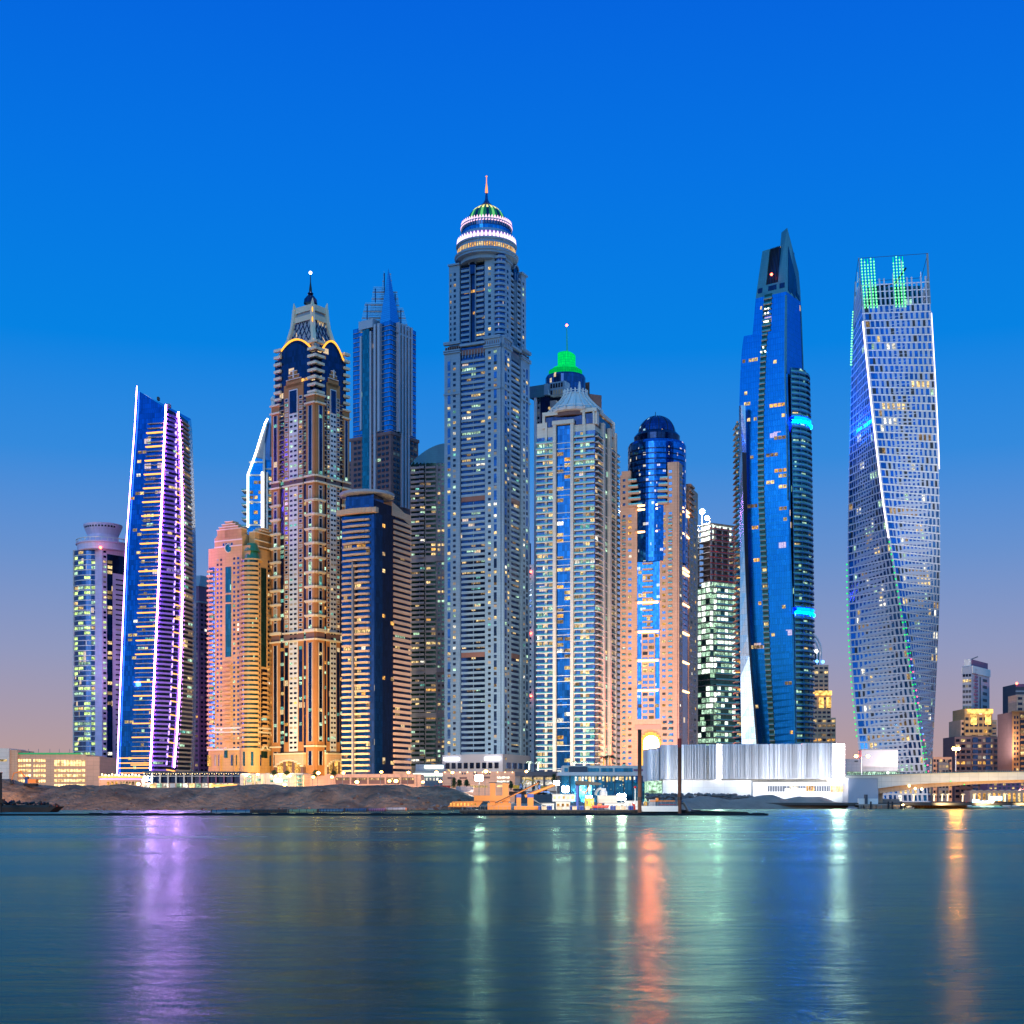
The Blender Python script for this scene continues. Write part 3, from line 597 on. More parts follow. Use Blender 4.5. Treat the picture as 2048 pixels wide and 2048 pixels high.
# ---- brick-and-gold tower with the flared crown
c = corner(545, 631, 697, 890, math.atan2(66, 86)); D = 890; fl, fr = c['fl'], c['fr']
T = tower('brick_tower', 'brown brick tower with cream cornices and a flared lattice crown carrying a needle spire', c['N'])
zA, zB, zC, zD = Z(1540, D), Z(1278, D), Z(963, D), Z(790, D); p = 10.0 * D / F; pu = 14.4 * D / F
T.add('wall', 'g_deep', *prism(grow(c['q'], -1.6), GZ, Z(700, D)))
def bays(f, P, W_, G, side):
    """P pavilions (a,b,top) W_ middle bay (a,b) G glass gaps"""
    for a, b, top in P:
        u0, u1 = f.U(a), f.U(b); um = (u0 + u1) / 2; T.add('wall', 'terracotta', *fbox(f, u0, u1, GZ, top, -4, .9))
        for zlo, zhi, tall in ((zA + 3, zA + 12, True), (zA + 18, zB - 2, True), (zB + 6, zC - 2, False), (zC + 4, top - 6, True)):
            n = max(1, round((zhi - zlo) / (3 * p))); q3 = (zhi - zlo) / n
            for j in range(n):
                z = zlo + q3 * j
                if tall: T.add('window', 'g_deep', *fbox(f, um - (u1 - u0) * .2, um + (u1 - u0) * .2, z, z + q3 - .05, -.1, 1.0))
                else:
                    T.add('cornice', 'trim', *fbox(f, u0 - .02, u1 + .02, z - .5, z + .45, -.1, 1.9)); T.add('cornice', 'trim', *fbox(f, u0 - .01, u1 + .01, z - 1.1, z - .5, -.1, 1.4))
                    for zz0, zz1 in ((z + .9, z + 6.3), (z + 7.2, z + 8.7)):
                        T.add('window_frame', 'white', *fbox(f, um - (u1 - u0) * .22, um + (u1 - u0) * .22, zz0 - .25, zz1 + .25, -.1, 1.0)); T.add('window', pick(.1, 'elite', 'g_deep'), *fbox(f, um - (u1 - u0) * .16, um + (u1 - u0) * .16, zz0, zz1, -.1, 1.06))
                if random.random() < .35: T.add('window', random.choice(PAL['elite']), *fbox(f, um - (u1 - u0) * .17, um + (u1 - u0) * .17, z + 1, z + 3, -.1, 1.1))
            if tall:
                T.add('window_frame', 'white', *fbox(f, um - (u1 - u0) * .24, um - (u1 - u0) * .2, zlo, zhi, -.1, 1.08)); T.add('window_frame', 'white', *fbox(f, um + (u1 - u0) * .2, um + (u1 - u0) * .24, zlo, zhi, -.1, 1.08))
        for z in (zA + 14.5, zB - .5, zB + 4.6, zC - .5, zC + 3.4, top - 5, top): T.add('cornice', 'trim', *fbox(f, u0 - .02, u1 + .02, z, z + 1.0, -.1, 2.0)); 
        for z in (zB + .5, zC + .5): T.add('louvre', 'louvre', *fbox(f, u0, u1, z, z + 3.6, -.1, 1.1))
    a, b, wa, wb, top = W_; u0, u1 = f.U(a), f.U(b); w0, w1 = f.U(wa), f.U(wb)
    T.add('wall', 'terracotta', *fbox(f, u0, u1, GZ, top, -4, .5)); T.add('wall', 'white', *fbox(f, w0, w1, zA + 12, Z(815, D), -.1, .7))
    g = (w0 - u0)
    for k, (x0, x1) in enumerate(((u0 + g * .2, w0 - g * .2), (w1 + g * .2, u1 - g * .2))):
        wins(T, f, x0, x1, zB + 5, top - 8, p, .5, .26, 1, 'elite', 'white', .8, 'g_deep', .7, px=False)
        T.add('window', 'g_deep', *fbox(f, x0, x1, zA + 18, zB - 4, -.1, .7)); lits(T, f, x0, x1, zA + 18, zB, p, 1, .22, 'elite', .75, .6, px=False)
    wins(T, f, w0 + .006, w1 - .006, zA + 13, Z(818, D), p, .42, .13, 2, 'elite', None, .62, 'g_dark', .85, px=False)
    # tall framed window under the stepped gable
    T.add('window_frame', 'white', *fbox(f, w0 + .004, w1 - .004, Z(818, D), Z(769, D), -.1, .9)); T.add('window', 'g_deep', *fbox(f, w0 + .018, w1 - .018, Z(817, D), Z(771, D), -.1, 1.0))
    um = (u0 + u1) / 2; hw = (u1 - u0) / 2
    for k, (s, y0, y1) in enumerate(((.78, 760, 748), (.55, 748, 740), (.36, 740, 732))):
        T.add('gable', 'terracotta', *fbox(f, um - hw * s, um + hw * s, Z(y0, D) - 1, Z(y1, D), -3, .5)); T.add('cornice', 'white', *fbox(f, um - hw * s, um + hw * s, Z(y1, D), Z(y1, D) + .35, -3, .7))
    T.add('cornice', 'white', *fbox(f, um - .008, um + .012, Z(745, D), Z(729, D), -3, 1.1))
    for z in (zB - .5, zB + 4.6, zC - .5, zC + 3.4): T.add('cornice', 'trim', *fbox(f, u0 - .015, u1 + .015, z, z + 1.0, -.1, 1.6))
    for z in (zB + .5, zC + .5): T.add('louvre', 'louvre', *fbox(f, u0, u1, z, z + 3.6, -.1, .8))
    for a, b in G:
        T.add('glazing', 'g_deep', *fbox(f, f.U(a), f.U(b), GZ, Z(790, D), -3, .1)); lits(T, f, a, b, zA + 10, Z(790, D), p, 1, .22, 'elite', .2)
        T.multi('balcony', [fbox(f, f.U(a), f.U(b), zC, zC + .5, 0, 1) + ('slab',)])
        z = zC + 5
        while z < Z(795, D): T.multi('balcony', [fbox(f, f.U(a), f.U(b), z, z + .5, 0, 1.2) + ('slab',), fbox(f, f.U(a), f.U(b), z + .5, z + 1.2, 1.05, 1.2) + ('dark_metal',)]); z += p
bays(fl, [(545, 561, Z(795, D)), (614, 631, zD)], (569, 608, 579.5, 597, Z(757, D)), [(561, 569), (608, 614)], 0)
bays(fr, [(631, 647, zD), (684, 697, Z(805, D))], (652, 679, 659, 671, Z(757, D)), [(647, 652), (679, 684)], 1)
# dark glass head with arched eyebrow
lamp('led_amber', (1, .42, .05), 1.9, False)
for f, a, b, ypk, yend in ((fl, 564, 621, 670, 689), (fr, 643, 688, 673, 705)):
    u0, u1 = f.U(a), f.U(b); n = 12
    for i in range(n):
        t0, t1 = i / n, (i + 1) / n; h0 = 1 - (2 * t0 - .9) ** 2; h1 = 1 - (2 * t1 - .9) ** 2; z0 = Z(yend, D) + (Z(ypk, D) - Z(yend, D)) * h0; z1 = Z(yend, D) + (Z(ypk, D) - Z(yend, D)) * h1
        z0, z1 = max(z0, Z(705, D)), max(z1, Z(705, D)); sl = (z1 - z0) / ((u1 - u0) / n)
        T.add('glazing', 'g_deep', *fbox(f, u0 + (u1 - u0) * t0, u0 + (u1 - u0) * t1, Z(800, D), min(z0, z1), -6, .25))
        T.add('glazing', 'g_deep', *fbox(f, u0 + (u1 - u0) * t0, u0 + (u1 - u0) * t1, min(z0, z1) - 1.5, z0, -6, .25, slope=sl))
        T.add('light_strip', 'led_amber', *fbox(f, u0 + (u1 - u0) * t0, u0 + (u1 - u0) * t1, z0, z0 + 1.1, -.5, .9, slope=sl))
    lits(T, f, u0 + .02, u1 - .02, Z(760, D), Z(700, D), pu, 6, .05, 'warm', .3, .4, px=False)
for j in range(8):
    z = Z(785, D) + pu * j
    g = [fbox(fl, fl.U(618), 1 + 1.6 / fl.W(), z, z + 1.6, -1, 1.6) + ('trim',), fbox(fr, 0, fr.U(646), z, z + 1.6, -1, 1.6) + ('trim',)]; T.multi('balcony', g)
    T.multi('balcony', [fbox(fl, fl.U(551), fl.U(564), z, z + 1.6, -1, 1.6) + ('trim',)]); T.multi('balcony', [fbox(fr, fr.U(686), fr.U(697), z - 2, z - .4, -1, 1.6) + ('trim',)])
# crown: flared ribs, lattice skirt, two square rings, dome and needle
cen = np.array([(c['L'][0] + c['R'][0]) / 2, (c['L'][1] + c['R'][1]) / 2]); P4 = [np.array(v) for v in c['q']]
def cr(i, s): v = cen + (P4[i] - cen) * s; return (v[0], v[1])
prof = [(.86, 705), (.70, 686), (.56, 664), (.47, 643), (.43, 622), (.41, 604)]
for i in range(4):
    for (s0, y0), (s1, y1) in zip(prof, prof[1:] + [(.44, 590)]):
        a, b = cr(i, s0), cr(i, s1); w0 = 1.7 if y1 != 590 else 1.4; T.add('crown/rib', 'trim', *bar((a[0], a[1], Z(y0, 898)), (b[0], b[1], Z(y1, 898)), w0, (w0 if y1 != 590 else .3), 5))
for i in range(4):
    j = (i + 1) % 4
    for (s0, y0), (s1, y1) in zip(prof[:-1], prof[1:]):
        a, b, a2, b2 = cr(i, s0 * .93), cr(j, s0 * .93), cr(i, s1 * .93), cr(j, s1 * .93)
        V = [(a[0], a[1], Z(y0, 898)), (b[0], b[1], Z(y0, 898)), (b2[0], b2[1], Z(y1, 898)), (a2[0], a2[1], Z(y1, 898))]; T.add('crown', 'grey_light', V + [(cen[0] + (v[0] - cen[0]) * .9, cen[1] + (v[1] - cen[1]) * .9, v[2]) for v in V], [(0, 1, 2, 3), (4, 7, 6, 5), (0, 4, 5, 1), (1, 5, 6, 2), (2, 6, 7, 3), (3, 7, 4, 0)])
    f = lambda t, y, i=i, j=j: (lambda s: tuple((np.array(cr(i, s)) * (1 - t) + np.array(cr(j, s)) * t)) + (Z(y, 898),))(float(np.interp(y, [v[1] for v in prof][::-1], [v[0] for v in prof][::-1])) * .955)
    for k in range(-3, 6):
        for sgn in (1, -1):
            pts = []
            for m_ in range(7):
                t = k / 5 + sgn * m_ / 10 + (0 if sgn > 0 else .2); y = 700 - m_ * 12
                if 0 <= t <= 1: pts.append(f(t, y))
            for a, b in zip(pts, pts[1:]): T.add('crown/lattice', 'g_deep', *bar(a, b, .32, n=4))
for y0, y1, s in ((632, 621, .47), (613, 601, .45)): T.add('crown/ring', 'trim', *prism([cr(i, s) for i in range(4)], Z(y0, 898), Z(y1, 898)))
T.add('crown', 'louvre', *prism([cr(i, .38) for i in range(4)], Z(640, 898), Z(606, 898)))
for y in (608, 628, 675): v = cr(1, .5 if y < 640 else .7); T.add('crown/lamp', 'led_amber', *blob((v[0], v[1] - 2.5, Z(y, D)), .9, sq=(.5, .5, 2 if y < 640 else 1)))
T.add('crown/dome', 'g_deep', *lathe(cen[0], cen[1], [(4.4, Z(608, 914)), (4.1, Z(600, 914)), (2.6, Z(594, 914)), (1.4, Z(590.5, 914)), (2.0, Z(588, 914)), (1.2, Z(585, 914))], 16))
T.add('crown/spire', 'dark_metal', *lathe(cen[0], cen[1], [(1.0, Z(586, 914)), (.9, Z(578, 914)), (.35, Z(566, 914)), (.2, Z(548, 914))], 8)); lamp('bulb', (1, .92, .85), 6, False); T.add('crown/warning_light', 'bulb', *blob((cen[0], cen[1], Z(546, 914)), 1.0))
# podium with shallow arches
for f, a, b in ((fl, 556, 614), (fr, 647, 684)):
    u0, u1 = f.U(a), f.U(b); T.add('wall', 'beige', *fbox(f, u0, u1, GZ, Z(1508, D), -.1, 3)); T.add('cornice', 'trim', *fbox(f, u0, u1, Z(1508, D), Z(1505, D), -.1, 3.6)); n = 10
    for i in range(n):
        t = (i + .5) / n; zt = Z(1536, D) + (Z(1521, D) - Z(1536, D)) * (1 - (2 * t - 1) ** 2); x0, x1 = u0 + (u1 - u0) * i / n, u0 + (u1 - u0) * (i + 1) / n
        T.add('canopy', 'lit_amber' if i % 3 else 'louvre', *fbox(f, x0 + .002, x1, GZ, zt, -.1, 3.1)); T.add('canopy', 'trim', *fbox(f, x0, x1, zt, zt + 1, -.1, 3.9))
for f, us in ((fl, (.1, .9)), (fr, (.15, .9))):
    for u in us: T.add('window', 'lit_cool', *fbox(f, u - .04, u + .04, GZ + 6, GZ + 9, -.1, 1.6))
T.add('wall', 'terracotta', *prism(grow(c['q'], -.4), GZ, GZ + 8)); 
T.done()

# ---- slate-and-glass tower with splintered glass spires
c = corner(704, 781, 834, 1080, radians(35)); D = 1080; fl, fr = c['fl'], c['fr']
T = tower('splinter_tower', 'blue glass tower with white piers, topped by jagged translucent glass blades', c['N'])
T.add('wall', 'brown', *prism(grow(c['q'], 1.0), GZ, Z(865, D))); T.add('glazing', 'g_blue', *prism(grow(c['q'], -.8), Z(865, D), Z(640, D)))
for f in (fl, fr):
    z = Z(868, D); u0, u1 = (.03, 1) if f is fl else (0, .97)
    while z < Z(642, D): T.add('spandrel', 'grey_light', *fbox(f, u0, u1, z, z + .28, -2, .02)); z += 3.6
wins(T, fl, 708, 780, Z(1010, D), Z(868, D), 4.2, .5, .02, 9, 'mix', d=1.2, dark='g_dark'); wins(T, fr, 784, 832, Z(1010, D), Z(868, D), 4.2, .5, .02, 7, 'mix', d=1.2, dark='g_dark')
ledge(T, c['q'], Z(869, D), 2.4, 1.9, 'brown')
strip(T, fl, 728, 742, Z(1010, D), Z(645, D), 'g_teal', 2); 
for a, b, y0, y1 in ((723.5, 727, 850, 660), (743, 746, 1010, 655), (751, 755, 1010, 643), (758.5, 763, 860, 643)): T.add('pilaster', 'cladding', *fbox(fl, fl.U(a), fl.U(b), Z(y0, D), Z(y1, D), -.5, 2.4))
for i in range(5): a = 793 + i * 6.2; T.add('pilaster', 'cladding', *fbox(fr, fr.U(a), fr.U(a + 3), Z(1010 if i in (1, 2, 3) else 860, D), Z(640, D), -.5, 2.4))
T.add('pilaster', 'cladding', *fbox(fr, fr.U(793), fr.U(821), Z(664, D), Z(660, D), -.3, 2.0))
T.add('roof_block', 'cladding', *fbox(fl, fl.U(722), fl.U(750), Z(648, D), Z(631, D), -9, 2.8))
m0 = np.array([(c['L'][0] + c['R'][0]) / 2, (c['L'][1] + c['R'][1]) / 2]); dx = np.array([X(773, D + 15), D + 15])
# stepped louvred blades either side of a solid glass needle
cxp = X(773, D + 14)
for sx, tiers, off in ((-1, [(56, 640, 604), (40, 640, 572), (22, 640, 541)], 0), (1, [(46, 650, 614), (34, 650, 582), (21, 650, 546)], 0)):
    for k, (wpx, yb, yt) in enumerate(tiers):
        yy = D + 14 + k * 2.0 * 1.0; x_out = cxp + sx * wpx * D / F; zt = Z(yt, yy); zb = Z(652, D); n = int((zt - zb) / 1.25)
        for i in range(n):
            z = zb + (zt - zb) * i / n; t = (z - zb) / (zt - zb); xo = x_out - sx * t * 5.0; xi = cxp + sx * 2
            if sx < 0 and k == 2: xo += t * 1
            T.multi('slat', [box(min(xo, xi), max(xo, xi), yy, yy + .5, z, z + .85) + ('blade_glass' if (i % 4) else 'grey_light',)])
        T.add('blade_post', 'g_deep', *box(x_out - sx * 6.4 - .35, x_out - sx * 6.4 + .35, yy - .3, yy + .9, zb, zt - 2))
n_l, n_n, n_r = (X(757, D), D + 8), (X(780, D), D + 2), (X(799, D), D + 12)
ap = (X(774, D), D + 12)
T.add('glass_needle', 'g_spire', [(n_l[0], n_l[1], Z(645, D)), (n_n[0], n_n[1], Z(638, D)), (n_r[0], n_r[1], Z(648, D)), (X(778, D), D + 24, Z(645, D)), (ap[0], ap[1], Z(536, ap[1]))], [(0, 1, 4), (1, 2, 4), (2, 3, 4), (3, 0, 4), (3, 2, 1, 0)])
T.done()

# ---- dark glass tower with beige crescent balconies
c = corner(684, 749, 820, 850, radians(25)); D = 850; fl, fr = c['fl'], c['fr']; p = 11.45 * D / F
T = tower('crescent_tower', 'dark blue glass tower with beige crescent balconies and a disc canopy on its roof', c['N'])
zt = Z(1025, D); T.add('wall', 'g_deep', *prism(c['q'], GZ, zt))
u = fr.U; T.add('wall', 'g_deep', *fbox(fr, 0, u(790), GZ, Z(1000, D), -8, .2)); lits(T, fr, 752, 770, Z(1530, D), Z(1040, D), p, 2, .1, 'warm', .3); lits(T, fr, 772, 788, Z(1530, D), Z(1040, D), p, 2, .03, 'warm', .3)
T.add('glazing', 'g_navy', *fbox(fl, fl.U(741), 1, GZ, zt, -3, .3)); T.add('glazing', 'g_stripe', *fbox(fr, 0, fr.U(764), GZ, zt, -3, .35)); T.add('glazing', 'g_stripe', *fbox(fl, 0, fl.U(741), GZ, zt, -3, .1))
bowL = Face(c['L'], fl.P(fl.U(742), 0, 0)[:2])
def crescent(f, u0, u1, z, h, out, mat, n=5):
    g = []
    for i in range(n):
        a, b = u0 + (u1 - u0) * i / n, u0 + (u1 - u0) * (i + 1) / n; t = (i + .5) / n; d = out * (.55 + .45 * sin(pi * t))
        g.append(fbox(f, a, b, z, z + h, -.1, d) + (mat,))
    return g
n = int((Z(1040, D) - GZ) / p)
for j in range(n + 1):
    z = Z(1040, D) - j * p
    if j < 9: T.multi('balcony', crescent(fl, fl.U(688), fl.U(740), z, 1.15, 2.8, 'beige', 7))
    else: T.multi('balcony', crescent(fl, fl.U(686), fl.U(707), z, 1.15, 2.4, 'beige')); T.multi('balcony', crescent(fl, fl.U(712), fl.U(740), z, 1.15, 2.8, 'beige'))
lits(T, fl, 687, 741, Z(1530, D), Z(1040, D), p, 6, .10, 'warm', .4, .55, .36)
T.add('pilaster', 'grey', *fbox(fl, fl.U(708), fl.U(711), GZ, Z(1122, D), -.1, 3.0))
T.multi('balcony', crescent(fl, fl.U(678), fr.U(765) * 0 + 1.12, Z(1026, D), 3.0, 5.0, 'beige', 9))
T.add('penthouse', 'g_navy', *prism([fl.P(fl.U(693), 0, 1)[:2], fl.P(1, 0, 1)[:2], fr.P(u(770), 0, -1)[:2], fr.P(u(770), 0, -16)[:2], fl.P(fl.U(693), 0, -16)[:2]], Z(1026, D), Z(988, D)))
pc = fl.P(.62, 0, -6); T.add('roof_canopy', 'grey_light', *lathe(X(730, D), D + 13, [(15.8, Z(987, D)), (16.6, Z(985, D)), (16.6, Z(980, D)), (15.4, Z(980, D)), (15.2, Z(985, D))], 36))
for k in range(22): a = 2 * pi * k / 22; T.add('rib', 'grey', *bar((X(730, D) + 9 * cos(a), D + 13 + 9 * sin(a), Z(983, D)), (X(730, D) + 16 * cos(a), D + 13 + 16 * sin(a), Z(986, D)), .3))
# beige banded right wing
ztR = Z(1000, D); T.add('wall', 'g_deep', *fbox(fr, u(789), 1, GZ, Z(1020, D), -14, .2)); wi = np.array([u(786), 1.0])
arc_r = Face(fr.P(u(787), 0, 2.2)[:2], fr.P(1.0, 0, 0)[:2])
T.add('wall', 'beige', *fbox(fr, u(783), 1.0, Z(1045, D) + 8, Z(1005, D), -14, .6)); T.add('roof', 'beige', *fbox(fr, u(783), 1.0, Z(1005, D), Z(990, D), -14, .4, slope=-12))
j = 0; z = Z(1052, D) + 6
while z > GZ + 3:
    T.multi('balcony', [fbox(fr, u(786), 1.0, z, z + 1.75, -.1, 1.1) + ('beige',)]); z -= p
lits(T, fr, 789, 819, GZ + 4, Z(1060, D), p, 3, .05, 'mix', .4)
T.done()

# ---- dark green-grey tower under a curved glass roof
c = corner(821, 892, 912, 1000, radians(14)); D = 1000; fl = c['fl']; p = 9.4 * D / F
T = tower('arched_roof_tower', 'dim grey-green balcony tower with a curved glass roof, just left of the tallest tower', c['N'])
T.add('wall', 'grey', *prism(c['q'], GZ, Z(926, D)))
balc(T, fl, 822, 839, Z(1535, D), Z(925, D), p, 1.6, 'grey', glassm='g_green', lit=.10, n=2, railh=1.3); balc(T, fl, 840, 850, Z(1535, D), Z(925, D), p, 2.6, 'grey', glassm='g_green', lit=.14, n=1, railh=1.3)
balc(T, fl, 852, 872, Z(1535, D), Z(925, D), p, 1.2, 'grey', glassm='g_green', lit=.16, n=2, pal='warm'); wins(T, fl, 874, 890, Z(1535, D), Z(925, D), p, .5, .16, 2, 'mix', dark='g_green')
for y in (1122, 1345, 1435): band(T, fl, 821, 892, Z(y, D), 3.5, 1.0, 'grey')
n = 10
for i in range(n):
    a, b = i / n, (i + 1) / n; h = lambda t: Z(924, D) + (Z(886, D) - Z(924, D)) * sin(t * pi / 2) ** .8
    T.add('roof', 'roof_teal', *fbox(fl, a, b, Z(926, D), max(h(a), Z(926, D) + .1), -20, -.5, slope=(h(b) - h(a)) / (b - a)))
T.done()
# ---- the tallest tower, domed
c = corner(891, 1003, 1055, 930, radians(25)); D = 930; fl, fr = c['fl'], c['fr']; p = 10.85 * D / F
T = tower('domed_tower', 'tallest tower, pale stone, with a green dome ringed by glowing pink petals', c['N'])
zs = Z(676, D); zt = Z(512, D)
T.add('wall', 'stone_white', *prism(grow(c['q'], -2.0), GZ, zs)); 
mech = [Z(997, D), Z(1312, D)]
def pav(f, a, b, wa, wb, z0, z1, out, corn=()):
    u0, u1 = f.U(a), f.U(b); T.add('wall', 'stone_white', *fbox(f, u0, u1, z0, z1, -3, out))
    wins(T, f, wa[0], wa[1], z0 + 4, z1 - 7, p, .48, .3, 1, 'mix', None, .9, 'g_dark', out + .08)
    # tall two-storey slots alternating with single windows
    x0, x1 = f.U(wb[0]), f.U(wb[1]); z = z0 + 5; k = 0
    while z < z1 - 8:
        h = p * 1.75 if k % 2 else p * .62
        m = pick(.2, 'mix', 'g_pane'); T.add('window', 'g_pane', *fbox(f, x0, x1, z, z + h, -.1, out + .08))
        if m != 'g_pane': T.add('window', m, *fbox(f, x0, x1, z, z + p * .5, -.1, out + .14))
        z += h + p * .38; k += 1
pav(fl, 891, 922, (908, 914), (897.5, 903), GZ, zs - 4, 1.6); pav(fl, 972, 1003, (978, 984), (990, 995.5), GZ, zs, 1.6)
pav(fr, 1003, 1018, (1010.5, 1014), (1005.5, 1008.5), GZ, zs, 1.6); pav(fr, 1038, 1055, (1042.5, 1045), (1048, 1051), GZ, zs - 4, 1.6)
for f, a, b, n, s in ((fl, 924, 971, 5, 1), (fr, 1019, 1037, 3, 0)):
    u0, u1 = f.U(a), f.U(b); T.add('glazing', 'g_navy', *fbox(f, f.U(922) if s else u0, u1, GZ, zs, -2, .1))
    k = int((Z(705, D) - GZ) / p)
    for j in range(k):
        z = Z(705, D) - (j + 1) * p
        if any(abs(z - m_) < p * .9 for m_ in mech): continue
        T.multi('balcony', [fbox(f, u0, u1, z, z + 1.4, .9, 1.2) + ('stone_white',), fbox(f, u0, u1, z - .2, z, 0, 1.2) + ('stone_white',)])
        if s: T.add('pilaster', 'stone_white', *fbox(f, (u0 + u1) / 2 - .004, (u0 + u1) / 2 + .004, z + 1.75, z + p - .2, 0, .6))
    lits(T, f, u0, u1, GZ + 4, Z(705, D), p, n, .17, 'mix', .3, .45, .5, px=False)
    for m_ in mech: T.add('louvre', 'louvre', *fbox(f, u0, u1, m_, m_ + p * .9, 0, .9)); 
    T.add('louvre', 'louvre', *fbox(f, u0, u1, Z(700, D), Z(690, D), 0, .8))
    for i in range(8): T.add('louvre_fin', 'stone_white', *fbox(f, u0 + (u1 - u0) * (i + .4) / 8, u0 + (u1 - u0) * (i + .55) / 8, Z(706, D), Z(692, D), 0, 1.2))
# mid cornices
def cornice_pair(f, a, b, y, h=1.0, out=2.4): band(T, f, a, b, Z(y, D), h, out, 'stone_white')
for f, a, b in ((fl, 890, 923), (fl, 970, 1003.0), (fr, 1003, 1019), (fr, 1037, 1056)):
    for y in (694, 690, 676, 673): cornice_pair(f, a, b, y, .9, 2.6)
    cornice_pair(f, a, b, 778, 1.0, 2.3)
    n = 7 if f is fl else 4; u0, u1 = f.U(a + 1), f.U(b - 1)
    for i in range(n):
        x = u0 + (u1 - u0) * (i + .5) / n; T.add('louvre_fin', 'louvre', *fbox(f, x - .006, x + .006, Z(688, D), Z(680, D), -.1, 1.75))
band(T, fl, 922, 972, Z(683, D), 1.6, 2.2, 'stone_white', part='cornice'); band(T, fr, 1018, 1038, Z(683, D), 1.6, 2.2, 'stone_white')
# upper shaft
c2 = corner(900, 1000, 1048, 936, radians(25)); gl, gr = c2['fl'], c2['fr']; T.add('wall', 'stone_white', *prism(grow(c2['q'], -1.6), zs, Z(515, D)))
for f, a, b, wx_ in ((gl, 900, 921, [(902, 905), (909, 914)]), (gl, 971, 991, [(978, 984)]), (gr, 1006, 1018, [(1010, 1013)]), (gr, 1039, 1048, [(1041.5, 1044)])):
    zt_ = Z(517, 936); T.add('wall', 'stone_white', *fbox(f, f.U(a), f.U(b), zs, zt_, -3, 1.4)); band(T, f, a - 1, b + 1, zt_, 1.1, 2.6, 'stone_white')
    for x0, x1 in wx_: wins(T, f, x0, x1, zs + 3, zt_ - 4, p, .5, .2, 1, 'mix', dark='g_dark', wf=.9, d=1.5)
for f, a, b, g0, g1 in ((gl, 922, 970, 941, 952), (gr, 1018, 1039, 1026, 1030)):
    u0, u1 = f.U(a), f.U(b); T.add('glazing', 'g_deep', *fbox(f, u0, u1, zs, Z(524, 936), -2, .1)); T.add('pilaster', 'stone_white', *fbox(f, f.U(g0), f.U(g0) + .012, zs + 2, Z(524, 936), 0, 1.6)); T.add('pilaster', 'stone_white', *fbox(f, f.U(g1), f.U(g1) + .012, zs + 2, Z(524, 936), 0, 1.6))
    z = zs + 3
    while z < Z(532, 936):
        for x0, x1 in ((u0 + .015, f.U(g0) - .01), (f.U(g1) + .02, u1 - .015)): T.multi('balcony', [fbox(f, x0, x1, z, z + 1.5, 0, 1.1) + ('stone_white',)])
        z += p
    lits(T, f, u0, u1, zs, Z(560, 936), p, 8 if f is gl else 4, .07, 'warm', .3, .45, .55, px=False, run=.8)
    uc = (f.U(g0) + f.U(g1)) / 2 + .006; arch(T, f, uc, .065 if f is gl else .1, Z(540, 936), Z(522, 936), 1.5, 'g_deep', 'stone_white', 'arch_window')
bay = Arc(c2['N'][0], c2['N'][1] + 2.6, 3.9, radians(-50), radians(55)); T.add('bay', 'g_navy', *fbox(bay, 0, 1, zs, Z(508, 936), -2, 0))
z = zs + 1
while z < Z(512, 936): T.multi('balcony', [fbox(bay, 0, 1, z, z + 1.5, -.1, 1.0) + ('stone_white',)]); z += p
T.add('bay', 'stone_white', *fbox(bay, 0, 1, Z(508, 936), Z(498, 936), -3, .9))
# crown
cxp, cyp = X(973, 952), 952; ZZ = lambda y: Z(y, float(np.interp(y, [409, 438, 505], [952, 938, 934])))
T.add('crown', 'stone_white', *lathe(cxp, cyp, [(17.5, ZZ(514)), (17.5, ZZ(507)), (20.6, ZZ(505)), (20.6, ZZ(502)), (21.4, ZZ(500)), (21.4, ZZ(497)), (19.4, ZZ(496)), (19.4, ZZ(480)), (20.2, ZZ(479)), (20.4, ZZ(476)), (18.4, ZZ(476)), (18.0, ZZ(464)), (17.6, ZZ(462)), (16.6, ZZ(456))], 64))
for k in range(44):
    a = -pi / 2 * 1.15 + k * pi * 1.15 / 43; ar = Arc(cxp, cyp, 19.4, a - .025, a + .025); T.add('crown/window', 'lit_amber' if random.random() < .7 else 'lit_warm', *fbox(ar, 0, 1, ZZ(493), ZZ(485), -.2, .12))
T.add('crown/glazing', 'g_blue', *lathe(cxp, cyp, [(16.4, ZZ(457)), (16.4, ZZ(449))], 48)); T.add('crown/glazing', 'g_navy', *lathe(cxp, cyp, [(16.6, ZZ(449)), (16.9, ZZ(440))], 48))
for k in range(56): a = 2 * pi * k / 56; T.add('crown/baluster', 'grey_light', *bar((cxp + 17 * cos(a), cyp + 17 * sin(a), ZZ(448)), (cxp + 17 * cos(a), cyp + 17 * sin(a), ZZ(440)), .2, n=4))
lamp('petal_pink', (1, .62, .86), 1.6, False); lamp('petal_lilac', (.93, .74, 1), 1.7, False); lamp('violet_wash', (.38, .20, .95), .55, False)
def petals(R, R2, y0, y1, n, mat):
    for k in range(n):
        a = 2 * pi * k / n; h = pi / n * .82; z0, z1 = Z(y0, 935), Z(y1, 935); zm = z0 + (z1 - z0) * .55; V = []
        for r_ in (0, -.5):
            V += [(cxp + (R + r_) * sin(a - h * .7), cyp - (R + r_) * cos(a - h * .7), z0), (cxp + (R + r_) * sin(a + h * .7), cyp - (R + r_) * cos(a + h * .7), z0), (cxp + (R2 + r_ - .2) * sin(a + h), cyp - (R2 + r_ - .2) * cos(a + h), zm), (cxp + (R2 + r_) * sin(a), cyp - (R2 + r_) * cos(a), z1), (cxp + (R2 + r_ - .2) * sin(a - h), cyp - (R2 + r_ - .2) * cos(a - h), zm)]
        T.add('crown/petal', mat, V, [(0, 1, 2, 3, 4), (9, 8, 7, 6, 5)] + [(j, j + 5, (j + 1) % 5 + 5, (j + 1) % 5) for j in range(5)])
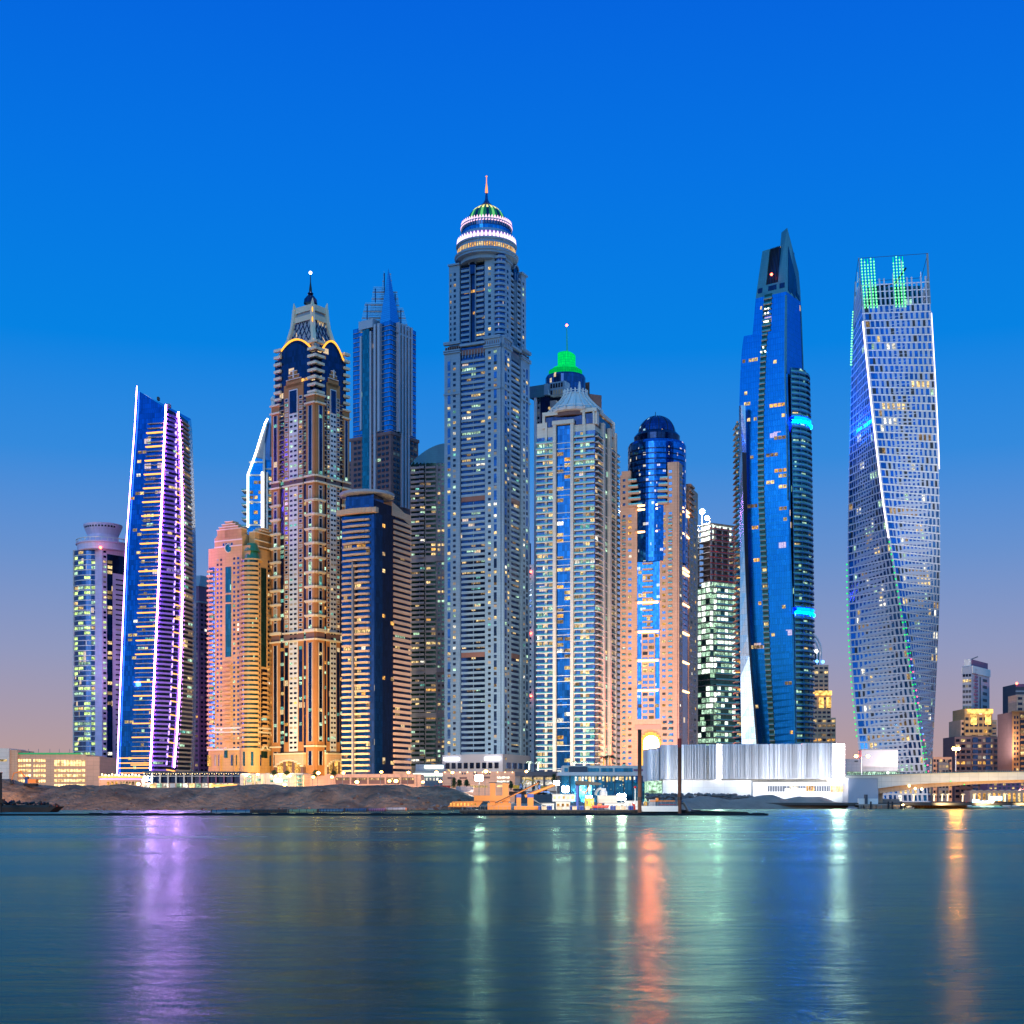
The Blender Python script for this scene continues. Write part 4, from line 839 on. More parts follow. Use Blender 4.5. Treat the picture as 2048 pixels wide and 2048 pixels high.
petals(20.2, 19.6, 476, 462, 46, 'petal_lilac'); petals(17.4, 16.8, 439, 427, 52, 'petal_pink')
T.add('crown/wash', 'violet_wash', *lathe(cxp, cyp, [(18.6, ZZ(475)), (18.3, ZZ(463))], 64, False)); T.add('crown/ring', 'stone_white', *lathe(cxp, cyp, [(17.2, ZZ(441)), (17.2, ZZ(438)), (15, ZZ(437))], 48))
dome = [(13.4, ZZ(438))] + [(13.4 * cos(t), ZZ(438) + 14.4 * sin(t)) for t in np.linspace(.1, 1.38, 9)]
wall('dome_green', (70, 168, 84), None, .25, .25, .6); T.add('dome', 'dome_green', *lathe(cxp, cyp, dome, 48))
lamp('dome_light', (1, .92, .36), 1.3, False); lamp('dome_glow', (.22, .9, .30), .75, False)
for k in range(20):
    a = 2 * pi * k / 20 + .08
    for (r0, z0), (r1, z1) in zip(dome[1:-1], dome[2:]):
        up = (z1 - dome[0][1]) / 14.4; mt = 'dome_light' if up > .72 else ('dome_glow' if k % 2 else 'g_deep')
        ar = Arc(cxp, cyp, 1, a - .06, a + .06); h = .07
        V = [(cxp + (r + .15) * sin(a + s * h), cyp - (r + .15) * cos(a + s * h), z) for r, z, s in ((r0, z0, -1), (r0, z0, 1), (r1, z1, 1), (r1, z1, -1))]
        T.add('dome/rib', mt, V + [(cxp + (v[0] - cxp) * .96, cyp + (v[1] - cyp) * .96, v[2]) for v in V], [(0, 1, 2, 3), (4, 7, 6, 5), (0, 4, 5, 1), (1, 5, 6, 2), (2, 6, 7, 3), (3, 7, 4, 0)])
T.add('spire', 'g_navy', *lathe(cxp, cyp, [(4.2, ZZ(411)), (2.2, ZZ(406)), (1.1, ZZ(400)), (.7, ZZ(388)), (.9, ZZ(387))], 14)); lamp('finial_orange', (1, .34, .12), 1.5, False)
T.add('finial', 'finial_orange', *lathe(cxp, cyp, [(.5, ZZ(387)), (.95, ZZ(385)), (.75, ZZ(376)), (.3, ZZ(366)), (.22, ZZ(354)), (.8, ZZ(353)), (.3, ZZ(351.5))], 10))
# podium
q = grow(c['q'], 2.4); T.add('podium', 'cladding', *prism(q, GZ, Z(1508, D) )); lamp('sign_white', (.9, .94, 1), 6, True)
for a, b in ((891, 921), (973, 1003)): T.add('light_strip', 'sign_white', *fbox(fl, fl.U(a), fl.U(b), Z(1520, D), Z(1514, D), 2.2, 3.0))
wins(T, fl, 892, 1002, Z(1541, D), Z(1524, D), 9, .7, .2, 9, 'mix', d=2.3); wins(T, fr, 1006, 1052, Z(1541, D), Z(1524, D), 9, .7, .1, 4, 'mix', d=2.3)
T.done()

# ---- white sliver of a tower with red lights, far between
D = 1200; T = Thing('slender_tower', 'thin white tower with red lights glimpsed right of the tallest tower', 'skyscraper', (X(1060, D), D, GZ), 'high-rise towers behind the shore')
f = Face((X(1045, D), D), (X(1071, D), D + 3)); T.add('wall', 'white', *prism([f.A(0), f.B(0), (X(1071, D), D + 25), (X(1045, D), D + 25)], GZ, Z(1128, D))); T.add('glazing', 'g_navy', *box(X(1040, D), X(1062, D), D + 4, D + 25, Z(1128, D), Z(1085, D)))
wins(T, f, 1053, 1063, GZ + 40, Z(1130, D), 4.6, .4, .06, 1, 'mix', dark='g_deep', wf=.9)
for y in (1144, 1267, 1392): T.add('warning_light', 'beacon', *blob((X(1062, D), D - 1, Z(y, D)), 1.0))
T.done()

# ---- green-crowned tower behind the cream one
c = corner(1068, 1112, 1205, 1000, radians(28)); D = 1000; T = tower('green_crowned_tower', 'tower topped by a glowing green drum and thin antenna, behind the cream tower', c['N']); fl = c['fl']
T.add('wall', 'grey', *prism(c['q'], GZ, Z(800, D))); f = c['fl']
strip(T, f, 1081, 1100, GZ, Z(785, D), 'g_deep', .1); wins(T, f, 1074, 1080, GZ, Z(785, D), 3.6, .5, .05, 1, 'mix', dark='g_dark')
T.add('pilaster', 'white', *fbox(f, f.U(1069), f.U(1074), GZ, Z(785, D), -.1, .8)); T.add('penthouse', 'roof_teal', *prism([f.P(-.16, 0, 1)[:2], f.P(.5, 0, 1)[:2], f.P(.5, 0, -15)[:2], f.P(-.16, 0, -15)[:2]], Z(790, D), Z(768, D), [f.P(-.3, 0, 3)[:2], f.P(.62, 0, 3)[:2], f.P(.62, 0, -15)[:2], f.P(-.3, 0, -15)[:2]]))
T.add('penthouse', 'stone_white', *fbox(f, f.U(1093), f.U(1101), Z(790, D), Z(768, D), -8, 4)); wins(T, f, 1101, 1127, Z(792, D), Z(766, D), 4.6, .65, 0, 5, dark='g_dark', d=.8); T.add('wall', 'stone_white', *fbox(f, f.U(1100), f.U(1130), Z(790, D), Z(764, D), -8, .5))
kx, ky = X(1131, 1018), 1018; D = 1012; T.add('drum', 'g_navy', *lathe(kx, ky, [(14.4, Z(800, D)), (14.4, Z(753, D)), (13.6, Z(749, D))], 48))
def green(name, pw):
    m, N, K = newmat(name); tc = N('ShaderNodeTexCoord'); bt = N('ShaderNodeTexBrick'); bt.offset = 0; bt.inputs['Scale'].default_value = 1; bt.inputs['Brick Width'].default_value = 1.1; bt.inputs['Row Height'].default_value = 1.8; bt.inputs['Mortar Size'].default_value = .07
    bt.inputs['Color1'].default_value = (0, 1, .16, 1); bt.inputs['Color2'].default_value = (0, .72, .16, 1); bt.inputs['Mortar'].default_value = (0, .34, .10, 1); K(tc.outputs['UV'], bt.inputs[0])
    e = N('ShaderNodeEmission'); e.inputs[1].default_value = pw; K(bt.outputs[0], e.inputs[0]); o = N('ShaderNodeOutputMaterial'); K(e.outputs[0], o.inputs[0]); m.cycles.emission_sampling = 'NONE'
green('green_glow', .95); green('green_glow_dim', .55)  # green light from the drum's base put in as the crown's own glow
T.add('crown', 'green_glow_dim', *lathe(kx, ky, [(12.2, Z(752, D)), (11.9, Z(738, D))], 48)); T.add('crown', 'green_glow', *lathe(kx, ky, [(8.8, Z(740, D)), (9.0, Z(732, D)), (6.6, Z(729, D))], 40))
nseg = 28; V = []; Rr = 6.4
for k in range(nseg): a = 2 * pi * k / nseg; V.append((kx + .8 + Rr * cos(a), ky + Rr * sin(a), Z(733, D)))
for k in range(nseg): a = 2 * pi * k / nseg; V.append((kx + .8 + Rr * cos(a), ky + Rr * sin(a), Z(702, D) - 2.0 * max(0, cos(a)) ** 1.3))
T.add('crown', 'green_glow', V, [tuple(range(nseg, 2 * nseg))] + [(k, (k + 1) % nseg, nseg + (k + 1) % nseg, nseg + k) for k in range(nseg)])
T.add('antenna', 'crown_green', *bar((kx + 1.2, ky, Z(705, D)), (kx + .9, ky, Z(648, D)), .5, .2)); T.add('antenna/warning_light', 'beacon', *blob((kx + .9, ky, Z(645, D)), .9))
T.add('roof_block', 'louvre', *prism([(X(1172, D), D + 14), (X(1181, D), D + 12), (X(1181, D), D + 26), (X(1172, D), D + 26)], Z(815, D), Z(754, D))); T.add('roof_block', 'louvre', *prism([(X(1181, D), D + 12), (X(1206, D), D + 16), (X(1206, D), D + 30), (X(1181, D), D + 30)], Z(860, D), Z(778, D)))
T.done()

# ---- cream tower with glass-fronted balconies
c = corner(1074, 1190, 1234, 900, radians(21)); D = 900; fl, fr = c['fl'], c['fr']; p = 11.72 * D / F
T = tower('balcony_tower', 'cream tower with stacked glass balconies, a teal glass stripe and a ribbed skirt-shaped roof', c['N'])
zt = Z(836, D); T.add('wall', 'cream', *prism(c['q'], GZ, zt)); z0 = GZ + 6
def bb(f, a, b, n, z1, **k): balc(T, f, a, b, z0, z1, p, 2.2, 'white', 'rail_glass', .85, .5, 'g_navy', .2, n, 'mix', **k)
bb(fl, 1074, 1108, 3, Z(866, D)); bb(fl, 1150, 1190, 4, Z(860, D)); bb(fr, 1190, 1201, 2, Z(860, D)); bb(fr, 1216, 1234, 2, Z(868, D))
for a, b in ((1090.5, 1095), (1167, 1172)): T.add('pilaster', 'cream', *fbox(fl, fl.U(a), fl.U(b), GZ, zt, -.1, 1.0))
for a, b in ((1108, 1114), (1143, 1149)): T.add('pilaster', 'cream', *fbox(fl, fl.U(a), fl.U(b), GZ, Z(838, D), -.1, 2.6))
for a, b in ((1200, 1203), (1213, 1216), (1225, 1227)): T.add('pilaster', 'cream', *fbox(fr, fr.U(a), fr.U(b), GZ, Z(838, D), -.1, 2.6))
strip(T, fl, 1114, 1143, GZ, Z(846, D), 'g_stripe', .6); strip(T, fr, 1203, 1213, GZ, Z(846, D), 'g_teal', .6)
lits(T, fl, 1114, 1143, z0, Z(850, D), p, 2, .30, 'warm', .7, .62, .2, run=.2); lits(T, fr, 1203, 1213, z0, Z(850, D), p, 1, .2, 'cool', .7)
k = 0; z = z0
while z < Z(850, D): 
    if k % 4 in (0, 3): T.add('spandrel', 'white', *fbox(fl, fl.U(1114), fl.U(1143), z, z + .4, 0, .9)); T.add('spandrel', 'white', *fbox(fr, fr.U(1203), fr.U(1213), z, z + .4, 0, .9))
    z += p; k += 1
T.add('frame', 'cream', *fbox(fl, fl.U(1107), fl.U(1150), Z(844, D), Z(836, D), -.1, 3.0)); T.add('glazing', 'g_deep', *fbox(fl, fl.U(1088), .99, Z(846, D), Z(826, D), -6, .4)); T.add('glazing', 'g_deep', *fbox(fr, .01, fr.U(1225), Z(850, D), Z(826, D), -6, .4))
T.add('frame', 'cream', *fbox(fl, fl.U(1086), 1 + 1.4 / fl.W(), Z(823, D), Z(816, D), -7, 1.4)); T.add('frame', 'cream', *fbox(fr, 0, fr.U(1226), Z(823, D), Z(816, D), -7, 1.4))
for f, a, b in ((fl, 1086, 1091), (fl, 1166, 1171), (fl, 1187, 1190), (fr, 1190, 1194), (fr, 1222, 1226)): T.add('frame', 'cream', *fbox(f, f.U(a), f.U(b), Z(848, D), Z(822, D), -2, 1.4))
kx, ky = X(1151, 917), 917; ZZ = lambda y: Z(y, 906)
sk = [(14.6, 826), (17.6, 822), (17.9, 817), (16.0, 811), (12.6, 801), (9.6, 791), (8.0, 783), (7.6, 779)]
T.add('roof', 'white', *lathe(kx, ky, [(r * .94, ZZ(y)) for r, y in sk], 36)); T.add('roof', 'louvre', *lathe(kx, ky, [(15.2, ZZ(832)), (15.2, ZZ(824))], 36))
for k in range(18):
    a = 2 * pi * k / 18 + .1; ca, sa = cos(a), sin(a)
    for (r0, y0), (r1, y1) in zip(sk[1:], sk[2:] + [(7.8, 772)]): T.add('rib', 'white', *bar((kx + r0 * ca, ky + r0 * sa, ZZ(y0)), (kx + r1 * ca, ky + r1 * sa, ZZ(y1)), .65, .55, 4))
for y in (776, 781, 813): T.add('roof_ring', 'white', *lathe(kx, ky, [(7.9 if y < 800 else 17.2, ZZ(y + 1)), (7.9 if y < 800 else 17.2, ZZ(y - .6))], 30, False))
T.add('roof_horn', 'white', *bar((kx + 2.4, ky - 4, ZZ(779)), (kx + 2.4, ky - 4, ZZ(757)), 1.5, .5, 6)); T.add('window', 'lit_warm', *blob((kx - 17, ky - 6, ZZ(812)), .9))
T.done()

# ---- peach tower with the blue glass drum
c = corner(1241, 1355, 1393, 920, radians(19)); D = 920; fl, fr = c['fl'], c['fr']; p = 11.75 * D / F
T = tower('peach_tower', 'peach stone tower round a dark-domed blue glass drum, crossed by orange light bars', c['N'])
T.add('wall', 'peach', *prism(grow(c['q'], -1.5), GZ, Z(1010, D)))
for f, a, b, top, cols in ((fl, 1241, 1275, 935, [(1246, 1252), (1257, 1264)]), (fl, 1320, 1355, 924, [(1325, 1332), (1338, 1345)]), (fr, 1355, 1362, 924, [(1356.5, 1360)]), (fr, 1375, 1393, 950, [(1378, 1382), (1385, 1389)])):
    lo = Z(1008, D); w_ = f.U(b) - f.U(a); T.add('wall', 'peach', *fbox(f, f.U(a), f.U(b), GZ, lo, -4, 1.0))
    ta, tb = (a, a + (b - a) * .62) if f is fl and a < 1300 else ((a + (b - a) * .45, b) if a == 1320 else (a, b)); T.add('wall', 'peach', *fbox(f, f.U(ta), f.U(tb), lo, Z(top + 8, D), -6, 1.0)); T.add('gable', 'peach', *fbox(f, f.U(ta + (3 if a == 1241 else 0)), f.U(tb), Z(top + 8, D), Z(top, D), -6, 1.0))
    if f is fl:
        wins(T, f, cols[0][0], cols[0][1], GZ + 8, Z(1020, D), p, .42, .3, 1, 'warm', 'peach', .95, 'g_pane', 1.1); wins(T, f, cols[1][0], cols[1][1], GZ + 8, Z(1020, D), p, .42, .3, 1, 'warm', 'peach', .95, 'g_pane', 1.1)
        x = cols[0] if a == 1241 else cols[1]; wins(T, f, x[0], x[1], Z(1008, D), Z(top + 12, D), p, .42, .05, 1, 'warm', None, .9, 'g_pane', 1.1)
        z = GZ + 8
        while z < Z(1035, D): T.multi('balcony', [fbox(f, f.U(x[0]) - .006, f.U(x[1]) + .006, z, z + .3, 0, 2.2) + ('peach',), fbox(f, f.U(x[0]) - .006, f.U(x[1]) + .006, z + .3, z + 1.1, 2.05, 2.2) + ('rail_glass',)]); z += p
        # stepped crescent balconies that climb the drum
        for j in range(5):
            e = (5 - j) * 2.6; z = Z(1008, D) + j * p * 1.05
            if a == 1241: T.multi('balcony', [fbox(f, f.U(1258), f.U(1272 + e), z, z + 1.2, -2, 2.4) + ('peach',), fbox(f, f.U(1258), f.U(1272 + e), z + 1.2, z + 2.0, 2.2, 2.4) + ('rail_glass',)])
            else: T.multi('balcony', [fbox(f, f.U(1324 - e), f.U(1337), z, z + 1.2, -2, 2.4) + ('peach',), fbox(f, f.U(1324 - e), f.U(1337), z + 1.2, z + 2.0, 2.2, 2.4) + ('rail_glass',)])
    else:
        for x in cols: wins(T, f, x[0], x[1], GZ + 8, Z(top + 14, D), p, .42, .12, 2, 'warm', None, .7, 'g_pane', 1.1)
        if a == 1375:
            for j in range(6): z = Z(1010, D) + j * p; T.multi('balcony', [fbox(f, f.U(1375), f.U(1383), z, z + 1.2, -2, 2.4) + ('peach',)])
dc = (X(1314, 941), 941); T.add('drum', 'g_bow', *lathe(dc[0], dc[1], [(19.2, Z(1120, D)), (19.2, Z(886, 928)), (18.2, Z(880, 928)), (15.2, Z(878, 928))], 64))
T.add('drum', 'g_deep', *lathe(dc[0], dc[1], [(15.0, Z(882, 935)), (15.2, Z(868, 932)), (13.6, Z(862, 932)), (12.4, Z(860, 932))], 48))
dm = [(12.2 * cos(t), Z(863, 935) + 11.6 * sin(t)) for t in np.linspace(0, 1.5, 9)]; glass('g_dome', (30, 70, 140), (2.2, 1.6), .8, .15, .05, (.4, .8, 1), .3); T.add('dome', 'g_dome', *lathe(dc[0], dc[1], dm, 40)); T.add('dome/finial', 'dark_metal', *bar((dc[0] - 1, dc[1], Z(831, 941)), (dc[0] - 1, dc[1], Z(824, 941)), .2))
for k in range(12): 
    a = 2 * pi * k / 12
    for (r0, z0_), (r1, z1_) in zip(dm, dm[1:]): T.add('dome/rib', 'dark_metal', *bar((dc[0] + r0 * cos(a), dc[1] + r0 * sin(a), z0_), (dc[0] + r1 * cos(a), dc[1] + r1 * sin(a), z1_), .28, n=4))
dr = Arc(dc[0], dc[1], 19.2, radians(-70), radians(62))
for y in (895, 905, 916, 926, 938, 950, 962, 973, 985, 997): T.add('spandrel', 'g_deep', *fbox(dr, 0, 1, Z(y, D), Z(y - 3, D), -.1, .1))
lits(T, dr, .35, .62, Z(960, D), Z(915, D), p, 6, .3, 'warm', .18, .4, px=False)
# glass bows down the two faces with bars
bl = Arc(*(lambda q: (q[0], q[1] + 9.0))(fl.P((fl.U(1276) + fl.U(1319)) / 2, 0, 0)[:2]), 11.4, radians(-62), radians(28)); lamp('led_peach', (1, .56, .22), 5.5, False)
T.add('glazing', 'g_bow', *fbox(fl, fl.U(1275), fl.U(1320), GZ + 20, Z(1010, D), -3, .6)); T.add('glazing', 'g_blue', *fbox(fr, fr.U(1362), fr.U(1375), GZ, Z(1000, D), -3, .5)); lits(T, fl, 1276, 1319, Z(1440, D), Z(1030, D), p, 5, .16, 'warm', .7); 
bars = [1008, 1016, 1061, 1203, 1262, 1320, 1380]
for y in bars: T.add('light_strip', 'led_peach', *fbox(fl, fl.U(1277), fl.U(1317), Z(y, D) - .5, Z(y, D) + .6, .6, 2.6)); T.add('pilaster', 'peach', *fbox(fl, fl.U(1271), fl.U(1322), Z(y, D) + .6, Z(y, D) + 1.1, .6, 2.2))
for y in (1014, 1022, 1066, 1136, 1144, 1208, 1266, 1325, 1384): T.add('light_strip', 'led_peach', *fbox(fr, fr.U(1362), fr.U(1374.5), Z(y, D) + 1.2, Z(y, D) + 2.1, .6, 1.6))
z = Z(1255, D)
while z < Z(1035, D):
    T.add('spandrel', 'beige', *fbox(fl, fl.U(1286), fl.U(1306), z, z + 1.1, .3, 1.7)); T.add('spandrel', 'lilac', *fbox(fr, fr.U(1366), fr.U(1373), z, z + 1.1, .3, 1.2)); z += p
T.add('wall', 'peach', *fbox(fl, fl.U(1284), fl.U(1311), Z(1440, D), Z(1264, D), -1, 1.3)); wins(T, fl, 1285, 1310, Z(1440, D), Z(1264, D), p, .55, .15, 2, 'warm', None, .8, 'g_pane', 1.4)
T.add('wall', 'peach', *fbox(fl, fl.U(1271), fl.U(1323), GZ, Z(1437, D), -3, 1.2)); T.add('portal_sign', 'sign_coral', *fbox(fl, fl.U(1272), fl.U(1322), Z(1458, D), Z(1449, D), 0, 2.2)) if lamp('sign_coral', (1, .42, .32), 1.2, False) else 0
lamp('portal_glow', (1, .11, .02), 480, True); lamp('portal_gold', (1, .50, .09), 1.7, False)
uc = fl.U(1303); hw = (fl.U(1323) - fl.U(1283)) / 2; arch(T, fl, uc, hw, GZ, Z(1484, D), 2.0, 'portal_gold', 'tan', 'portal'); arch(T, fl, uc + .01, hw * .75, Z(1498, D), Z(1486, D), 2.6, 'portal_glow', None, 'portal_lamp')
wins(T, fl, 1324, 1350, Z(1500, D), Z(1437, D), p, .42, .1, 2, 'warm', d=1.3)
T.done()

# ---- tower under construction
c = corner(1393, 1420, 1472, 1020, radians(58)); D = 1020; fl, fr = c['fl'], c['fr']; p = 11.6 * D / F
T = tower('unfinished_tower', 'concrete tower under construction with bare floors, floodlit white at the top', c['N'])
core = grow(c['q'], -5); T.add('core', 'raw_concrete', *prism(core, GZ, Z(1052, D))); z = Z(1045, D); k = 0
while z > GZ + 4:
    T.add('floor_slab', 'raw_concrete', *prism(c['q'], z - .5, z)); y = HY - (z - CH) * F / D
    if not (1090 < y < 1165) and k and y < 1500:
        site = 'lit_site' if y < 1090 else None
        for f, n in ((fl, 3), (fr, 7)):
            if site: T.add('lit_panel', site, *fbox(f, .06, .94, z + .2, z + p - .9, -4, -3.4))
            elif 1350 < y < 1378: pass
            else:
                for i in range(n):
                    if random.random() < (.9 if y < 1350 else .55): T.add('window', random.choice(PAL['site']), *fbox(f, (i + .1) / n, (i + .88) / n, z + .3, z + p - .9, -.6, -.2))
    if y > 1165: T.multi('balcony', [fbox(fr, .2, 1.02, z, z + .9, .9, 1.1) + ('rail_glass',), fbox(fr, .2, 1.02, z - .3, z, 0, 1.1) + ('slab',)])
    elif k: T.add('baluster', 'red_paint', *fbox(fr, 0, 1, z + .1, z + .8, -.1, .02))
    z -= p; k += 1
T.add('glazing', 'g_green', *prism(grow(c['q'], -.8), GZ, Z(1168, D)))
for f, us in ((fl, (.03, .97)), (fr, (.25, .5, .75, .97))):
    for u_ in us: T.add('column', 'concrete', *fbox(f, u_ - .02, u_ + .02, Z(1168, D), Z(1050, D), -2.2, -.6))
T.add('mast', 'steel', *bar((X(1420, D + 6), D + 6, Z(1048, D)), (X(1420, D + 6), D + 6, Z(1032, D)), .5)); T.add('mast', 'steel', *bar((X(1404, D + 6), D + 6, Z(1048, D)), (X(1404, D + 6), D + 6, Z(1020, D)), .5))
lamp('flood_huge', (.92, 1, .90), 170, True); lamp('flood', (.94, 1, .90), 110, True)
lamp('flood_star', (.90, 1, .97), 2600, True); T.add('lamp_head', 'flood_star', *blob((X(1404, D), D - 1, Z(1024, D)), 1.7)); T.add('lamp_head', 'flood', *blob((X(1391, D), D - 1, Z(1030, D)), 1.3)); T.add('lamp_head', 'flood', *blob((X(1414, D), D - 1, Z(1037, D)), 1.5)); T.add('lamp_head', 'flood', *blob((X(1391, D), D - 1, Z(1026, D)), .9))
T.done()

# ---- teal balcony tower behind
D = 1090; T = Thing('teal_tower', 'teal balcony tower with amber upper floors, squeezed right of the unfinished tower', 'skyscraper', (X(1468, D), D, GZ), 'high-rise towers behind the shore')
f = Face((X(1446, D), D + 2), (X(1486, D), D)); T.add('wall', 'g_teal', *prism([f.A(0), f.B(0), (X(1486, D), D + 30), (X(1446, D), D + 30)], GZ, Z(1080, D)))
balc(T, f, 1452, 1484, GZ + 6, Z(1130, D), 4.3, 2.0, 'roof_teal', 'roof_teal', glassm='g_teal', lit=.18, n=3, pal='warm'); lits(T, f, 1452, 1480, Z(1130, D), Z(1094, D), 4.0, 3, .9, 'warm', .4)
T.add('light_strip', 'led_peach', *fbox(f, f.U(1466), f.U(1468.5), Z(1128, D), Z(1096, D), 1.8, 2.6))
for y in (1157, 1305, 1346): T.add('light_strip', 'led_orange', *fbox(f, f.U(1458), f.U(1480), Z(y, D), Z(y - 1.6, D), 2.0, 2.6))
T.add('roof_block', 'dark_metal', *box(X(1460, D), X(1472, D), D + 8, D + 18, Z(1080, D), Z(1074, D)))
T.done()
# ---- blue glass tower with a blade-shaped peak
D = 850
def lf(rows, d):
    g0 = lofty(rows, d)
    def g(z): return (float(np.mean([g0(z + k)[0] for k in (-16, -12, -8, -4, 0, 4, 8, 12, 16)])), d)
    return g
yy = [430, 488, 588, 655, 745, 840, 900, 1000, 1100, 1200, 1300, 1400, 1480, 1600]
EL = lf(list(zip(yy, [1531, 1527, 1511, 1487, 1480, 1478, 1477, 1476, 1484, 1487, 1491, 1500, 1512, 1520])), 864)
EN = lf(list(zip(yy, [1573, 1573, 1572, 1572, 1571, 1574, 1576, 1577, 1578, 1582, 1585, 1588, 1589, 1590])), 850)
ER = lf(list(zip(yy, [1590, 1596, 1601, 1604, 1607, 1611, 1614, 1618, 1620, 1621, 1622, 1623, 1624, 1624])), 868)
def EB(z): a = EL(z); b = ER(z); n_ = EN(z); return (a[0] + b[0] - n_[0], 884)
T = Thing('blade_tower', 'tall blue glass tower with a pointed blade peak and curved balconies at right', 'skyscraper', (EN(GZ)[0], D, GZ), 'high-rise towers behind the shore')
zs_ = list(np.linspace(GZ, Z(657, D), 70))
for a, b in zip(zs_, zs_[1:]): T.add('wall', 'g_tower', *prism([e(a) for e in (EL, EN, ER, EB)], a, b, [e(b) for e in (EL, EN, ER, EB)]))
# above the set-back on the left the shaft is narrower
EL2 = lf([(430, 1531), (488, 1528), (588, 1512), (655, 1504), (900, 1504)], 862)
def EB2(z): a = EL2(z); b = ER(z); n_ = EN(z); return (a[0] + b[0] - n_[0], 884)
za, zb = Z(657, D), Z(583, D); T.add('wall', 'g_tower', *prism([e(za) for e in (EL2, EN, ER, EB2)], za, zb, [e(zb) for e in (EL2, EN, ER, EB2)]))
zc = Z(560, D); T.add('head', 'roof_teal', *prism([e(zb) for e in (EL2, EN, ER, EB2)], zb, zc, [e(zc) for e in (EL2, EN, ER, EB2)]))
fT = Face(EL2, EN); fR = Face(EN, ER); fL = Face(EL, EN)
T.add('head', 'roof_teal', *fbox(fT, 0, .30, zc, Z(487, D), -18, .0)); T.add('head', 'g_deep', *fbox(fT, .30, .72, zc, Z(487, D), -16, -.8))
for i in range(7): T.add('louvre_fin', 'dark_metal', *fbox(fT, .33 + i * .056, .345 + i * .056, zc, Z(486, D), -.8, -.3))
# blade: the near corner rises to a point and slopes away to the right
n0, l0, r0 = EN(zc), fT.P(.72, zc, 0)[:2], ER(zc)
bl_ = lambda y, px, d: (X(px, d), d, Z(y, D))
V = [(l0[0], l0[1], zc), (n0[0], n0[1], zc), (r0[0], r0[1], zc), (l0[0] + 2, l0[1] + 17, zc), bl_(457, 1563, 856), bl_(454, 1574.5, 851), bl_(525, 1597.5, 866), bl_(460, 1568, 872)]
T.add('blade', 'roof_teal', V, [(0, 1, 5, 4), (1, 2, 6, 5), (2, 3, 7, 6), (3, 0, 4, 7), (4, 5, 6, 7), (3, 2, 1, 0)])
T.add('blade/louvre', 'g_deep', *prism([fR.P(.12, zc, .15)[:2], fR.P(.82, zc, .15)[:2], fR.P(.82, zc, -1)[:2], fR.P(.12, zc, -1)[:2]], Z(578, D), [Z(490, D), Z(540, D), Z(540, D), Z(490, D)], [fR.P(.12, Z(500, D), .3)[:2], fR.P(.70, Z(520, D), .3)[:2], fR.P(.70, Z(520, D), -1)[:2], fR.P(.12, Z(500, D), -1)[:2]]))
for a, b in ((.05, .2), (.40, .68), (.78, .95)): T.add('window', 'g_deep', *fbox(fT, a, b, Z(574, D), Z(564, D), -.1, .2))
for a, b in ((.15, .3), (.4, .6), (.7, .9)): T.add('window', 'g_deep', *fbox(fR, a, b, Z(578, D), Z(568, D), -.1, .2, slope=-8))
T.add('window', 'beacon', *blob((X(1543, 853), 853, Z(545, D)), .8))
p = 10.9 * D / F
# recessed balcony slot up the middle of the front
def slot(z): t = np.interp(z, [Z(1480, D), Z(1400, D), Z(1200, D), Z(1000, D), Z(840, D), Z(745, D), Z(590, D)], [.44, .46, .47, .46, .46, .50, .52]); return float(t)
lamp('downlight', (1, .93, .75), 9, False)
for (f, lo, hi, w_) in ((fL, GZ + 4, Z(660, D), 0), (fT, Z(656, D), Z(590, D), 1)):
    z = lo
    while z < hi:
        s = slot(z); 
        if w_: s = .42
        hw = .062 if not w_ else .13; T.add('glazing', 'g_green', *fbox(f, s - hw, s + hw, z, z + p, -.3, .12)); T.multi('balcony', [fbox(f, s - hw, s + hw, z, z + .45, .1, .9) + ('slab',), fbox(f, s - hw, s + hw, z + .45, z + 1.3, .75, .9) + ('rail_glass',)])
        if random.random() < .09: T.add('window', 'lit_warm', *fbox(f, s - hw * .7, s + hw * .7, z + 1.4, z + 3, 0, .3))
        z += p
for y, ds in ((610, (-.04, .05)), (619, (-.04, .05)), (636, (-.05, 0, .05)), (688, (0,)), (697, (-.04, .05))):
    for d_ in ds: q = (fT if y < 655 else fL).P((.42 if y < 655 else .5) + d_, Z(y, D), .8); T.add('window', 'downlight', *blob(q, .42))
for f, a, b, lo, hi in ((fL, .03, .38, 1460, 660), (fL, .56, .97, 1470, 660), (fT, .02, .3, 650, 590)): lits(T, f, a, b, Z(lo, D), Z(hi, D), p, 5, .035, 'warm', .18, .6, px=False, run=.6)
T.add('glazing', 'g_blue', *fbox(fR, 0, .3, GZ, Z(748, D), -1, 1.2))
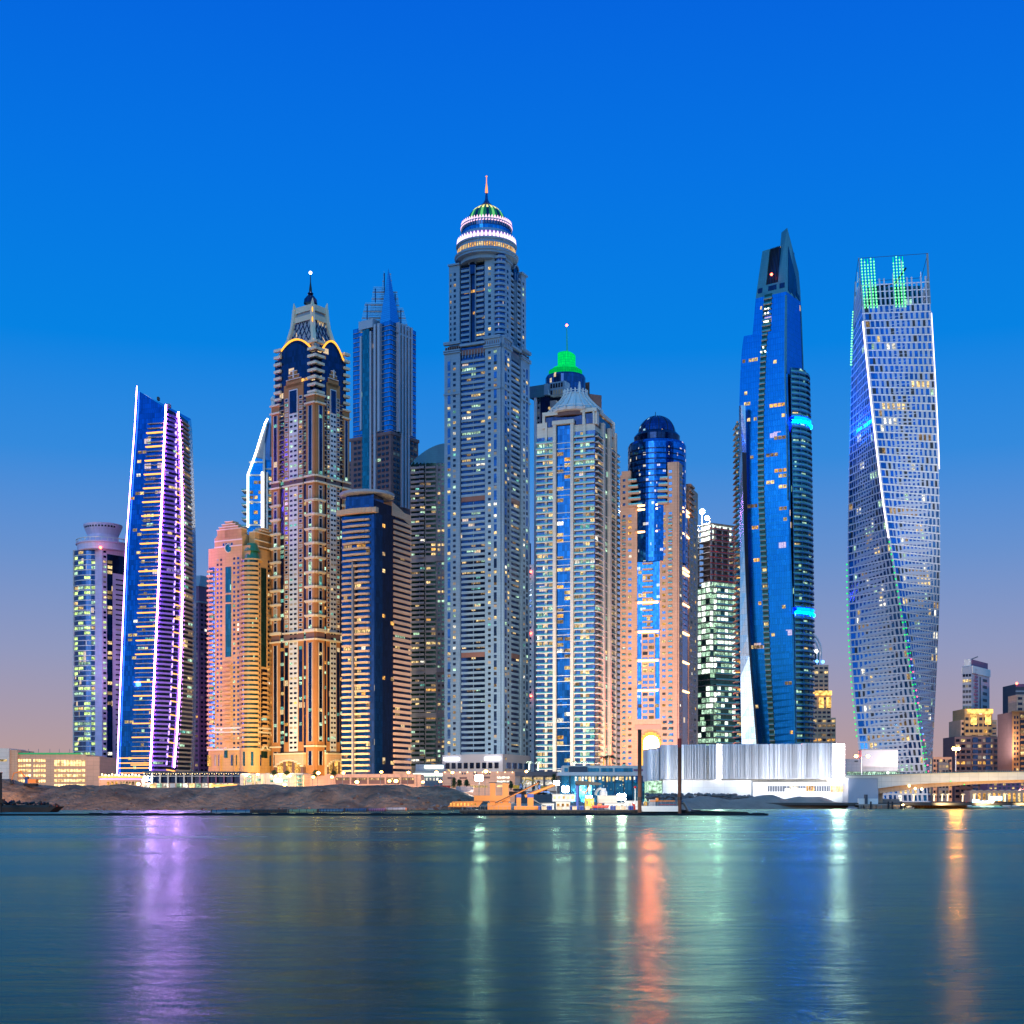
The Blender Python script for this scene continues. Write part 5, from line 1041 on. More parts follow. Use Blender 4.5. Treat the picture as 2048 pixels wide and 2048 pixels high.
# thin mullion trim on the near edge and a pale corner panel low on the left
for f, u_ in ((fL, .985), (fR, .02), (fR, .97)): T.add('trim', 'roof_teal', *fbox(f, u_ - .012, u_ + .012, Z(1000 if f is fL else 745, D), Z(590, D), -.1, .35))
ws = [(1605, 1485, 1522), (1480, 1483, 1512), (1300, 1480, 1497), (1100, 1480, 1488.5), (900, 1478, 1484), (800, 1478, 1481)]
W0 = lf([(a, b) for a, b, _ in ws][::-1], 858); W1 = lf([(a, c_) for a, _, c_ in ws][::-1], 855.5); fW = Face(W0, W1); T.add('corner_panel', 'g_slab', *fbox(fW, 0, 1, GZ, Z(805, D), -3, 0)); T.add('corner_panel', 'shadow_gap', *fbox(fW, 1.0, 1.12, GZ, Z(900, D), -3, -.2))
for i in range(58):
    y = 840 + i * 11.3; z = Z(y, D)
    T.multi('balcony', [box(X(1471.5, 862), X(1478.5 + max(0, (y - 1000)) * .006, 862), 862, 874, z, z + .4) + ('slab',), box(X(1471.5, 862), X(1478.5, 862), 861.9, 862.1, z + .4, z + 1.4) + ('rail_glass',)])
    if random.random() < .2: T.add('window', random.choice(PAL['warm']), *box(X(1473.5, 862), X(1476.5, 862), 862.3, 863, z + 1.4, z + 2.6))
# curved balcony stack
rows = [(745, 1578, 1615), (900, 1580, 1619), (1100, 1583, 1622), (1250, 1585, 1624), (1480, 1589, 1625), (1600, 1590, 1626)]
lamp('neon_blue', (0, .13, 1), 420, True); lamp('neon_fill', (0, .014, 1), 52, True); lamp('neon_edge', (.35, .75, 1), 5, False)
i = 0; z = GZ + 5
while z < Z(747, D):
    y = HY - (z - CH) * F / D; a = float(np.interp(y, [r[0] for r in rows], [r[1] for r in rows])); b = float(np.interp(y, [r[0] for r in rows], [r[2] for r in rows]))
    xa, xb = X(a, 850), X(b, 866); R = (xb - xa) * 1.03; ar = Arc(xa + .5, 866.5, R, 0, radians(88), 1.35)
    if (837 < y < 852) or (1218 < y < 1233):
        T.add('lit_panel', 'neon_fill', *fbox(ar, .1, 1, z, z + p, -3, -.2)); T.add('light_strip', 'neon_blue', *fbox(ar, .02, 1, z, z + .7, -.2, .4)); T.add('pilaster', 'stack_blue', *fbox(ar, .5, .52, z, z + p, -1, -.1))
    else:
        T.add('bay', 'g_green' if y > 1000 else 'g_teal', *fbox(ar, 0, 1, z, z + p, -4, -1.6)); T.multi('balcony', [fbox(ar, 0, 1, z - .1, z + .45, -1.6, .2) + ('stack_blue',), fbox(ar, 0, 1, z + .45, z + 1.35, 0, .15) + ('rail_glass',)])
        for k in range(4):
            T.add('pilaster', 'stack_blue', *fbox(ar, k / 4, k / 4 + .02, z, z + p, -1.7, -.9))
            if random.random() < .13: T.add('window', random.choice(['lit_cool', 'lit_cool', 'lit_warm']), *fbox(ar, k / 4 + .04, k / 4 + .2, z + 1.2, z + p - .7, -1.7, -1.4))
    z += p; i += 1
T.done()

# ---- twisted tower
D0 = 802; s_ = 38.2; zt = Z(530, 780)
ctr_px = lambda y: float(np.interp(y, [512, 900, 1545, 1600], [1784, 1786.5, 1794, 1795]))
zlo, zhi = GZ, Z(512, 806)
CY = D0 + 22
def tw_old(z):
    y = HY - (z - CH) * F / (CY - 20); ps = radians(float(np.interp(y, [512, 620, 1545, 1600], [-55, -45, 40, 45]))); return X(ctr_px(y), CY - 6), ps
TY = [500, 530, 620, 800, 900, 1000, 1100, 1200, 1300, 1400, 1483, 1545, 1605]
TP = [-57, -55, -50, -40.5, -34, -27.5, -18.5, -8.5, 1, 10.5, 18, 23.5, 28]
TX = [219.2, 219.4, 219.3, 220.3, 220.6, 220.8, 221.0, 221.1, 221.2, 221.7, 222.4, 223.0, 223.6]
def tw(z):
    y = HY - (z - CH) * F / 800; k = lambda t: float(np.mean([np.interp(y + d, TY, t) for d in (-50, -25, 0, 25, 50)]))
    return k(TX), radians(k(TP)), float(np.interp(y, [530, 1000, 1400, 1545], [38, 37, 35.6, 35.2])) / sqrt(2)
def tcorner(i, grow_=0):
    def g(z):
        cx_, ps, r = tw(z); a = -pi / 2 + ps + i * pi / 2; r += grow_; return (cx_ + r * cos(a), CY + r * sin(a))
    return g
TC = [tcorner(i) for i in range(4)]     # corner 0 faces the camera; 1 right, 2 far, 3 left
FT = [Face(TC[3], TC[0]), Face(TC[0], TC[1]), Face(TC[1], TC[2]), Face(TC[2], TC[3])]
T = Thing('twisted_tower', 'white twisting tower with staggered window slots and green light rows at its top', 'skyscraper', (X(1790, CY), CY, GZ), 'high-rise towers behind the shore')
zroof = Z(605, 801); nfl = 66; p = (zroof - GZ) / nfl
for j in range(nfl):
    a, b = GZ + j * p, GZ + (j + 1) * p; T.add('wall', 'cladding', *prism([t(a) for t in (TC[3], TC[0], TC[1], TC[2])], a, b, [t(b) for t in (TC[3], TC[0], TC[1], TC[2])]))
glass('g_twist', (52, 116, 186), (9, 9), .85, .1)
FT_ = []
ncol = 13
for fi, f in enumerate(FT):
    f.step = None
    for j in range(nfl):
        a = GZ + j * p; off = (j % 2) * .3
        if fi > 1 and j % 1: continue
        T.add('spandrel', 'white', *fbox(f, 0, 1, a, a + .32, -.05, .3))
        on = None
        for k in range(ncol):
            w_ = random.choice((.48, .48, .64)); c0 = (k + .12 + off * .9) / ncol; c1 = min(c0 + w_ / ncol, .985)
            if k == 0: c0, c1 = .035, .06 + .03
            if c1 - c0 < .008: continue
            r = random.random(); lower = j < nfl * .62
            if on and random.random() < .5: mt = on
            elif r < (.10 if lower else .035): mt = random.choice(('lit_warm', 'lit_warm', 'lit_dim', 'lit_white', 'lit_cool'))
            elif r < .17: mt = 'shadow_gap'
            else: mt = 'g_twist'
            on = mt if mt.startswith('lit') else None
            T.add('window', mt, *fbox(f, c0, c1, a + .6, a + p - .35, -.1, .12))
# screen wall around the roof terrace
zr2 = Z(545, 801)
for f, op in ((FT[0], 0), (FT[1], 1), (FT[2], 2), (FT[3], 3)):
    f.step = 10
    for lv in range(4): z = zroof + (zhi - zroof) * lv / 7 * 1.0; T.add('screen', 'white', *fbox(f, 0, 1, z, z + .3, -.5, .1))
    for k in range(15):
        zt_ = zroof + (zhi - zroof) * (.55 if k % 3 else .42)
        T.add('screen', 'cladding', *fbox(f, (k + .1) / 15, (k + .42) / 15, zroof, zt_, -.6, .1))
        if k % 2 and op in (1, 0): z3 = zhi - 3 - (k % 3) * 7; T.add('screen', 'white', *fbox(f, (k + .2) / 15, (k + .36) / 15, z3 - 6, z3, -.4, .1))
    T.add('screen', 'dark_metal', *fbox(f, 0, 1, zhi - .3, zhi - .12, -.1, .1)); T.add('screen', 'steel', *fbox(f, 0, .012, zroof, zhi, -.8, .3))
    f.step = None
T.add('roof_core', 'g_teal', *prism([tcorner(i, -6)(zroof) for i in (3, 0, 1, 2)], zroof, zroof + 12))
T.add('roof_crane', 'dark_metal', *bar((X(1770, CY), CY, zroof + 12), (X(1770, CY), CY, zroof + 18), 1.6)); T.add('roof_crane', 'dark_metal', *bar((X(1735, CY), CY, zroof + 16), (X(1790, CY), CY, zroof + 19), .6)); T.add('roof_crane', 'dark_metal', *bar((X(1790, CY), CY, zroof + 19), (X(1812, CY), CY, zhi), .5))
lamp('led_green', (.0, 1, .16), 1.3, False); lamp('led_green_hot', (.22, 1, .36), 2.2, False)
fA = Face(TC[0], TC[1])
for k, u_ in enumerate((.04, .085, .13, .175, .22, .50, .545, .59, .635)):
    z = zroof - 1
    if True:
        while z < zhi - 1 - (k % 3): 
            T.add('light_dot', 'led_green_hot', *blob(fA.P(u_ , z, .5), .42, 4, 6)); z += 1.75
        T.add('light_strip', 'led_green', *fbox(fA, u_ - .004, u_ + .004, zroof - 1, zhi - 1, .1, .3))
zz_ = zroof - 22
fLs = Face(TC[3], TC[0])
while zz_ < zhi - 18: T.add('light_dot', 'led_green_hot', *blob(fLs.P(.0 + .0, zz_, .4), .5, 4, 6)); zz_ += 1.6
lamp('led_line', (.95, .84, 1), 3.2, False)
def edge_pt(i, z, o=.5): cx_, ps, r = tw(z); a = -pi / 2 + ps + i * pi / 2; r += o; return (cx_ + r * cos(a), CY + r * sin(a), z)
n = 30; za, zb = Z(1077, 801), Z(637, 801)
for i in range(n): T.add('light_strip', 'led_line', *bar(edge_pt(0, za + (zb - za) * i / n), edge_pt(0, za + (zb - za) * (i + 1) / n), .42, n=4))
za, zb = Z(930, 800), Z(622, 800)
for i in range(14): T.add('light_strip', 'led_line', *bar(edge_pt(1, za + (zb - za) * i / 14), edge_pt(1, za + (zb - za) * (i + 1) / 14), .24, n=4))
lamp('dot_red', (1, .1, .2), 4, False); lamp('dot_blue', (.1, .25, 1), 4, False)
for i in range(38):
    z = Z(1085 + i * 12.4, 801); T.add('light_dot', 'led_green', *blob(edge_pt(0, z, .5), .5, 4, 6)); 
    if i > 12: T.add('light_dot', random.choice(('dot_red', 'dot_blue', 'led_green')), *blob((edge_pt(0, z, .6)[0] + 1.4, edge_pt(0, z, .6)[1], z + .3), .4, 4, 6))
    if i < 30: T.add('light_dot', 'led_green', *blob(edge_pt(3, Z(1110 + i * 12.4, 800), .5), .5, 4, 6))
T.done()

# ---- stepped tower beyond the blade tower
D = 1350; T = Thing('arched_tower', 'distant stepped apartment tower with a blue arched steel top and a floodlit golden band', 'apartment tower', (X(1635, D), D, GZ), 'apartment towers in the distance')
def bx(T, a, b, y0, y1, D, mat, dep=30, part='wall', n=0, pitch=4.4, lit=.2, pal='warm', inset=0, balcony=None):
    T.add(part, mat, *box(X(a, D), X(b, D), D + inset, D + inset + dep, Z(y1, D) if y1 < 1600 else GZ, Z(y0, D))); f = Face((X(a, D), D + inset), (X(b, D), D + inset))
    if n: wins(T, f, 0, 1, max(Z(y1, D), GZ) + .5, Z(y0, D) - .8, pitch, .5, lit, n, pal, None, .7, 'g_dark', .15, px=False)
    if balcony:
        z = max(Z(y1, D), GZ) + 1
        while z < Z(y0, D) - 2:
            for u_ in np.linspace(.1, .8, balcony): T.multi('balcony', [fbox(f, u_, u_ + .16, z, z + 1.1, 0, 1.6) + (mat,)])
            z += pitch
    return f
bx(T, 1618, 1657, 1330, 1385, D, 'beige', n=4, lit=.25, pal='green'); bx(T, 1616, 1661, 1382, 1440, D, 'beige', n=5, pal='warm', lit=.3, inset=-2); bx(T, 1614, 1669, 1436, 1600, D, 'beige', n=6, inset=-5, lit=.3, balcony=3)
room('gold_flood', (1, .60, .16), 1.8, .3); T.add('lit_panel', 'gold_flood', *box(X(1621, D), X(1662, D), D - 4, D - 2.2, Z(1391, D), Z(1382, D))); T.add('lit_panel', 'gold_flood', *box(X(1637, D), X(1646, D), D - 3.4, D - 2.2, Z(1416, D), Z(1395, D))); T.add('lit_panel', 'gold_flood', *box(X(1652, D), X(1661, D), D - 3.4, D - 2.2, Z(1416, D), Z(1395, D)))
for k in range(9):
    a0, a1 = pi / 2 * k / 9, pi / 2 * (k + 1) / 9
    for yo in (0, 12): T.add('arch', 'panel_metal', *bar((X(1610, D) + 15.5 * sin(a0), D + yo, Z(1305, D) + 20 * cos(a0)), (X(1610, D) + 15.5 * sin(a1), D + yo, Z(1305, D) + 20 * cos(a1)), 1.0, n=5))
for px in (1627, 1634, 1642): T.add('arch', 'panel_metal', *bar((X(px, D), D, Z(1330, D)), (X(px, D), D, Z(1292 if px < 1640 else 1305, D)), .9, n=5))
T.add('wall', 'g_teal', *box(X(1618, D), X(1640, D), D + 3, D + 12, Z(1330, D), Z(1298, D))); lamp('blue_spot', (.12, .35, 1), 5, False)
for px, y in ((1632, 1303), (1633, 1323), (1645, 1324)): T.add('lamp_head', 'blue_spot' if y > 1310 else 'bulb', *blob((X(px, D), D - 2, Z(y, D)), 1.6))
T.done()

# ---- twin-stage tower right of the twisted tower
D = 1100; T = Thing('stacked_tower', 'pale slab tower on a brown stepped base with a golden lit belt', 'apartment tower', (X(1953, D), D, GZ), 'apartment towers in the distance')
c = corner(1925, 1943, 1979, D, radians(35)); q = c['q']
T.add('wall', 'cladding', *prism(q, Z(1420, D), Z(1332, D))); T.add('roof_block', 'white', *fbox(c['fr'], .02, 1, Z(1346, D), Z(1331, D), -8, .8)); T.add('roof_block', 'mauve', *prism(grow(q, -3), Z(1332, D), Z(1318, D))); T.add('roof_block', 'white', *fbox(c['fr'], .02, .6, Z(1331, D), Z(1318, D), -6, -1)); T.add('roof_crane', 'steel', *bar((X(1945, D), D + 5, Z(1318, D)), (X(1960, D), D + 5, Z(1312, D)), .4))
f = c['fl']; wins(T, f, 0, 1, Z(1420, D), Z(1345, D), 4.4, .5, .03, 3, 'warm', None, .8, 'grey_dark', .3, px=False)
for i in range(12): z = Z(1418, D) + i * 4.4 * .62 * 1.0; T.multi('balcony', [fbox(c['fr'], .12 + (i % 2) * .05, .30, z, z + 1.6, -.1, .8) + ('mauve',)]); 
for i in range(6): z = Z(1412, D) + i * 5.2; T.add('window', 'grey_dark', *fbox(c['fr'], .62, .85, z, z + 2.2, -.1, .2))
T.add('pilaster', 'grey_dark', *fbox(c['fr'], .44, .50, Z(1420, D), Z(1350, D), -.1, .15))
bx(T, 1926, 1981, 1418, 1470, D, 'tan', n=6, inset=-4, lit=.25); fG = Face((X(1930, D), D - 4), (X(1981, D), D - 4))
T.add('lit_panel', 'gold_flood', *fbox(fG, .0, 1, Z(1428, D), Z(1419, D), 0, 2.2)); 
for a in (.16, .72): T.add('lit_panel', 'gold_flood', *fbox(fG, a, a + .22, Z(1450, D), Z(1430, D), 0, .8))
bx(T, 1920, 1992, 1440, 1475, D, 'beige', n=7, inset=-2, lit=.2, balcony=3, pitch=4.2)
bx(T, 1904, 2002, 1474, 1600, D, 'brown', n=9, inset=-7, lit=.25, balcony=4, pitch=4.2)
for a in (.36, .62): T.add('pilaster', 'g_navy', *fbox(Face((X(1904, D), D - 7), (X(2002, D), D - 7)), a, a + .1, GZ, Z(1476, D), 0, 1.0))
T.done()

# ---- brown tower at the right border and its taller neighbour
D = 1000; T = Thing('corner_apartment_tower', 'brown apartment tower with amber windows cut by the right edge', 'apartment tower', (X(2050, D), D, GZ), 'apartment towers in the distance')
bx(T, 2024, 2078, 1424, 1600, D, 'brown', n=0); f = Face((X(2024, D), D), (X(2078, D), D)); T.add('wall', 'terracotta', *fbox(f, .0, .26, GZ, Z(1425, D), 0, 1.2)); wins(T, f, .03, .23, GZ + 6, Z(1430, D), 3.6, .55, .3, 2, 'warm', None, .66, 'g_dark', 1.3, px=False); balc(T, f, .30, .98, GZ + 6, Z(1428, D), 3.6, 1.4, 'terracotta', lit=.3, n=4, pal='warm', px=False)
T.add('cornice', 'terracotta', *fbox(f, -.02, 1.02, Z(1425, D), Z(1422, D), -.1, 2)); bx(T, 2040, 2078, 1388, 1424, D, 'peach', n=3, inset=6, dep=18)
T.done()
D = 1150; T = Thing('banded_tower', 'slate tower with pale bands and a red roof light at the right edge', 'apartment tower', (X(2055, D), D, GZ), 'apartment towers in the distance')
f = bx(T, 2031, 2085, 1368, 1600, D, 'grey_dark'); T.add('cornice', 'mauve', *fbox(f, 0, 1, Z(1374, D), Z(1368, D), -.1, .5))
for i in range(20): T.add('spandrel', 'grey_light', *fbox(f, 0, 1, Z(1384 + i * 8, D), Z(1381 + i * 8, D), -.1, .4))
for i in range(3): T.add('window', 'lit_teal', *fbox(f, .04, .22, Z(1402 + i * 6, D), Z(1397 + i * 6, D), -.1, .5))
T.add('warning_light', 'beacon', *blob((X(2033, D), D - .5, Z(1369, D) + .8), 1.0)); T.done()
D = 1500; T = Thing('far_tower', 'hazy mauve tower far off beside the right border tower', 'apartment tower', (X(2021, D), D, GZ), 'apartment towers in the distance')
bx(T, 2019, 2028, 1467, 1600, D, 'mauve', n=2, lit=0, pitch=6); T.add('cornice', 'peach', *box(X(2017, D), X(2029, D), D - 1, D + 20, Z(1469, D), Z(1466, D))); T.done()
D = 1300; T = Thing('rust_tower', 'brown tower block seen as a sliver between the brick tower and the splinter tower', 'skyscraper', (X(700, D), D, GZ), 'high-rise towers behind the shore')
bx(T, 690, 712, 923, 1600, D, 'brown', n=3, lit=.02, pitch=4.5); T.done()
D = 1050; T = Thing('distant_block', 'low peach block behind the bridge, right of the twisted tower', 'building', (X(1890, D), D, GZ))
bx(T, 1866, 1904, 1514, 1600, D, 'peach', n=6, lit=.2, pitch=3.6); bx(T, 1874, 1894, 1526, 1600, D, 'grey', n=3, lit=.2, pitch=3.6, inset=-4); T.add('pilaster', 'g_dark', *box(X(1896, D), X(1899, D), D - .3, D, Z(1550, D), Z(1520, D))); T.done()
# ================================================================== shore terrain
from mathutils import noise, Vector as MV
def heightfield(name, label, x0, x1, y0, y1, nx, ny, fn, mat, kind='structure'):
    V, Fc = [], []
    for j in range(ny + 1):
        for i in range(nx + 1): x = x0 + (x1 - x0) * i / nx; y = y0 + (y1 - y0) * j / ny; V.append((x, y, fn(x, y)))
    for j in range(ny):
        for i in range(nx): a = j * (nx + 1) + i; Fc.append((a, a + 1, a + nx + 2, a + nx + 1))
    T = Thing(name, label, None, (0, 0, 0), None, kind); T.add(name, mat, V, Fc); o = T.done(True)
    for p in o.data.polygons: p.use_smooth = True
    return o
sky_px = [-80, 0, 31, 50, 83, 108, 135, 153, 176, 199, 238, 269, 300, 350, 400, 533, 585, 639, 678, 718, 798, 824, 851, 877, 905, 930, 950, 985]
sky_y = [1552, 1557, 1565, 1568, 1571, 1575, 1569, 1573, 1570, 1572, 1567, 1573, 1576, 1574, 1575, 1568, 1572, 1571, 1568, 1571, 1569, 1575, 1573, 1571, 1577, 1586, 1594, 1604]
def sm(t): t = max(0, min(1, t)); return t * t * (3 - 2 * t)
def bank(x, y):  # ridged spoil heap
    px = CX + x * F / 530; top = Z(float(np.interp(px, sky_px, sky_y)), 530); n = noise.fractal(MV((x * .045, y * .06, 1.3)), 1, 2, 6); r = abs(noise.fractal(MV((x * .10 + 7, y * .05, 4.1)), .9, 2.1, 5))
    t = (y - 497) / 33; h = -1.2 + (top + 1.2) * sm(t) ** .85
    env = sm(t * 1.5) * (1 - sm((y - 524) / 6) * .75)
    h += (n * 1.5 - r * 2.5) * env * min(1, (top + 1) / 6); back = sm((y - 540) / 50); return h * (1 - back) + (GZ + .15) * back
heightfield('sand_bank', None, X(-90, 530), X(1010, 530), 494, 610, 420, 46, bank, 'earth')
def shore(x, y):
    px = CX + x * F / 540; foot = float(np.interp(px, [880, 1300, 1450, 1800], [500, 515, 545, 566])); cr_ = float(np.interp(px, [860, 1000, 1290, 1380, 1415, 1450, 1480, 1530, 1580, 1610, 1640, 1680, 1710, 1770], [2.0, 2.0, 2.4, 3.6, 5.0, 4.4, 3.8, 4.6, 5.2, 3.4, 4.9, 4.6, 3.0, 1.6]))
    t = (y - foot) / 16; n = noise.fractal(MV((x * .09, y * .09, 9.3)), 1, 2, 6); h = -1.3 + (cr_ + 1.3) * sm(t) + n * .7 * sm(t) * (1 if cr_ > 3 else .35); b = sm((y - foot - 26) / 20); return h * (1 - b) + (GZ + .1) * b
heightfield('shore', None, X(860, 540), X(1775, 540), 494, 640, 330, 56, shore, 'sand')
plain('shore_apron', 'asphalt', -420, 150, 600, 640, GZ - .02).done(True)
# rock armour in front of the pavilion: nobody could count it
T = Thing('rock_armour', 'grey rock armour heaped along the foot of the white pavilion', 'rocks', (0, 0, 0), None, 'stuff'); rnd = random.Random(3)
for i in range(520):
    px = rnd.uniform(1296, 1505); d = rnd.uniform(563, 578); y = rnd.uniform(1588, 1601) if px < 1480 else rnd.uniform(1592, 1600); s = rnd.uniform(.45, 1.0)
    V, Fc = blob((X(px, d), d + (1601 - y) * .5, max(2.6, Z(y, d))), s, 4, 6, (1, 1, .7)); V = [(a + rnd.uniform(-.2, .2), b, c_ + rnd.uniform(-.15, .15)) for a, b, c_ in V]; T.add('rock_armour', 'rock', V, Fc)
for i in range(260):
    px = rnd.uniform(862, 990); d = rnd.uniform(505, 512); V, Fc = blob((X(px, d), d, rnd.uniform(.3, 1.6)), rnd.uniform(.3, .7), 4, 6, (1, 1, .7)); T.add('rock_armour', 'rock', V, Fc)
T.done(True)

T = Thing('shore_rubble', 'scattered brown rubble and small stones along the foot of the sand bank', 'rubble', (0, 0, 0), None, 'stuff'); rnd = random.Random(9)
for i in range(700):
    px = rnd.choice((60, 180, 320, 470, 640, 800, 880, 950)) + rnd.gauss(0, 55); d = rnd.uniform(500, 520) if rnd.random() < .15 else rnd.uniform(498.5, 504); x = X(px, d); h = bank(x, d)
    if h < -.1: continue
    s = rnd.uniform(.18, .55) * (1.5 if px > 800 else 1); V, Fc = blob((x, d, h + s * .2), s, 4, 6, (1.2, 1, .8)); V = [(a + rnd.uniform(-.12, .12), b, c_ + rnd.uniform(-.1, .1)) for a, b, c_ in V]; T.add('shore_rubble', rnd.choice(('rock', 'earth', 'rust')), V, Fc)
T.done(True)
# ================================================================== low buildings along the shore
def low(name, label, px0, px1, D, cat='building'): return Thing(name, label, cat, (X((px0 + px1) / 2, D), D, GZ), None)
def hb(T, a, b, y0, y1, D, mat, dep=20, part='wall', inset=0.0):
    T.add(part, mat, *box(X(a, D), X(b, D), D + inset, D + inset + dep, (Z(y1, D) if y1 < 1590 else GZ), Z(y0, D)))
# parking garage
D = 690; T = low('parking_garage', 'cream multi-storey car park with bright yellow open decks at the left edge', 0, 200, D)
hb(T, -40, 22, 1497, 1600, D, 'cream', 24, inset=-3); hb(T, 22, 37, 1500, 1600, D, 'beige', 24, inset=-1.5); hb(T, 37, 172, 1509, 1600, D, 'beige', 30); hb(T, 172, 200, 1513, 1600, D, 'peach', 30, inset=-.5)
for a, b, ys_ in ((35.5, 62, (1521, 1531, 1541, 1551, 1562)), (67, 91, (1521, 1531, 1541, 1551, 1562)), (109, 139, (1526, 1541, 1551, 1561, 1571)), (140.5, 170, (1526, 1541, 1551, 1561, 1571))):
    for y in ys_:
        h = 6 if y == 1526 else 2.6; T.add('window', 'lit_hall', *box(X(a, D), X(b, D), D - .15, D + .5, Z(y + h, D), Z(y - h, D))); n = 5
        for i in range(1, n): x = X(a + (b - a) * i / n, D); T.add('column', 'beige', *box(x - .12, x + .12, D - .4, D - .1, Z(y + h, D), Z(y - h, D)))
for a in (-38, -20): T.add('window', 'lit_warm', *box(X(a, D), X(a + 38, D), D - 3.1, D - 2, Z(1523, D), Z(1519, D)))
T.add('roof_rail', 'crown_green', *box(X(37, D), X(162, D), D - .3, D - .05, Z(1509, D), Z(1505.5, D)))
for px in (50, 70, 93, 112, 133): T.add('antenna', 'steel', *bar((X(px, D), D + 5, Z(1509, D)), (X(px, D), D + 5, Z(1497, D)), .12))
T.done()
lamp('led_pinkish', (1, .45, .75), 3, False); lamp('string_bulb', (1, .72, .32), 7, False); lamp('tube_white', (.85, 1, .82), 4, True)
D = 650; T = low('waterside_restaurant', 'single-storey pink restaurant with a glowing orange roof line, right of the car park', 198, 285, D)
hb(T, 198, 283, 1556, 1600, D, 'peach', 14); hb(T, 203, 286, 1551, 1556, D, 'trim', 15, 'roof', -.5); T.add('light_strip', 'led_orange', *box(X(198, D), X(287, D), D - .9, D - .5, Z(1555.5, D), Z(1552.5, D))); T.add('light_strip', 'led_violet_dim', *box(X(200, D), X(282, D), D - .3, D - .02, Z(1559, D), Z(1557.5, D)))
T.add('light_strip', 'led_orange', *box(X(235, D), X(285, D), D + 3, D + 3.4, Z(1546.5, D), Z(1545, D)))
for i in range(12): px = 205 + i * 6.7; T.add('lamp_head', 'string_bulb', *blob((X(px, D), D - .6, Z(1549 + (i % 3), D)), .42, 5, 8))
for a in (214, 222, 230): hb(T, a, a + 5, 1563, 1570, D, 'lit_amber', .3, 'window', -.1)
for i in range(6): hb(T, 240 + i * 6, 244 + i * 6, 1563, 1570, D, 'lit_warm' if i % 2 else 'lit_dim', .3, 'window', -.1)
T.done()
D = 655; T = low('steel_framed_pavilion', 'long open steel-framed hall with pale columns, dark bays and string lights', 285, 482, D)
hb(T, 285, 482, 1566, 1600, D, 'beige', 16); hb(T, 285, 482, 1543, 1546, D, 'grey_dark', 18, 'roof', -.8); hb(T, 286, 480, 1546, 1566, D, 'g_deep', 12, 'glazing', 2)
for i in range(13): px = 288 + i * 16; T.add('column', 'cream' if i < 7 else 'mauve', *box(X(px, D) - .3, X(px, D) + .3, D - .2, D + .4, Z(1567, D), Z(1546, D)))
T.add('beam', 'cream', *box(X(285, D), X(482, D), D - .3, D, Z(1553, D), Z(1551.6, D)))
for i in range(14): hb(T, 288 + i * 13, 298 + i * 13, 1567, 1575, D, ('lit_white', 'lit_hall', 'lit_cool')[i % 3] if i != 4 else 'cream', .3, 'window', -.1)
for i in range(40): px = 290 + i * 4.8; T.add('lamp_head', 'string_bulb', *blob((X(px, D), D - .9, Z(1547 + (i % 2), D)), .13, 4, 6))
T.add('lamp_head', 'flood', *blob((X(296, D), D - 1.5, Z(1559, D)), .7))
T.done()
D = 645; T = low('lobby_block', 'golden floodlit garage entrance with bright columns and a small lit sign', 480, 620, D)
hb(T, 480, 530, 1547, 1600, D, 'cream', 20); hb(T, 530, 606, 1546, 1600, D, 'cream', 20, inset=1); hb(T, 606, 622, 1548, 1600, D, 'beige', 20)
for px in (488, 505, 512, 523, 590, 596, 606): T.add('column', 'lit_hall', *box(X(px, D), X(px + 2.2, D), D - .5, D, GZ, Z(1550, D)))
for a, b, y in ((495, 503, 1553), (495, 503, 1562), (514, 522, 1560), (594, 604, 1553), (594, 604, 1561), (594, 604, 1569), (540, 546, 1562), (566, 575, 1561)): hb(T, a, b, y - 2.5, y + 2.5, D, 'lit_cool', .3, 'window', -.6 if a < 530 or a > 590 else .6)
for i, (a, b) in enumerate(((548, 550), (551, 553.4), (554.2, 555.4), (556.4, 558.8), (559.6, 562), (562.8, 564))): T.add('sign_letter', 'sign_white', *box(X(a, D), X(b, D), D + .4, D + .7, Z(1563, D), Z(1558 + (i % 2), D)))
for px in (542, 550, 561, 574): T.add('lamp_head', 'string_bulb', *blob((X(px, D), D + .5, Z(1552, D)), .5, 5, 8))
T.add('light_strip', 'string_bulb', *box(X(556, D), X(586, D), D, D + .4, Z(1548, D), Z(1546.6, D))); T.add('light_strip', 'string_bulb', *box(X(484, D), X(500, D), D - .6, D - .2, Z(1549, D), Z(1547.6, D))); T.done()
D = 640; T = low('retail_block', 'long low peach shop block with a shaded band of windows below the crescent tower', 620, 845, D)
hb(T, 620, 655, 1551, 1600, D, 'peach', 22); hb(T, 652, 842, 1548, 1600, D, 'peach', 24, inset=-.8); hb(T, 672, 828, 1555, 1568, D, 'louvre', .5, 'glazing', -1.0)
for i in range(34): px = 673 + i * 4.6; T.add('slat', 'lit_dim' if i % 3 else 'lit_warm', *box(X(px, D), X(px + 3.2, D), D - 1.15, D - .9, Z(1560, D), Z(1556, D)))
for px in (668, 700, 735, 770, 800, 830): T.add('pilaster', 'peach', *box(X(px, D), X(px + 3, D), D - 1.8, D - .7, GZ, Z(1549, D)))
T.done()
D = 700; T = low('canopy_shop', 'dark shop front under a bright white sign strip, left of the tallest tower base', 838, 890, D)
hb(T, 830, 890, 1541, 1600, D, 'grey', 24); hb(T, 826, 888, 1547, 1552, D, 'tube_white', .4, 'light_strip', -.7); hb(T, 848, 886, 1531, 1536, D, 'tube_white', .5, 'light_strip', 4); hb(T, 830, 888, 1528, 1541, D, 'grey_light', 12, 'wall', 5)
for a in (846, 852, 859, 866, 873): hb(T, a, a + 3.5, 1556, 1561, D, 'lit_white', .3, 'window', -.2)
T.done()
D = 670; T = low('podium_block', 'pale pink podium with small square windows at the foot of the tallest tower', 885, 1030, D)
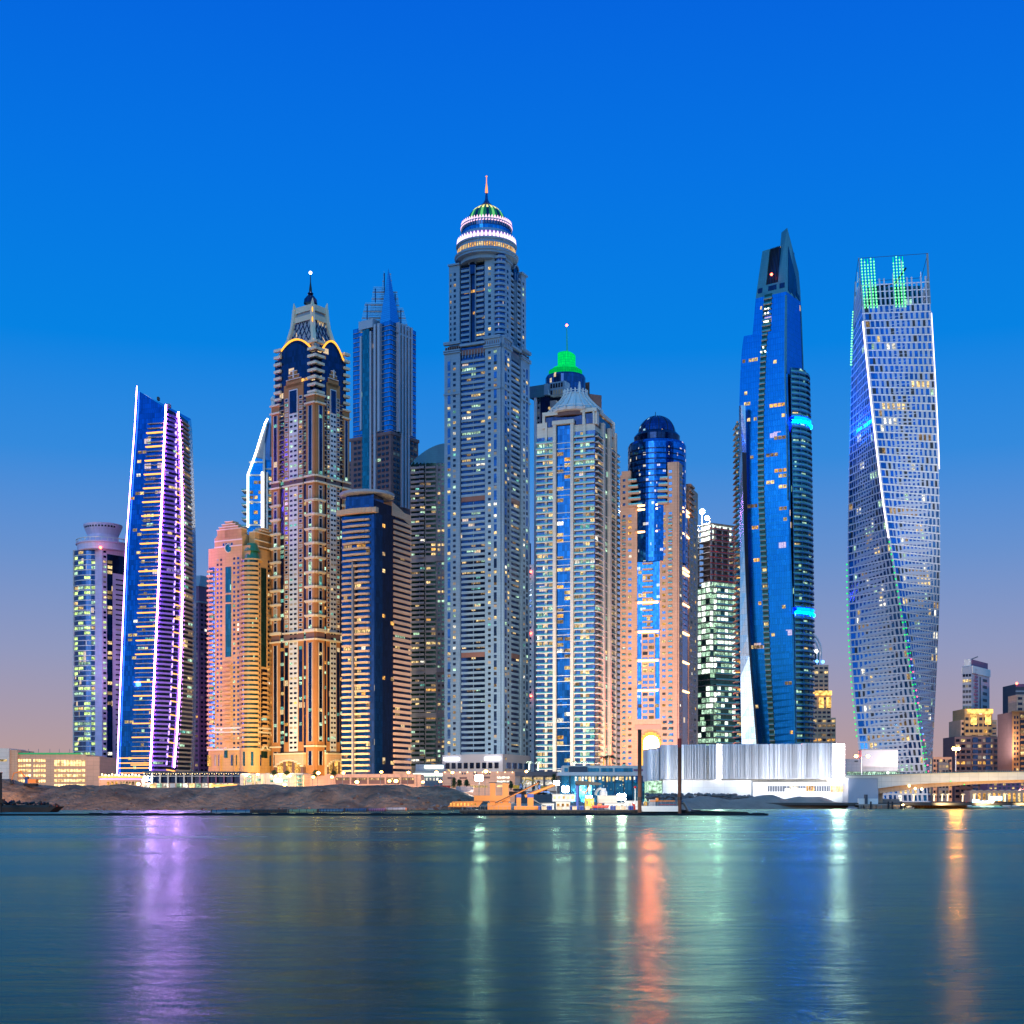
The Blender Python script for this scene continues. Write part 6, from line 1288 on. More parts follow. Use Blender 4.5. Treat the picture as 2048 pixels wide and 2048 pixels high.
hb(T, 885, 1030, 1543, 1600, D, 'peach', 26)
for px in (925, 930, 948, 953, 974, 979): hb(T, px - 1.6, px + 1.6, 1545, 1549, D, 'grey_dark', .3, 'window', -.12)
for a, b, y, m_ in ((895, 910, 1556, 'louvre'), (919, 934, 1556, 'louvre'), (947, 980, 1555, 'louvre'), (994, 1019, 1555, 'lit_white'), (994, 1019, 1563, 'lit_white'), (994, 1019, 1572, 'lit_hall'), (895, 912, 1573, 'lit_dim'), (940, 975, 1573, 'lit_warm')): hb(T, a, b, y - 2, y + 2, D, m_, .3, 'window', -.12)
for i in range(10): px = 890 + i * 15; T.add('lamp_head', 'string_bulb', *blob((X(px, D), D - .5, Z(1544.5, D)), .22, 4, 6))
T.done()
D = 660; T = low('loading_hall', 'slate block with three bright cream bays behind the excavators', 1030, 1118, D)
hb(T, 1030, 1120, 1543, 1552, D, 'grey_dark', 22); hb(T, 1030, 1120, 1552, 1600, D, 'grey', 20, inset=2)
for a, b in ((1044, 1064), (1067, 1087), (1090, 1112)): hb(T, a, b, 1554, 1582, D, 'cream', .8, 'bay', 1.4); hb(T, a + 1, b - 1, 1555, 1559, D, 'lit_warm', .3, 'window', 1.2); hb(T, a + 1, b - 1, 1564, 1569, D, 'lit_white', .3, 'window', 1.2)
for px in (1042, 1065, 1088): T.add('column', 'grey_dark', *box(X(px, D) - .3, X(px, D) + .3, D, D + 2, GZ, Z(1552, D)))
T.done()
D = 640; T = low('glass_restaurant', 'two-level blue glass restaurant with a white fascia and warm dining lights', 1118, 1290, D)
hb(T, 1120, 1290, 1552, 1600, D, 'g_blue', 22, 'glazing', .6); hb(T, 1116, 1296, 1544.5, 1551.5, D, 'white', 26, 'fascia', -2); hb(T, 1126, 1296, 1531, 1545, D, 'cream', 20, 'wall', 2)
for a, b in ((1129, 1136), (1176, 1199), (1202, 1226), (1230, 1266)): hb(T, a, b, 1536, 1543.5, D, 'g_blue', .6, 'glazing', 1.8)
hb(T, 1138, 1175, 1533, 1544.5, D, 'grey_dark', 1, 'plant_screen', 1.0); hb(T, 1268, 1292, 1538, 1542, D, 'mauve', .5, 'wall', 1.7)
for i in range(18): a = 1150 + i * 6.8; hb(T, a, a + random.uniform(3, 5.6), 1553.5, 1553.5 + random.uniform(5, 11), D, random.choice(('lit_hall', 'lit_warm', 'lit_white')), .3, 'window', .4)
for i in range(26): a = 1150 + rnd.uniform(0, 120); y = rnd.uniform(1568, 1580); hb(T, a, a + 1.6, y, y + 1.8, D, rnd.choice(('lit_white', 'lit_warm', 'lit_teal')), .3, 'window', .42)
for i in range(10): px = 1122 + i * 18; T.add('column', 'grey_dark', *box(X(px, D) - .2, X(px, D) + .2, D - .2, D + .4, GZ, Z(1551.5, D)))
T.done()
# pavilion of pleated white panels
D = 598; T = low('pleated_pavilion', 'long white pavilion clad in pleated vertical panels, brightly lit, on a plain white base', 1297, 1693, D); rnd = random.Random(11)
hb(T, 1324, 1668, 1491, 1560, D, 'white_paint', 22, 'wall', 2.6); hb(T, 1297, 1326, 1497, 1562, D, 'white_paint', 20, 'wall', 5); hb(T, 1326, 1506, 1560, 1596, D, 'base_white', 20, 'base', .6); hb(T, 1504, 1693, 1565, 1596, D, 'base_white', 20, 'base', -2.5); hb(T, 1506, 1690, 1558, 1565, D, 'cream', 20, 'base', 1.6); hb(T, 1299, 1327, 1562, 1596, D, 'lit_cool', 18, 'base', 5)
fP = Face((X(1325, D), D), (X(1667, D), D)); fQ = Face((X(1297, D + 4), D + 4), (X(1322, D + 4), D + 4)); segs = [(1325, 1353, 1490, 1559), (1362, 1393, 1489.5, 1559), (1394, 1412, 1489, 1559), (1418, 1432, 1489, 1559), (1440, 1536, 1488.5, 1558), (1540, 1602, 1488, 1558), (1604, 1666, 1486.5, 1557.5)]
def pleats(f, a, b, y0, y1, dref):
    u0, u1 = f.U(a), f.U(b); n = max(2, int((b - a) / 1.7)); z0, z1 = Z(y1, dref), Z(y0, dref)
    V = []; ds = [rnd.uniform(.4, 2.6) * (i % 2) + rnd.uniform(0, .5) + (.7 if rnd.random() < .2 else 0) for i in range(n + 1)]
    for i in range(n + 1):
        u = u0 + (u1 - u0) * (i + (rnd.uniform(-.25, .25) if 0 < i < n else 0)) / n; V += [f.P(u, z0, ds[i]), f.P(u, z1, ds[i] * .8 + .1)]
    m0 = len(V); V += [(v[0], v[1] + 2.6 + 0 * m0, v[2]) for v in V[:m0]]
    Fc = [(2 * i, 2 * i + 2, 2 * i + 3, 2 * i + 1) for i in range(n)] + [(2 * i + 1, 2 * i + 3, m0 + 2 * i + 3, m0 + 2 * i + 1) for i in range(n)] + [(m0 + 2 * i, m0 + 2 * i + 2, 2 * i + 2, 2 * i) for i in range(n)] + [(0, 1, m0 + 1, m0), (2 * n, m0 + 2 * n, m0 + 2 * n + 1, 2 * n + 1)]
    T.add('pleated_panel', 'panel_white', V, Fc)
wall('panel_white', (226, 226, 230), None, .45, .04)
COUNT.add('pleated_panel')
for s in segs: pleats(fP, *s, D)
pleats(fP, 1353, 1362, 1490, 1559, D)
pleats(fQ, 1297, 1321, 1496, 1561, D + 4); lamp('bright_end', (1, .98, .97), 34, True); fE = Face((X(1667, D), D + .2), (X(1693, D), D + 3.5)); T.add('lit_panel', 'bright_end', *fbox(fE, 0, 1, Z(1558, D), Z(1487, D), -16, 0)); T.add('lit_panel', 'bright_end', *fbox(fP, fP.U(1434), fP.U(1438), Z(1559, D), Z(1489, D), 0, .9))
for a, b in ((1321, 1325), (1433, 1434), (1438, 1440), (1536, 1540), (1602, 1604)): T.add('column', 'grey_light', *fbox(fP, fP.U(a), fP.U(b), Z(1558, D), Z(1490, D), -1, .3))
for a, b, y0, y1, m_ in ((1533, 1567, 1572, 1583.5, 'grey_dark'), (1567, 1576, 1572, 1577, 'grey_dark'), (1576, 1594, 1571.5, 1578, 'lit_white'), (1594, 1609, 1572, 1577, 'grey_dark'), (1610, 1626, 1571.5, 1583, 'lit_amber'), (1626, 1658, 1572, 1583, 'grey_dark'), (1659, 1691, 1572, 1584, 'lit_hall')):
    hb(T, a, b, y0, y1, D, m_, .3, 'window', -2.7)
    for x in np.arange(a + 4, b - 1, 5): T.add('slat', 'white', *box(X(x, D) - .05, X(x, D) + .05, D - 2.9, D - 2.7, Z(y1, D), Z(y0, D)))
T.done(); pav_root = T.root
for px, d in ((1342, 20), (1400, 18), (1455, 20), (1510, 20), (1565, 20), (1620, 20), (1655, 18)):
    spot('flood_fill_beam', (X(px, D), D - 16, 5.6), (X(px, D), D + 1, 18), 15500, (.95, .97, 1), 130, pav_root, 1, .5)  # unseen spots added in front to brighten the white panels
# drums and people-sized bins by the base
for i, (px, m_) in enumerate(((1444, 'crown_green'), (1452, 'dark_metal'), (1463, 'dark_metal'), (1484, 'crown_green'))):
    T = Thing('planter', ('small green planter', 'dark planter', 'dark low planter', 'tall green planter')[i] + ' against the white pavilion base, ' + ('first', 'second', 'third', 'fourth')[i] + ' from the left', 'planter', (X(px, 585), 585, 2.4), 'planters along the pavilion base')
    T.add('pot', 'dark_metal', *lathe(X(px, 585), 585, [(.35, 3.0), (.5, 4.0)], 10)); T.add('shrub', 'leaf', *blob((X(px, 585), 585, 4.5), .6, 5, 7, (1, 1, 1.3))); T.done()
T = Thing('skip', 'red skip standing before the pavilion base', 'skip', (X(1472, 585), 585, 2.4)); T.add('body', 'red_paint', *prism([(X(1470, 585), 584), (X(1474, 585), 584), (X(1474, 585), 585.5), (X(1470, 585), 585.5)], 3.2, 5.6)); T.add('rim', 'dark_metal', *prism([(X(1469.6, 585), 583.9), (X(1474.4, 585), 583.9), (X(1474.4, 585), 585.6), (X(1469.6, 585), 585.6)], 5.6, 5.8)); T.done()
# buildings between pavilion and bridge
D = 740; T = low('display_screen_building', 'blank pale screen wall with a grey base at the foot of the twisted tower', 1724, 1797, D)
hb(T, 1723, 1796, 1500, 1533, D, 'cladding', 6, 'screen'); hb(T, 1724, 1796, 1533, 1545, D, 'grey_light', 8, 'base', .4); hb(T, 1723, 1797, 1498.8, 1500, D, 'grey', 6.4, 'frame', -.2); T.done()
T = low('grey_service_block', 'small grey service block between the pavilion and the blank screen', 1697, 1722, 730); hb(T, 1692, 1722, 1518, 1600, 730, 'grey_light', 16); hb(T, 1709, 1716, 1521, 1524, 730, 'grey_dark', .3, 'vent', -.12); T.done()
# bridge
D = 585; T = Thing('bridge', 'pale concrete road bridge with a shallow orange-lit arched underside, crossing out at right', 'bridge', (X(1760, D), D, 0))
tp = [(1690, 1551), (1755, 1550), (1850, 1547), (1950, 1545), (2060, 1543.5), (2200, 1543)]; bt_ = [(2200, 1559), (2060, 1559), (1950, 1562.5), (1870, 1566), (1800, 1571), (1756, 1577), (1756, 1556), (1690, 1556)]
T.add('deck', 'cream', *outline([(X(a, D), Z(b, D)) for a, b in bt_ + [] ][::-1][:0] + [(X(a, D), Z(b, D)) for a, b in (bt_[::-1])] + [(X(a, D), Z(b, D)) for a, b in tp[::-1]], D, D + 22))
ub = [(1756, 1588), (1800, 1582), (1870, 1574), (1950, 1568.5), (2060, 1564.5), (2200, 1564)]; ut = [(2200, 1558), (2060, 1558), (1950, 1561), (1870, 1565), (1800, 1570), (1756, 1576)]
T.add('arch_soffit', 'beige', *outline([(X(a, D), Z(b, D)) for a, b in ub] + [(X(a, D), Z(b, D)) for a, b in ut], D + 2, D + 20))
T.add('parapet', 'roof_teal', *outline([(X(a, D), Z(b, D)) for a, b in tp] + [(X(a, D), Z(b - 1.0, D)) for a, b in tp[::-1]], D - .5, D + .1))
T.add('abutment', 'cladding', *box(X(1697, D), X(1757, D), D + .4, D + 22, -1, Z(1556, D))); T.add('abutment', 'peach', *box(X(1757, D), X(1773, D), D + 6, D + 20, -1, Z(1586, D))); T.add('abutment', 'grey', *box(X(1757, D), X(1810, D), D + 8, D + 21, -1, Z(1598, D)))
for i in range(90): px = 1694 + i * 4; y = float(np.interp(px, [a for a, b in tp], [b for a, b in tp])); T.add('baluster', 'grey_dark', *box(X(px, D), X(px + .7, D), D - .4, D - .2, Z(y - 1, D), Z(y - 4, D)))
T.add('handrail', 'grey_dark', *outline([(X(a, D), Z(b - 3.6, D)) for a, b in tp] + [(X(a, D), Z(b - 4.3, D)) for a, b in tp[::-1]], D - .45, D - .15))
for px, y, m_ in ((1818, 1572, 'string_bulb'), (1830, 1577, 'string_bulb'), (1843, 1578, 'string_bulb'), (1901, 1562.5, 'led_green'), (1928, 1569, 'led_green')): T.add('lamp_head', m_, *blob((X(px, D), D - .3, Z(y, D)), .55 if m_ == 'string_bulb' else .28, 5, 8))
T.done()
for px in (1800, 1880, 1960, 2040): spot('bridge_fill', (X(px, 560), 556, 1.5), (X(px + 10, D), D, 11), 24000, (1, .70, .30), 120, T.root, 1, .5)  # unseen spots added over the water to light the fascia
for px, pw in ((1800, 26000), (1850, 30000), (1930, 22000), (2020, 22000)): spot('bridge_lamp', (X(px, D), D + 4, 1.2), (X(px + 6, D), D + 8, 9), pw, (1, .50, .12), 150, T.root, 1, .5)
T = low('glass_walkway', 'low glazed walkway with a green-white glow behind the bridge parapet', 1697, 1800, 640); hb(T, 1697, 1800, 1543.5, 1560, 640, 'lit_cool', 3, 'glazing'); hb(T, 1697, 1800, 1542, 1543.6, 640, 'grey', 4, 'roof', -.3); T.add('lamp_head', 'tube_white', *blob((X(1775, 640), 639.5, Z(1545.5, 640)), .6)); T.done()
# quay beyond the bridge
D = 850; T = low('quay_terrace', 'long sand-coloured quayside terrace of arched shops glowing under the bridge', 1930, 2060, D); hb(T, 1940, 2080, 1581, 1600, D, 'peach', 12)
for i in range(12): hb(T, 1946 + i * 10, 1951 + i * 10, 1586, 1592, D, 'lit_amber' if i % 3 else 'lit_warm', .3, 'window', -.12)
for i in range(8): hb(T, 1944 + i * 14, 1950 + i * 14, 1580, 1581.2, D, 'trim', 2, 'cornice', -1)
T.done()
D = 900; T = low('quay_apartments', 'brown apartment terrace with balconies seen under the bridge', 1960, 2060, D); hb(T, 1975, 2090, 1560, 1600, D, 'mauve', 14)
for i in range(10):
    for y in (1567, 1574): hb(T, 1979 + i * 9, 1984 + i * 9, y, y + 4, D, random.choice(('grey_dark', 'grey_dark', 'lit_warm')), .3, 'window', -.12)
T.done()
D = 640; T = Thing('quay_wall', 'brown timber quay wall lit amber below the bridge', 'quay', (X(1880, D), D, 0)); T.add('deck', 'beige', *box(X(1806, D), X(1935, D), D, D + 260, -1, Z(1607, D))); 
for i in range(42): T.add('slat', 'rust', *box(X(1808 + i * 3, D), X(1810 + i * 3, D), D - .3, D, -1, Z(1607.5, D)))
T.done(); spot('quay_lamp', (X(1850, D), D + 20, 9), (X(1870, D), D + 40, 0), 30000, (1, .55, .18), 150, T.root, 1, .5); spot('quay_lamp', (X(1910, D), D + 20, 9), (X(1920, D), D + 100, 0), 30000, (1, .55, .18), 150, T.root, 1, .5)

# ================================================================== plants and lamps
lamp('palm_string', (1, .78, .46), 2.6, False); lamp('palm_string_green', (.80, 1, .78), 3.0, False)
def palm(label, px, D, y0, y1, spread, lit=None, group=None, trunkmat='bark', nf=15, seed=1):
    r = random.Random(seed); x = X(px, D); z0, z1 = Z(y0, D), Z(y1, D); T = Thing('palm_tree', label, 'palm tree', (x, D, z0), group)
    T.add('trunk', lit or trunkmat, *bar((x, D, z0), (x + .2, D, z1), .34, .26, 7)); s = spread * D / F
    for k in range(nf):
        a = 2 * pi * k / nf + r.uniform(-.2, .2); up = r.uniform(.2, .75); L = s * r.uniform(.8, 1.1); prev = None; V = []; Fc = []
        for j in range(6):
            t = j / 5; rr = L * t; z = z1 + L * (up * t - 1.05 * t * t * (.6 + up * .5)); wd = .34 * L * .35 * (1 - t) + .05; px_, py_ = x + .2 + rr * cos(a), D + rr * sin(a); dx_, dy_ = -sin(a) * wd, cos(a) * wd
            V += [(px_ - dx_, py_ - dy_, z - wd * .5), (px_, py_, z + wd * .2), (px_ + dx_, py_ + dy_, z - wd * .5)]
            if j: b = 3 * (j - 1); Fc += [(b, b + 1, b + 4, b + 3), (b + 1, b + 2, b + 5, b + 4)]
        T.add('frond', (lit if lit and k % 3 == 0 else 'leaf'), V, Fc)
    T.done(); return T.root
pp = [(1058, 1540, 1524, 8, 'palm_string_green', 'lit from its trunk, left of the pair at the cream tower foot'), (1076, 1541, 1524, 9, 'palm_string_green', 'lit from its trunk, right of the pair at the cream tower foot'), (1148, 1540, 1524, 9, 'palm_string_green', 'white-lit at the foot of the teal glass stripe'), (1167, 1540, 1523, 9, 'palm_string_green', 'white-lit just right of the teal glass stripe')]
for i, (px, y0, y1, sp_, l_, lb) in enumerate(pp): palm('small palm ' + lb, px, 680, y0, y1, sp_, l_, 'palms on the podium', seed=i)
palm('large dark palm with an amber-lit trunk beside the peach tower', 1219, 690, 1531, 1512, 15, None, 'palms on the podium', 'lit_amber', 20, 8); palm('large dark palm with an amber-lit trunk near the cream tower corner', 1207, 695, 1531, 1514, 14, None, 'palms on the podium', 'lit_amber', 20, 9)  # amber lamp light on these trunks put in as glow
places = ['leftmost palm in the amber row under the bridge', 'second palm of the amber row, beside the bridge lamps', 'third palm of the amber row', 'fourth palm of the amber row, behind the quay lamp', 'palm in the middle of the amber row', 'palm just left of the blue-lit boat', 'palm above the white boat lights', 'rightmost palm, beyond the blue-lit boat']
for i, (px, D) in enumerate(((1827, 700), (1868, 720), (1884, 720), (1895, 730), (1925, 760), (1948, 790), (1978, 800), (2010, 800))): palm('string-lit ' + places[i], px, D, 1603 if i > 3 else 1602, 1588, 6, 'palm_string', 'string-lit palms along the quay', seed=20 + i, nf=11)
# clumps of trees beside the podium
def bush(label, px, D, y0, y1, wpx, seed, name='tree', cat='tree', grp=None):
    r = random.Random(seed); x = X(px, D); z0, z1 = Z(y0, D), Z(y1, D); W_ = wpx * D / F / 2; T = Thing(name, label, cat, (x, D, z0), grp); T.add('trunk', 'bark', *bar((x, D, z0 - 1), (x, D, (z0 + z1) / 2), .3, .15))
    V, Fc = [], []
    for i in range(420):
        a, b, c_ = r.gauss(0, .42), r.gauss(0, .42), r.uniform(0, 1); px_, py_, pz = x + a * W_ * (1.1 - .6 * c_), D + b * W_, z0 + (z1 - z0) * c_; s = .42; q = [MV((r.uniform(-1, 1), r.uniform(-1, 1), r.uniform(-1, 1))) * s for _ in range(3)]
        k = len(V); V += [(px_ + v.x, py_ + v.y, pz + v.z) for v in q]; Fc.append((k, k + 1, k + 2))
    T.add('crown', 'leaf', V, Fc); T.done()
for i, (px, y0, y1, w_, lb) in enumerate(((908, 1571, 1557, 12, 'dark bushy tree, left end of the clump before the podium'), (919, 1571, 1560, 13, 'dark bushy tree in the middle of the clump before the podium'), (933, 1571, 1560, 13, 'dark bushy tree, right end of the clump before the podium'), (1108, 1565, 1548, 12, 'dark tree at the left corner of the glass restaurant'), (1022, 1575, 1563, 10, 'dusty bush lit yellow beside the loading hall'))): bush(lb, px, 600, y0, y1, w_, i, grp='trees before the low blocks')
# street lamps
lamp('sodium', (1, .42, .08), 60, True); lamp('sodium_hot', (1, .24, .03), 1300, True); lamp('lamp_white', (1, .90, .70), 16, True)
lamp_list = [(275, 1568, 600), (491, 1551, 612), (514, 1549, 612), (568, 1569, 575), (578, 1552, 612), (625, 1554, 612), (635, 1546, 612), (662, 1554, 612), (685, 1546, 612), (712, 1564, 590), (761, 1544, 612), (777, 1562, 590), (790, 1562, 590), (815, 1545, 612), (844, 1564, 590), (871, 1545, 612), (879, 1563, 590), (903, 1545, 612), (970, 1543, 612), (1051, 1543, 612)]
where = ['before the waterside restaurant', 'left of the golden garage entrance', 'over the golden garage entrance', 'low on the bank by the golden garage entrance', 'above the small lit sign', 'at the left end of the peach shop block', 'just right of the garage entrance', 'over the left end of the window band', 'under the crescent tower left side', 'low before the window band', 'under the crescent tower glass corner', 'low and left of the close pair', 'low and right of the close pair', 'at the right end of the peach shop block', 'low by the canopy shop', 'over the canopy shop', 'low by the red container', 'at the podium left end', 'over the podium centre', 'by the loading hall']
for i, (px, y, D) in enumerate(lamp_list):
    x = X(px, D); z = Z(y, D); T = Thing('street_lamp', 'amber street lamp ' + where[i], 'street lamp', (x, D, GZ), 'street lamps along the shore road'); T.add('pole', 'steel', *bar((x, D, GZ), (x, D, z + .1), .13, .08)); T.add('arm', 'steel', *bar((x, D, z + .1), (x + .9, D, z + .25), .07)); T.add('lamp_head', 'sodium', *blob((x + .4, D - .2, z), .62 if i % 3 else .8, 6, 10, (1, 1, .7))); T.done()
for i, (px, y, D, base, lb) in enumerate(((1912, 1498, 588, 1545, 'tall double-headed amber lamp on the bridge before the brown tower'), (1724, 1513, 600, 1550, 'double-headed amber lamp left of the blank screen'))):
    x = X(px, D); z = Z(y, D); T = Thing('bridge_lamp_post', lb, 'street lamp', (x, D, Z(base, D)), 'double-headed lamps on the bridge'); T.add('pole', 'orange_paint' if 0 else 'steel', *bar((x, D, Z(base, D)), (x, D, z), .28, .2))
    for s in (-1, 1): T.add('arm', 'steel', *bar((x, D, z - .2), (x + s * (.9 + i * 1.6), D, z + .1), .1)); T.add('lamp_head', 'sodium_hot' if i == 0 else 'sodium', *blob((x + s * (.9 + i * 1.6), D - .2, z + .1), .75, 6, 10, (1, 1, .75)))
    T.done()
    if i == 0: spot('lamp_glow', (x + 1, D - 3.5, z - 1), (x, D, Z(base, D)), 2500, (1, .5, .12), 90, T.root, 1, .4)
# floodlight masts over the building site
for i, (px, y, r_, D, lb) in enumerate(((958, 1556, 1.5, 560, 'blazing white site floodlight behind the orange crane pontoon'), (1113, 1566, .95, 480, 'white site floodlight at the tip of the orange boom'), (1131, 1578, 1.2, 470, 'round white floodlight just right of the orange boom'), (1178, 1596, .8, 345, 'warm deck floodlight above the yellow cabin'), (1243, 1594, 1.05, 345, 'white deck floodlight right of the pump house'))):
    x = X(px, D); z = Z(y, D); T = Thing('floodlight_mast', lb, 'floodlight', (x, D, 1.6), 'floodlights over the dredging site'); T.add('pole', 'steel', *bar((x, D + .6, 1.6), (x, D + .6, z), .16, .12)); T.add('bracket', 'dark_metal', *box(x - r_ * .6, x + r_ * .6, D + .3, D + .6, z - .15, z + .15)); 
    for qx in (-.5, .5):
        for qz in (-.42, .42): T.add('lamp_head', 'flood_huge' if i == 0 else ('lamp_white' if i == 3 else 'flood'), *blob((x + qx * r_ * 1.1, D - .2, z + qz * r_), r_ * .46, 6, 10, (1, .6, .85)))
    T.done()
for px, D, pw in ((958, 552, 60000), (1131, 462, 20000), (1243, 340, 9000), (1178, 340, 6000)): spot('flood_fill_beam', (X(px, D), D - 2, Z(1575 if D > 400 else 1592, D)), (X(px, D) , D - 4, 0), pw, (1, .95, .82), 165, None, 1, .6)

for i, (px, y0, y1, w_, lb) in enumerate(((548, 1548, 1541, 14, 'low dark shrub on the terrace below the brick tower, left'), (574, 1548, 1542, 12, 'low dark shrub on the terrace under the brick tower arch'), (632, 1551, 1541, 16, 'broad dark shrub at the brick tower right corner'), (668, 1549, 1542, 14, 'dark shrub left of the crescent tower foot'))): bush(lb, px, 638, y0, y1, w_, 40 + i, 'shrub', 'shrub', 'shrubs on the terrace')
# ================================================================== dredging site afloat
D = 332
T = Thing('work_barge', 'long dark flat work barge carrying the dredging plant', 'barge', (X(1200, D), D, 0))
T.add('hull', 'rubber', *outline([(X(918, D), Z(1623, D)), (X(932, D), -.4), (X(1395, D), -.4), (X(1402, D), Z(1622, D))], D, D + 17)); T.add('deck', 'dark_metal', *box(X(919, D), X(1401, D), D, D + 17, Z(1623, D), Z(1619.5, D)))
for i in range(34): px = 925 + i * 14; T.add('fender', 'rubber', *lathe(X(px, D), D - .25, [(.3, .2), (.3, .9)], 8))
for i in range(50): px = 925 + i * 9; T.add('baluster', 'steel', *bar((X(px, D), D + .2, Z(1619.5, D)), (X(px, D), D + .2, Z(1612, D)), .035, n=4))
T.add('handrail', 'steel', *bar((X(925, D), D + .2, Z(1612, D)), (X(1370, D), D + .2, Z(1612, D)), .04, n=4)); T.done()
dk = Z(1619.5, D)
def thing_on(name, label, cat, px, D, z=None, grp=None): return Thing(name, label, cat, (X(px, D), D, dk if z is None else z), grp)
for i, px in enumerate((1079, 1096, 1101, 1142, 1146, 1161, 1165, 1191, 1223, 1229, 1259, 1264)):
    T = Thing('oil_drum', 'small blue drum standing on the work barge deck', 'drum', (X(px, 333.5), 333.5, Z(1619.5, D)), 'drums on the work barge'); T.add('shell', 'blue_paint', *lathe(X(px, 333.5), 333.5, [(.32, Z(1619.5, D)), (.32, Z(1619.5, D) + .95)], 12)); T.add('hoop', 'dark_metal', *lathe(X(px, 333.5), 333.5, [(.35, Z(1619.5, D) + .42), (.35, Z(1619.5, D) + .5)], 12)); T.done()
for i, px in enumerate((1088, 1119, 1149, 1175, 1236, 1247)):
    T = Thing('deck_crate', 'small timber crate standing on the work barge deck', 'crate', (X(px, 333), 333, Z(1619.5, D)), 'crates on the work barge'); x = X(px, 333); T.add('body', 'beige', *box(x - .5, x + .5, 332.6, 333.4, Z(1619.5, D), Z(1619.5, D) + .8))
    for k in range(3): T.add('slat', 'trim', *box(x - .54, x + .54, 332.54, 332.6, Z(1619.5, D) + .08 + k * .26, Z(1619.5, D) + .2 + k * .26))
    T.done()
# crane pontoon: twin orange legs, truss boom
DD = 338; T = thing_on('orange_crane', 'orange lattice crane with two stout upright legs and a long raised jib', 'crane', 1000, DD)
for a, b in ((980, 991), (1005, 1017)):
    T.add('leg', 'orange_paint', *box(X(a, DD), X(b, DD), DD, DD + 1.3, dk, Z(1566, DD)))
    for k in range(5): T.add('leg_brace', 'orange_paint', *box(X(a - .6, DD), X(b + .6, DD), DD - .15, DD + 1.45, Z(1615 - k * 11, DD), Z(1613.8 - k * 11, DD)))
T.add('machine_house', 'orange_paint', *prism([(X(948, DD), DD - .5), (X(1020, DD), DD - .5), (X(1020, DD), DD + 3), (X(948, DD), DD + 3)], Z(1602, DD), Z(1591, DD))); T.add('machine_house', 'orange_paint', *box(X(975, DD), X(1022, DD), DD - .6, DD + 3, dk, Z(1606, DD))); T.add('counterweight', 'orange_paint', *outline([(X(895, DD), Z(1614, DD)), (X(957, DD), Z(1614, DD)), (X(966, DD), Z(1602, DD)), (X(905, DD), Z(1603, DD))], DD, DD + 3))
for k in range(8): T.add('window', 'lit_amber', *box(X(900 + k * 7, DD), X(903 + k * 7, DD), DD - .1, DD, Z(1612, DD), Z(1606, DD)))
for dy in (-.6, .6): T.add('jib', 'orange_paint', *bar((X(985, DD), DD + dy, Z(1612, DD)), (X(1077, DD), DD + dy, Z(1566, DD)), .13)); T.add('jib', 'rust', *bar((X(990, DD), DD + dy, Z(1606, DD)), (X(1077, DD), DD + dy, Z(1565, DD)), .1))
for k in range(14): t, t2 = k / 14, (k + 1) / 14; T.add('jib', 'orange_paint', *bar((X(985 + 92 * t, DD), DD - .6, Z(1612 - 46 * t, DD)), (X(990 + 87 * t2, DD), DD - .6, Z(1606 - 41 * t2, DD)), .06, n=4))
T.add('jib_tip', 'dark_metal', *blob((X(1077, DD), DD, Z(1564.5, DD)), .45, 5, 7)); T.add('cable', 'dark_metal', *bar((X(1011, DD), DD, Z(1567, DD)), (X(1077, DD), DD, Z(1564, DD)), .04, n=4)); T.add('sheave', 'dark_metal', *box(X(978, DD), X(1019, DD), DD + .2, DD + 1, Z(1566, DD), Z(1564.5, DD)))
for a, b in ((-1, 14), (14, -2)): T.add('brace', 'orange_paint', *bar((X(986, DD), DD + .3, Z(1590 + a, DD)), (X(1010, DD), DD + .3, Z(1590 + b, DD)), .13))
T.done()
DD = 335; T = thing_on('orange_ladder_frame', 'orange dredging frame with blue-capped posts and a thick inclined arm', 'dredging frame', 1060, DD)
for a, b, y in ((1033, 1042, 1588), (1055, 1067, 1588)): T.add('leg', 'orange_paint', *box(X(a, DD), X(b, DD), DD, DD + 1, dk, Z(y + 7, DD))); T.add('leg_cap', 'blue_paint', *box(X(a - .5, DD), X(b + .5, DD), DD - .1, DD + 1.1, Z(y + 7, DD), Z(y, DD)))
T.add('arm', 'orange_paint', *bar((X(1050, DD), DD + .5, Z(1593, DD)), (X(1111, DD), DD + .5, Z(1569, DD)), .42, .3)); T.add('base', 'orange_paint', *box(X(1028, DD), X(1078, DD), DD - .2, DD + 2, dk, Z(1612, DD))); T.add('brace', 'steel', *bar((X(1066, DD), DD, Z(1598, DD)), (X(1092, DD), DD, Z(1615, DD)), .1)); T.add('brace', 'steel', *bar((X(1066, DD), DD + .8, Z(1600, DD)), (X(1096, DD), DD + .8, Z(1616, DD)), .1)); T.done()
DD = 336; T = thing_on('blue_gantry', 'blue gantry post with a dark tapering crossbeam', 'gantry crane', 1155, DD); T.add('leg', 'blue_paint', *box(X(1152, DD), X(1157, DD), DD, DD + .7, dk, Z(1569, DD)))
T.add('crossbeam', 'dark_metal', *outline([(X(1151, DD), Z(1571, DD)), (X(1203, DD), Z(1570, DD)), (X(1203, DD), Z(1566, DD)), (X(1173, DD), Z(1562, DD)), (X(1151, DD), Z(1561.5, DD))], DD, DD + 1)); T.add('strut', 'beige', *bar((X(1179, DD), DD + .5, Z(1571, DD)), (X(1171, DD), DD + .5, Z(1588, DD)), .16))
for k in range(9): T.add('ladder_rung', 'dark_metal', *box(X(1148.6, DD), X(1152, DD), DD + .2, DD + .3, Z(1615 - k * 5, DD), Z(1614.2 - k * 5, DD)))
T.done()
DD = 341
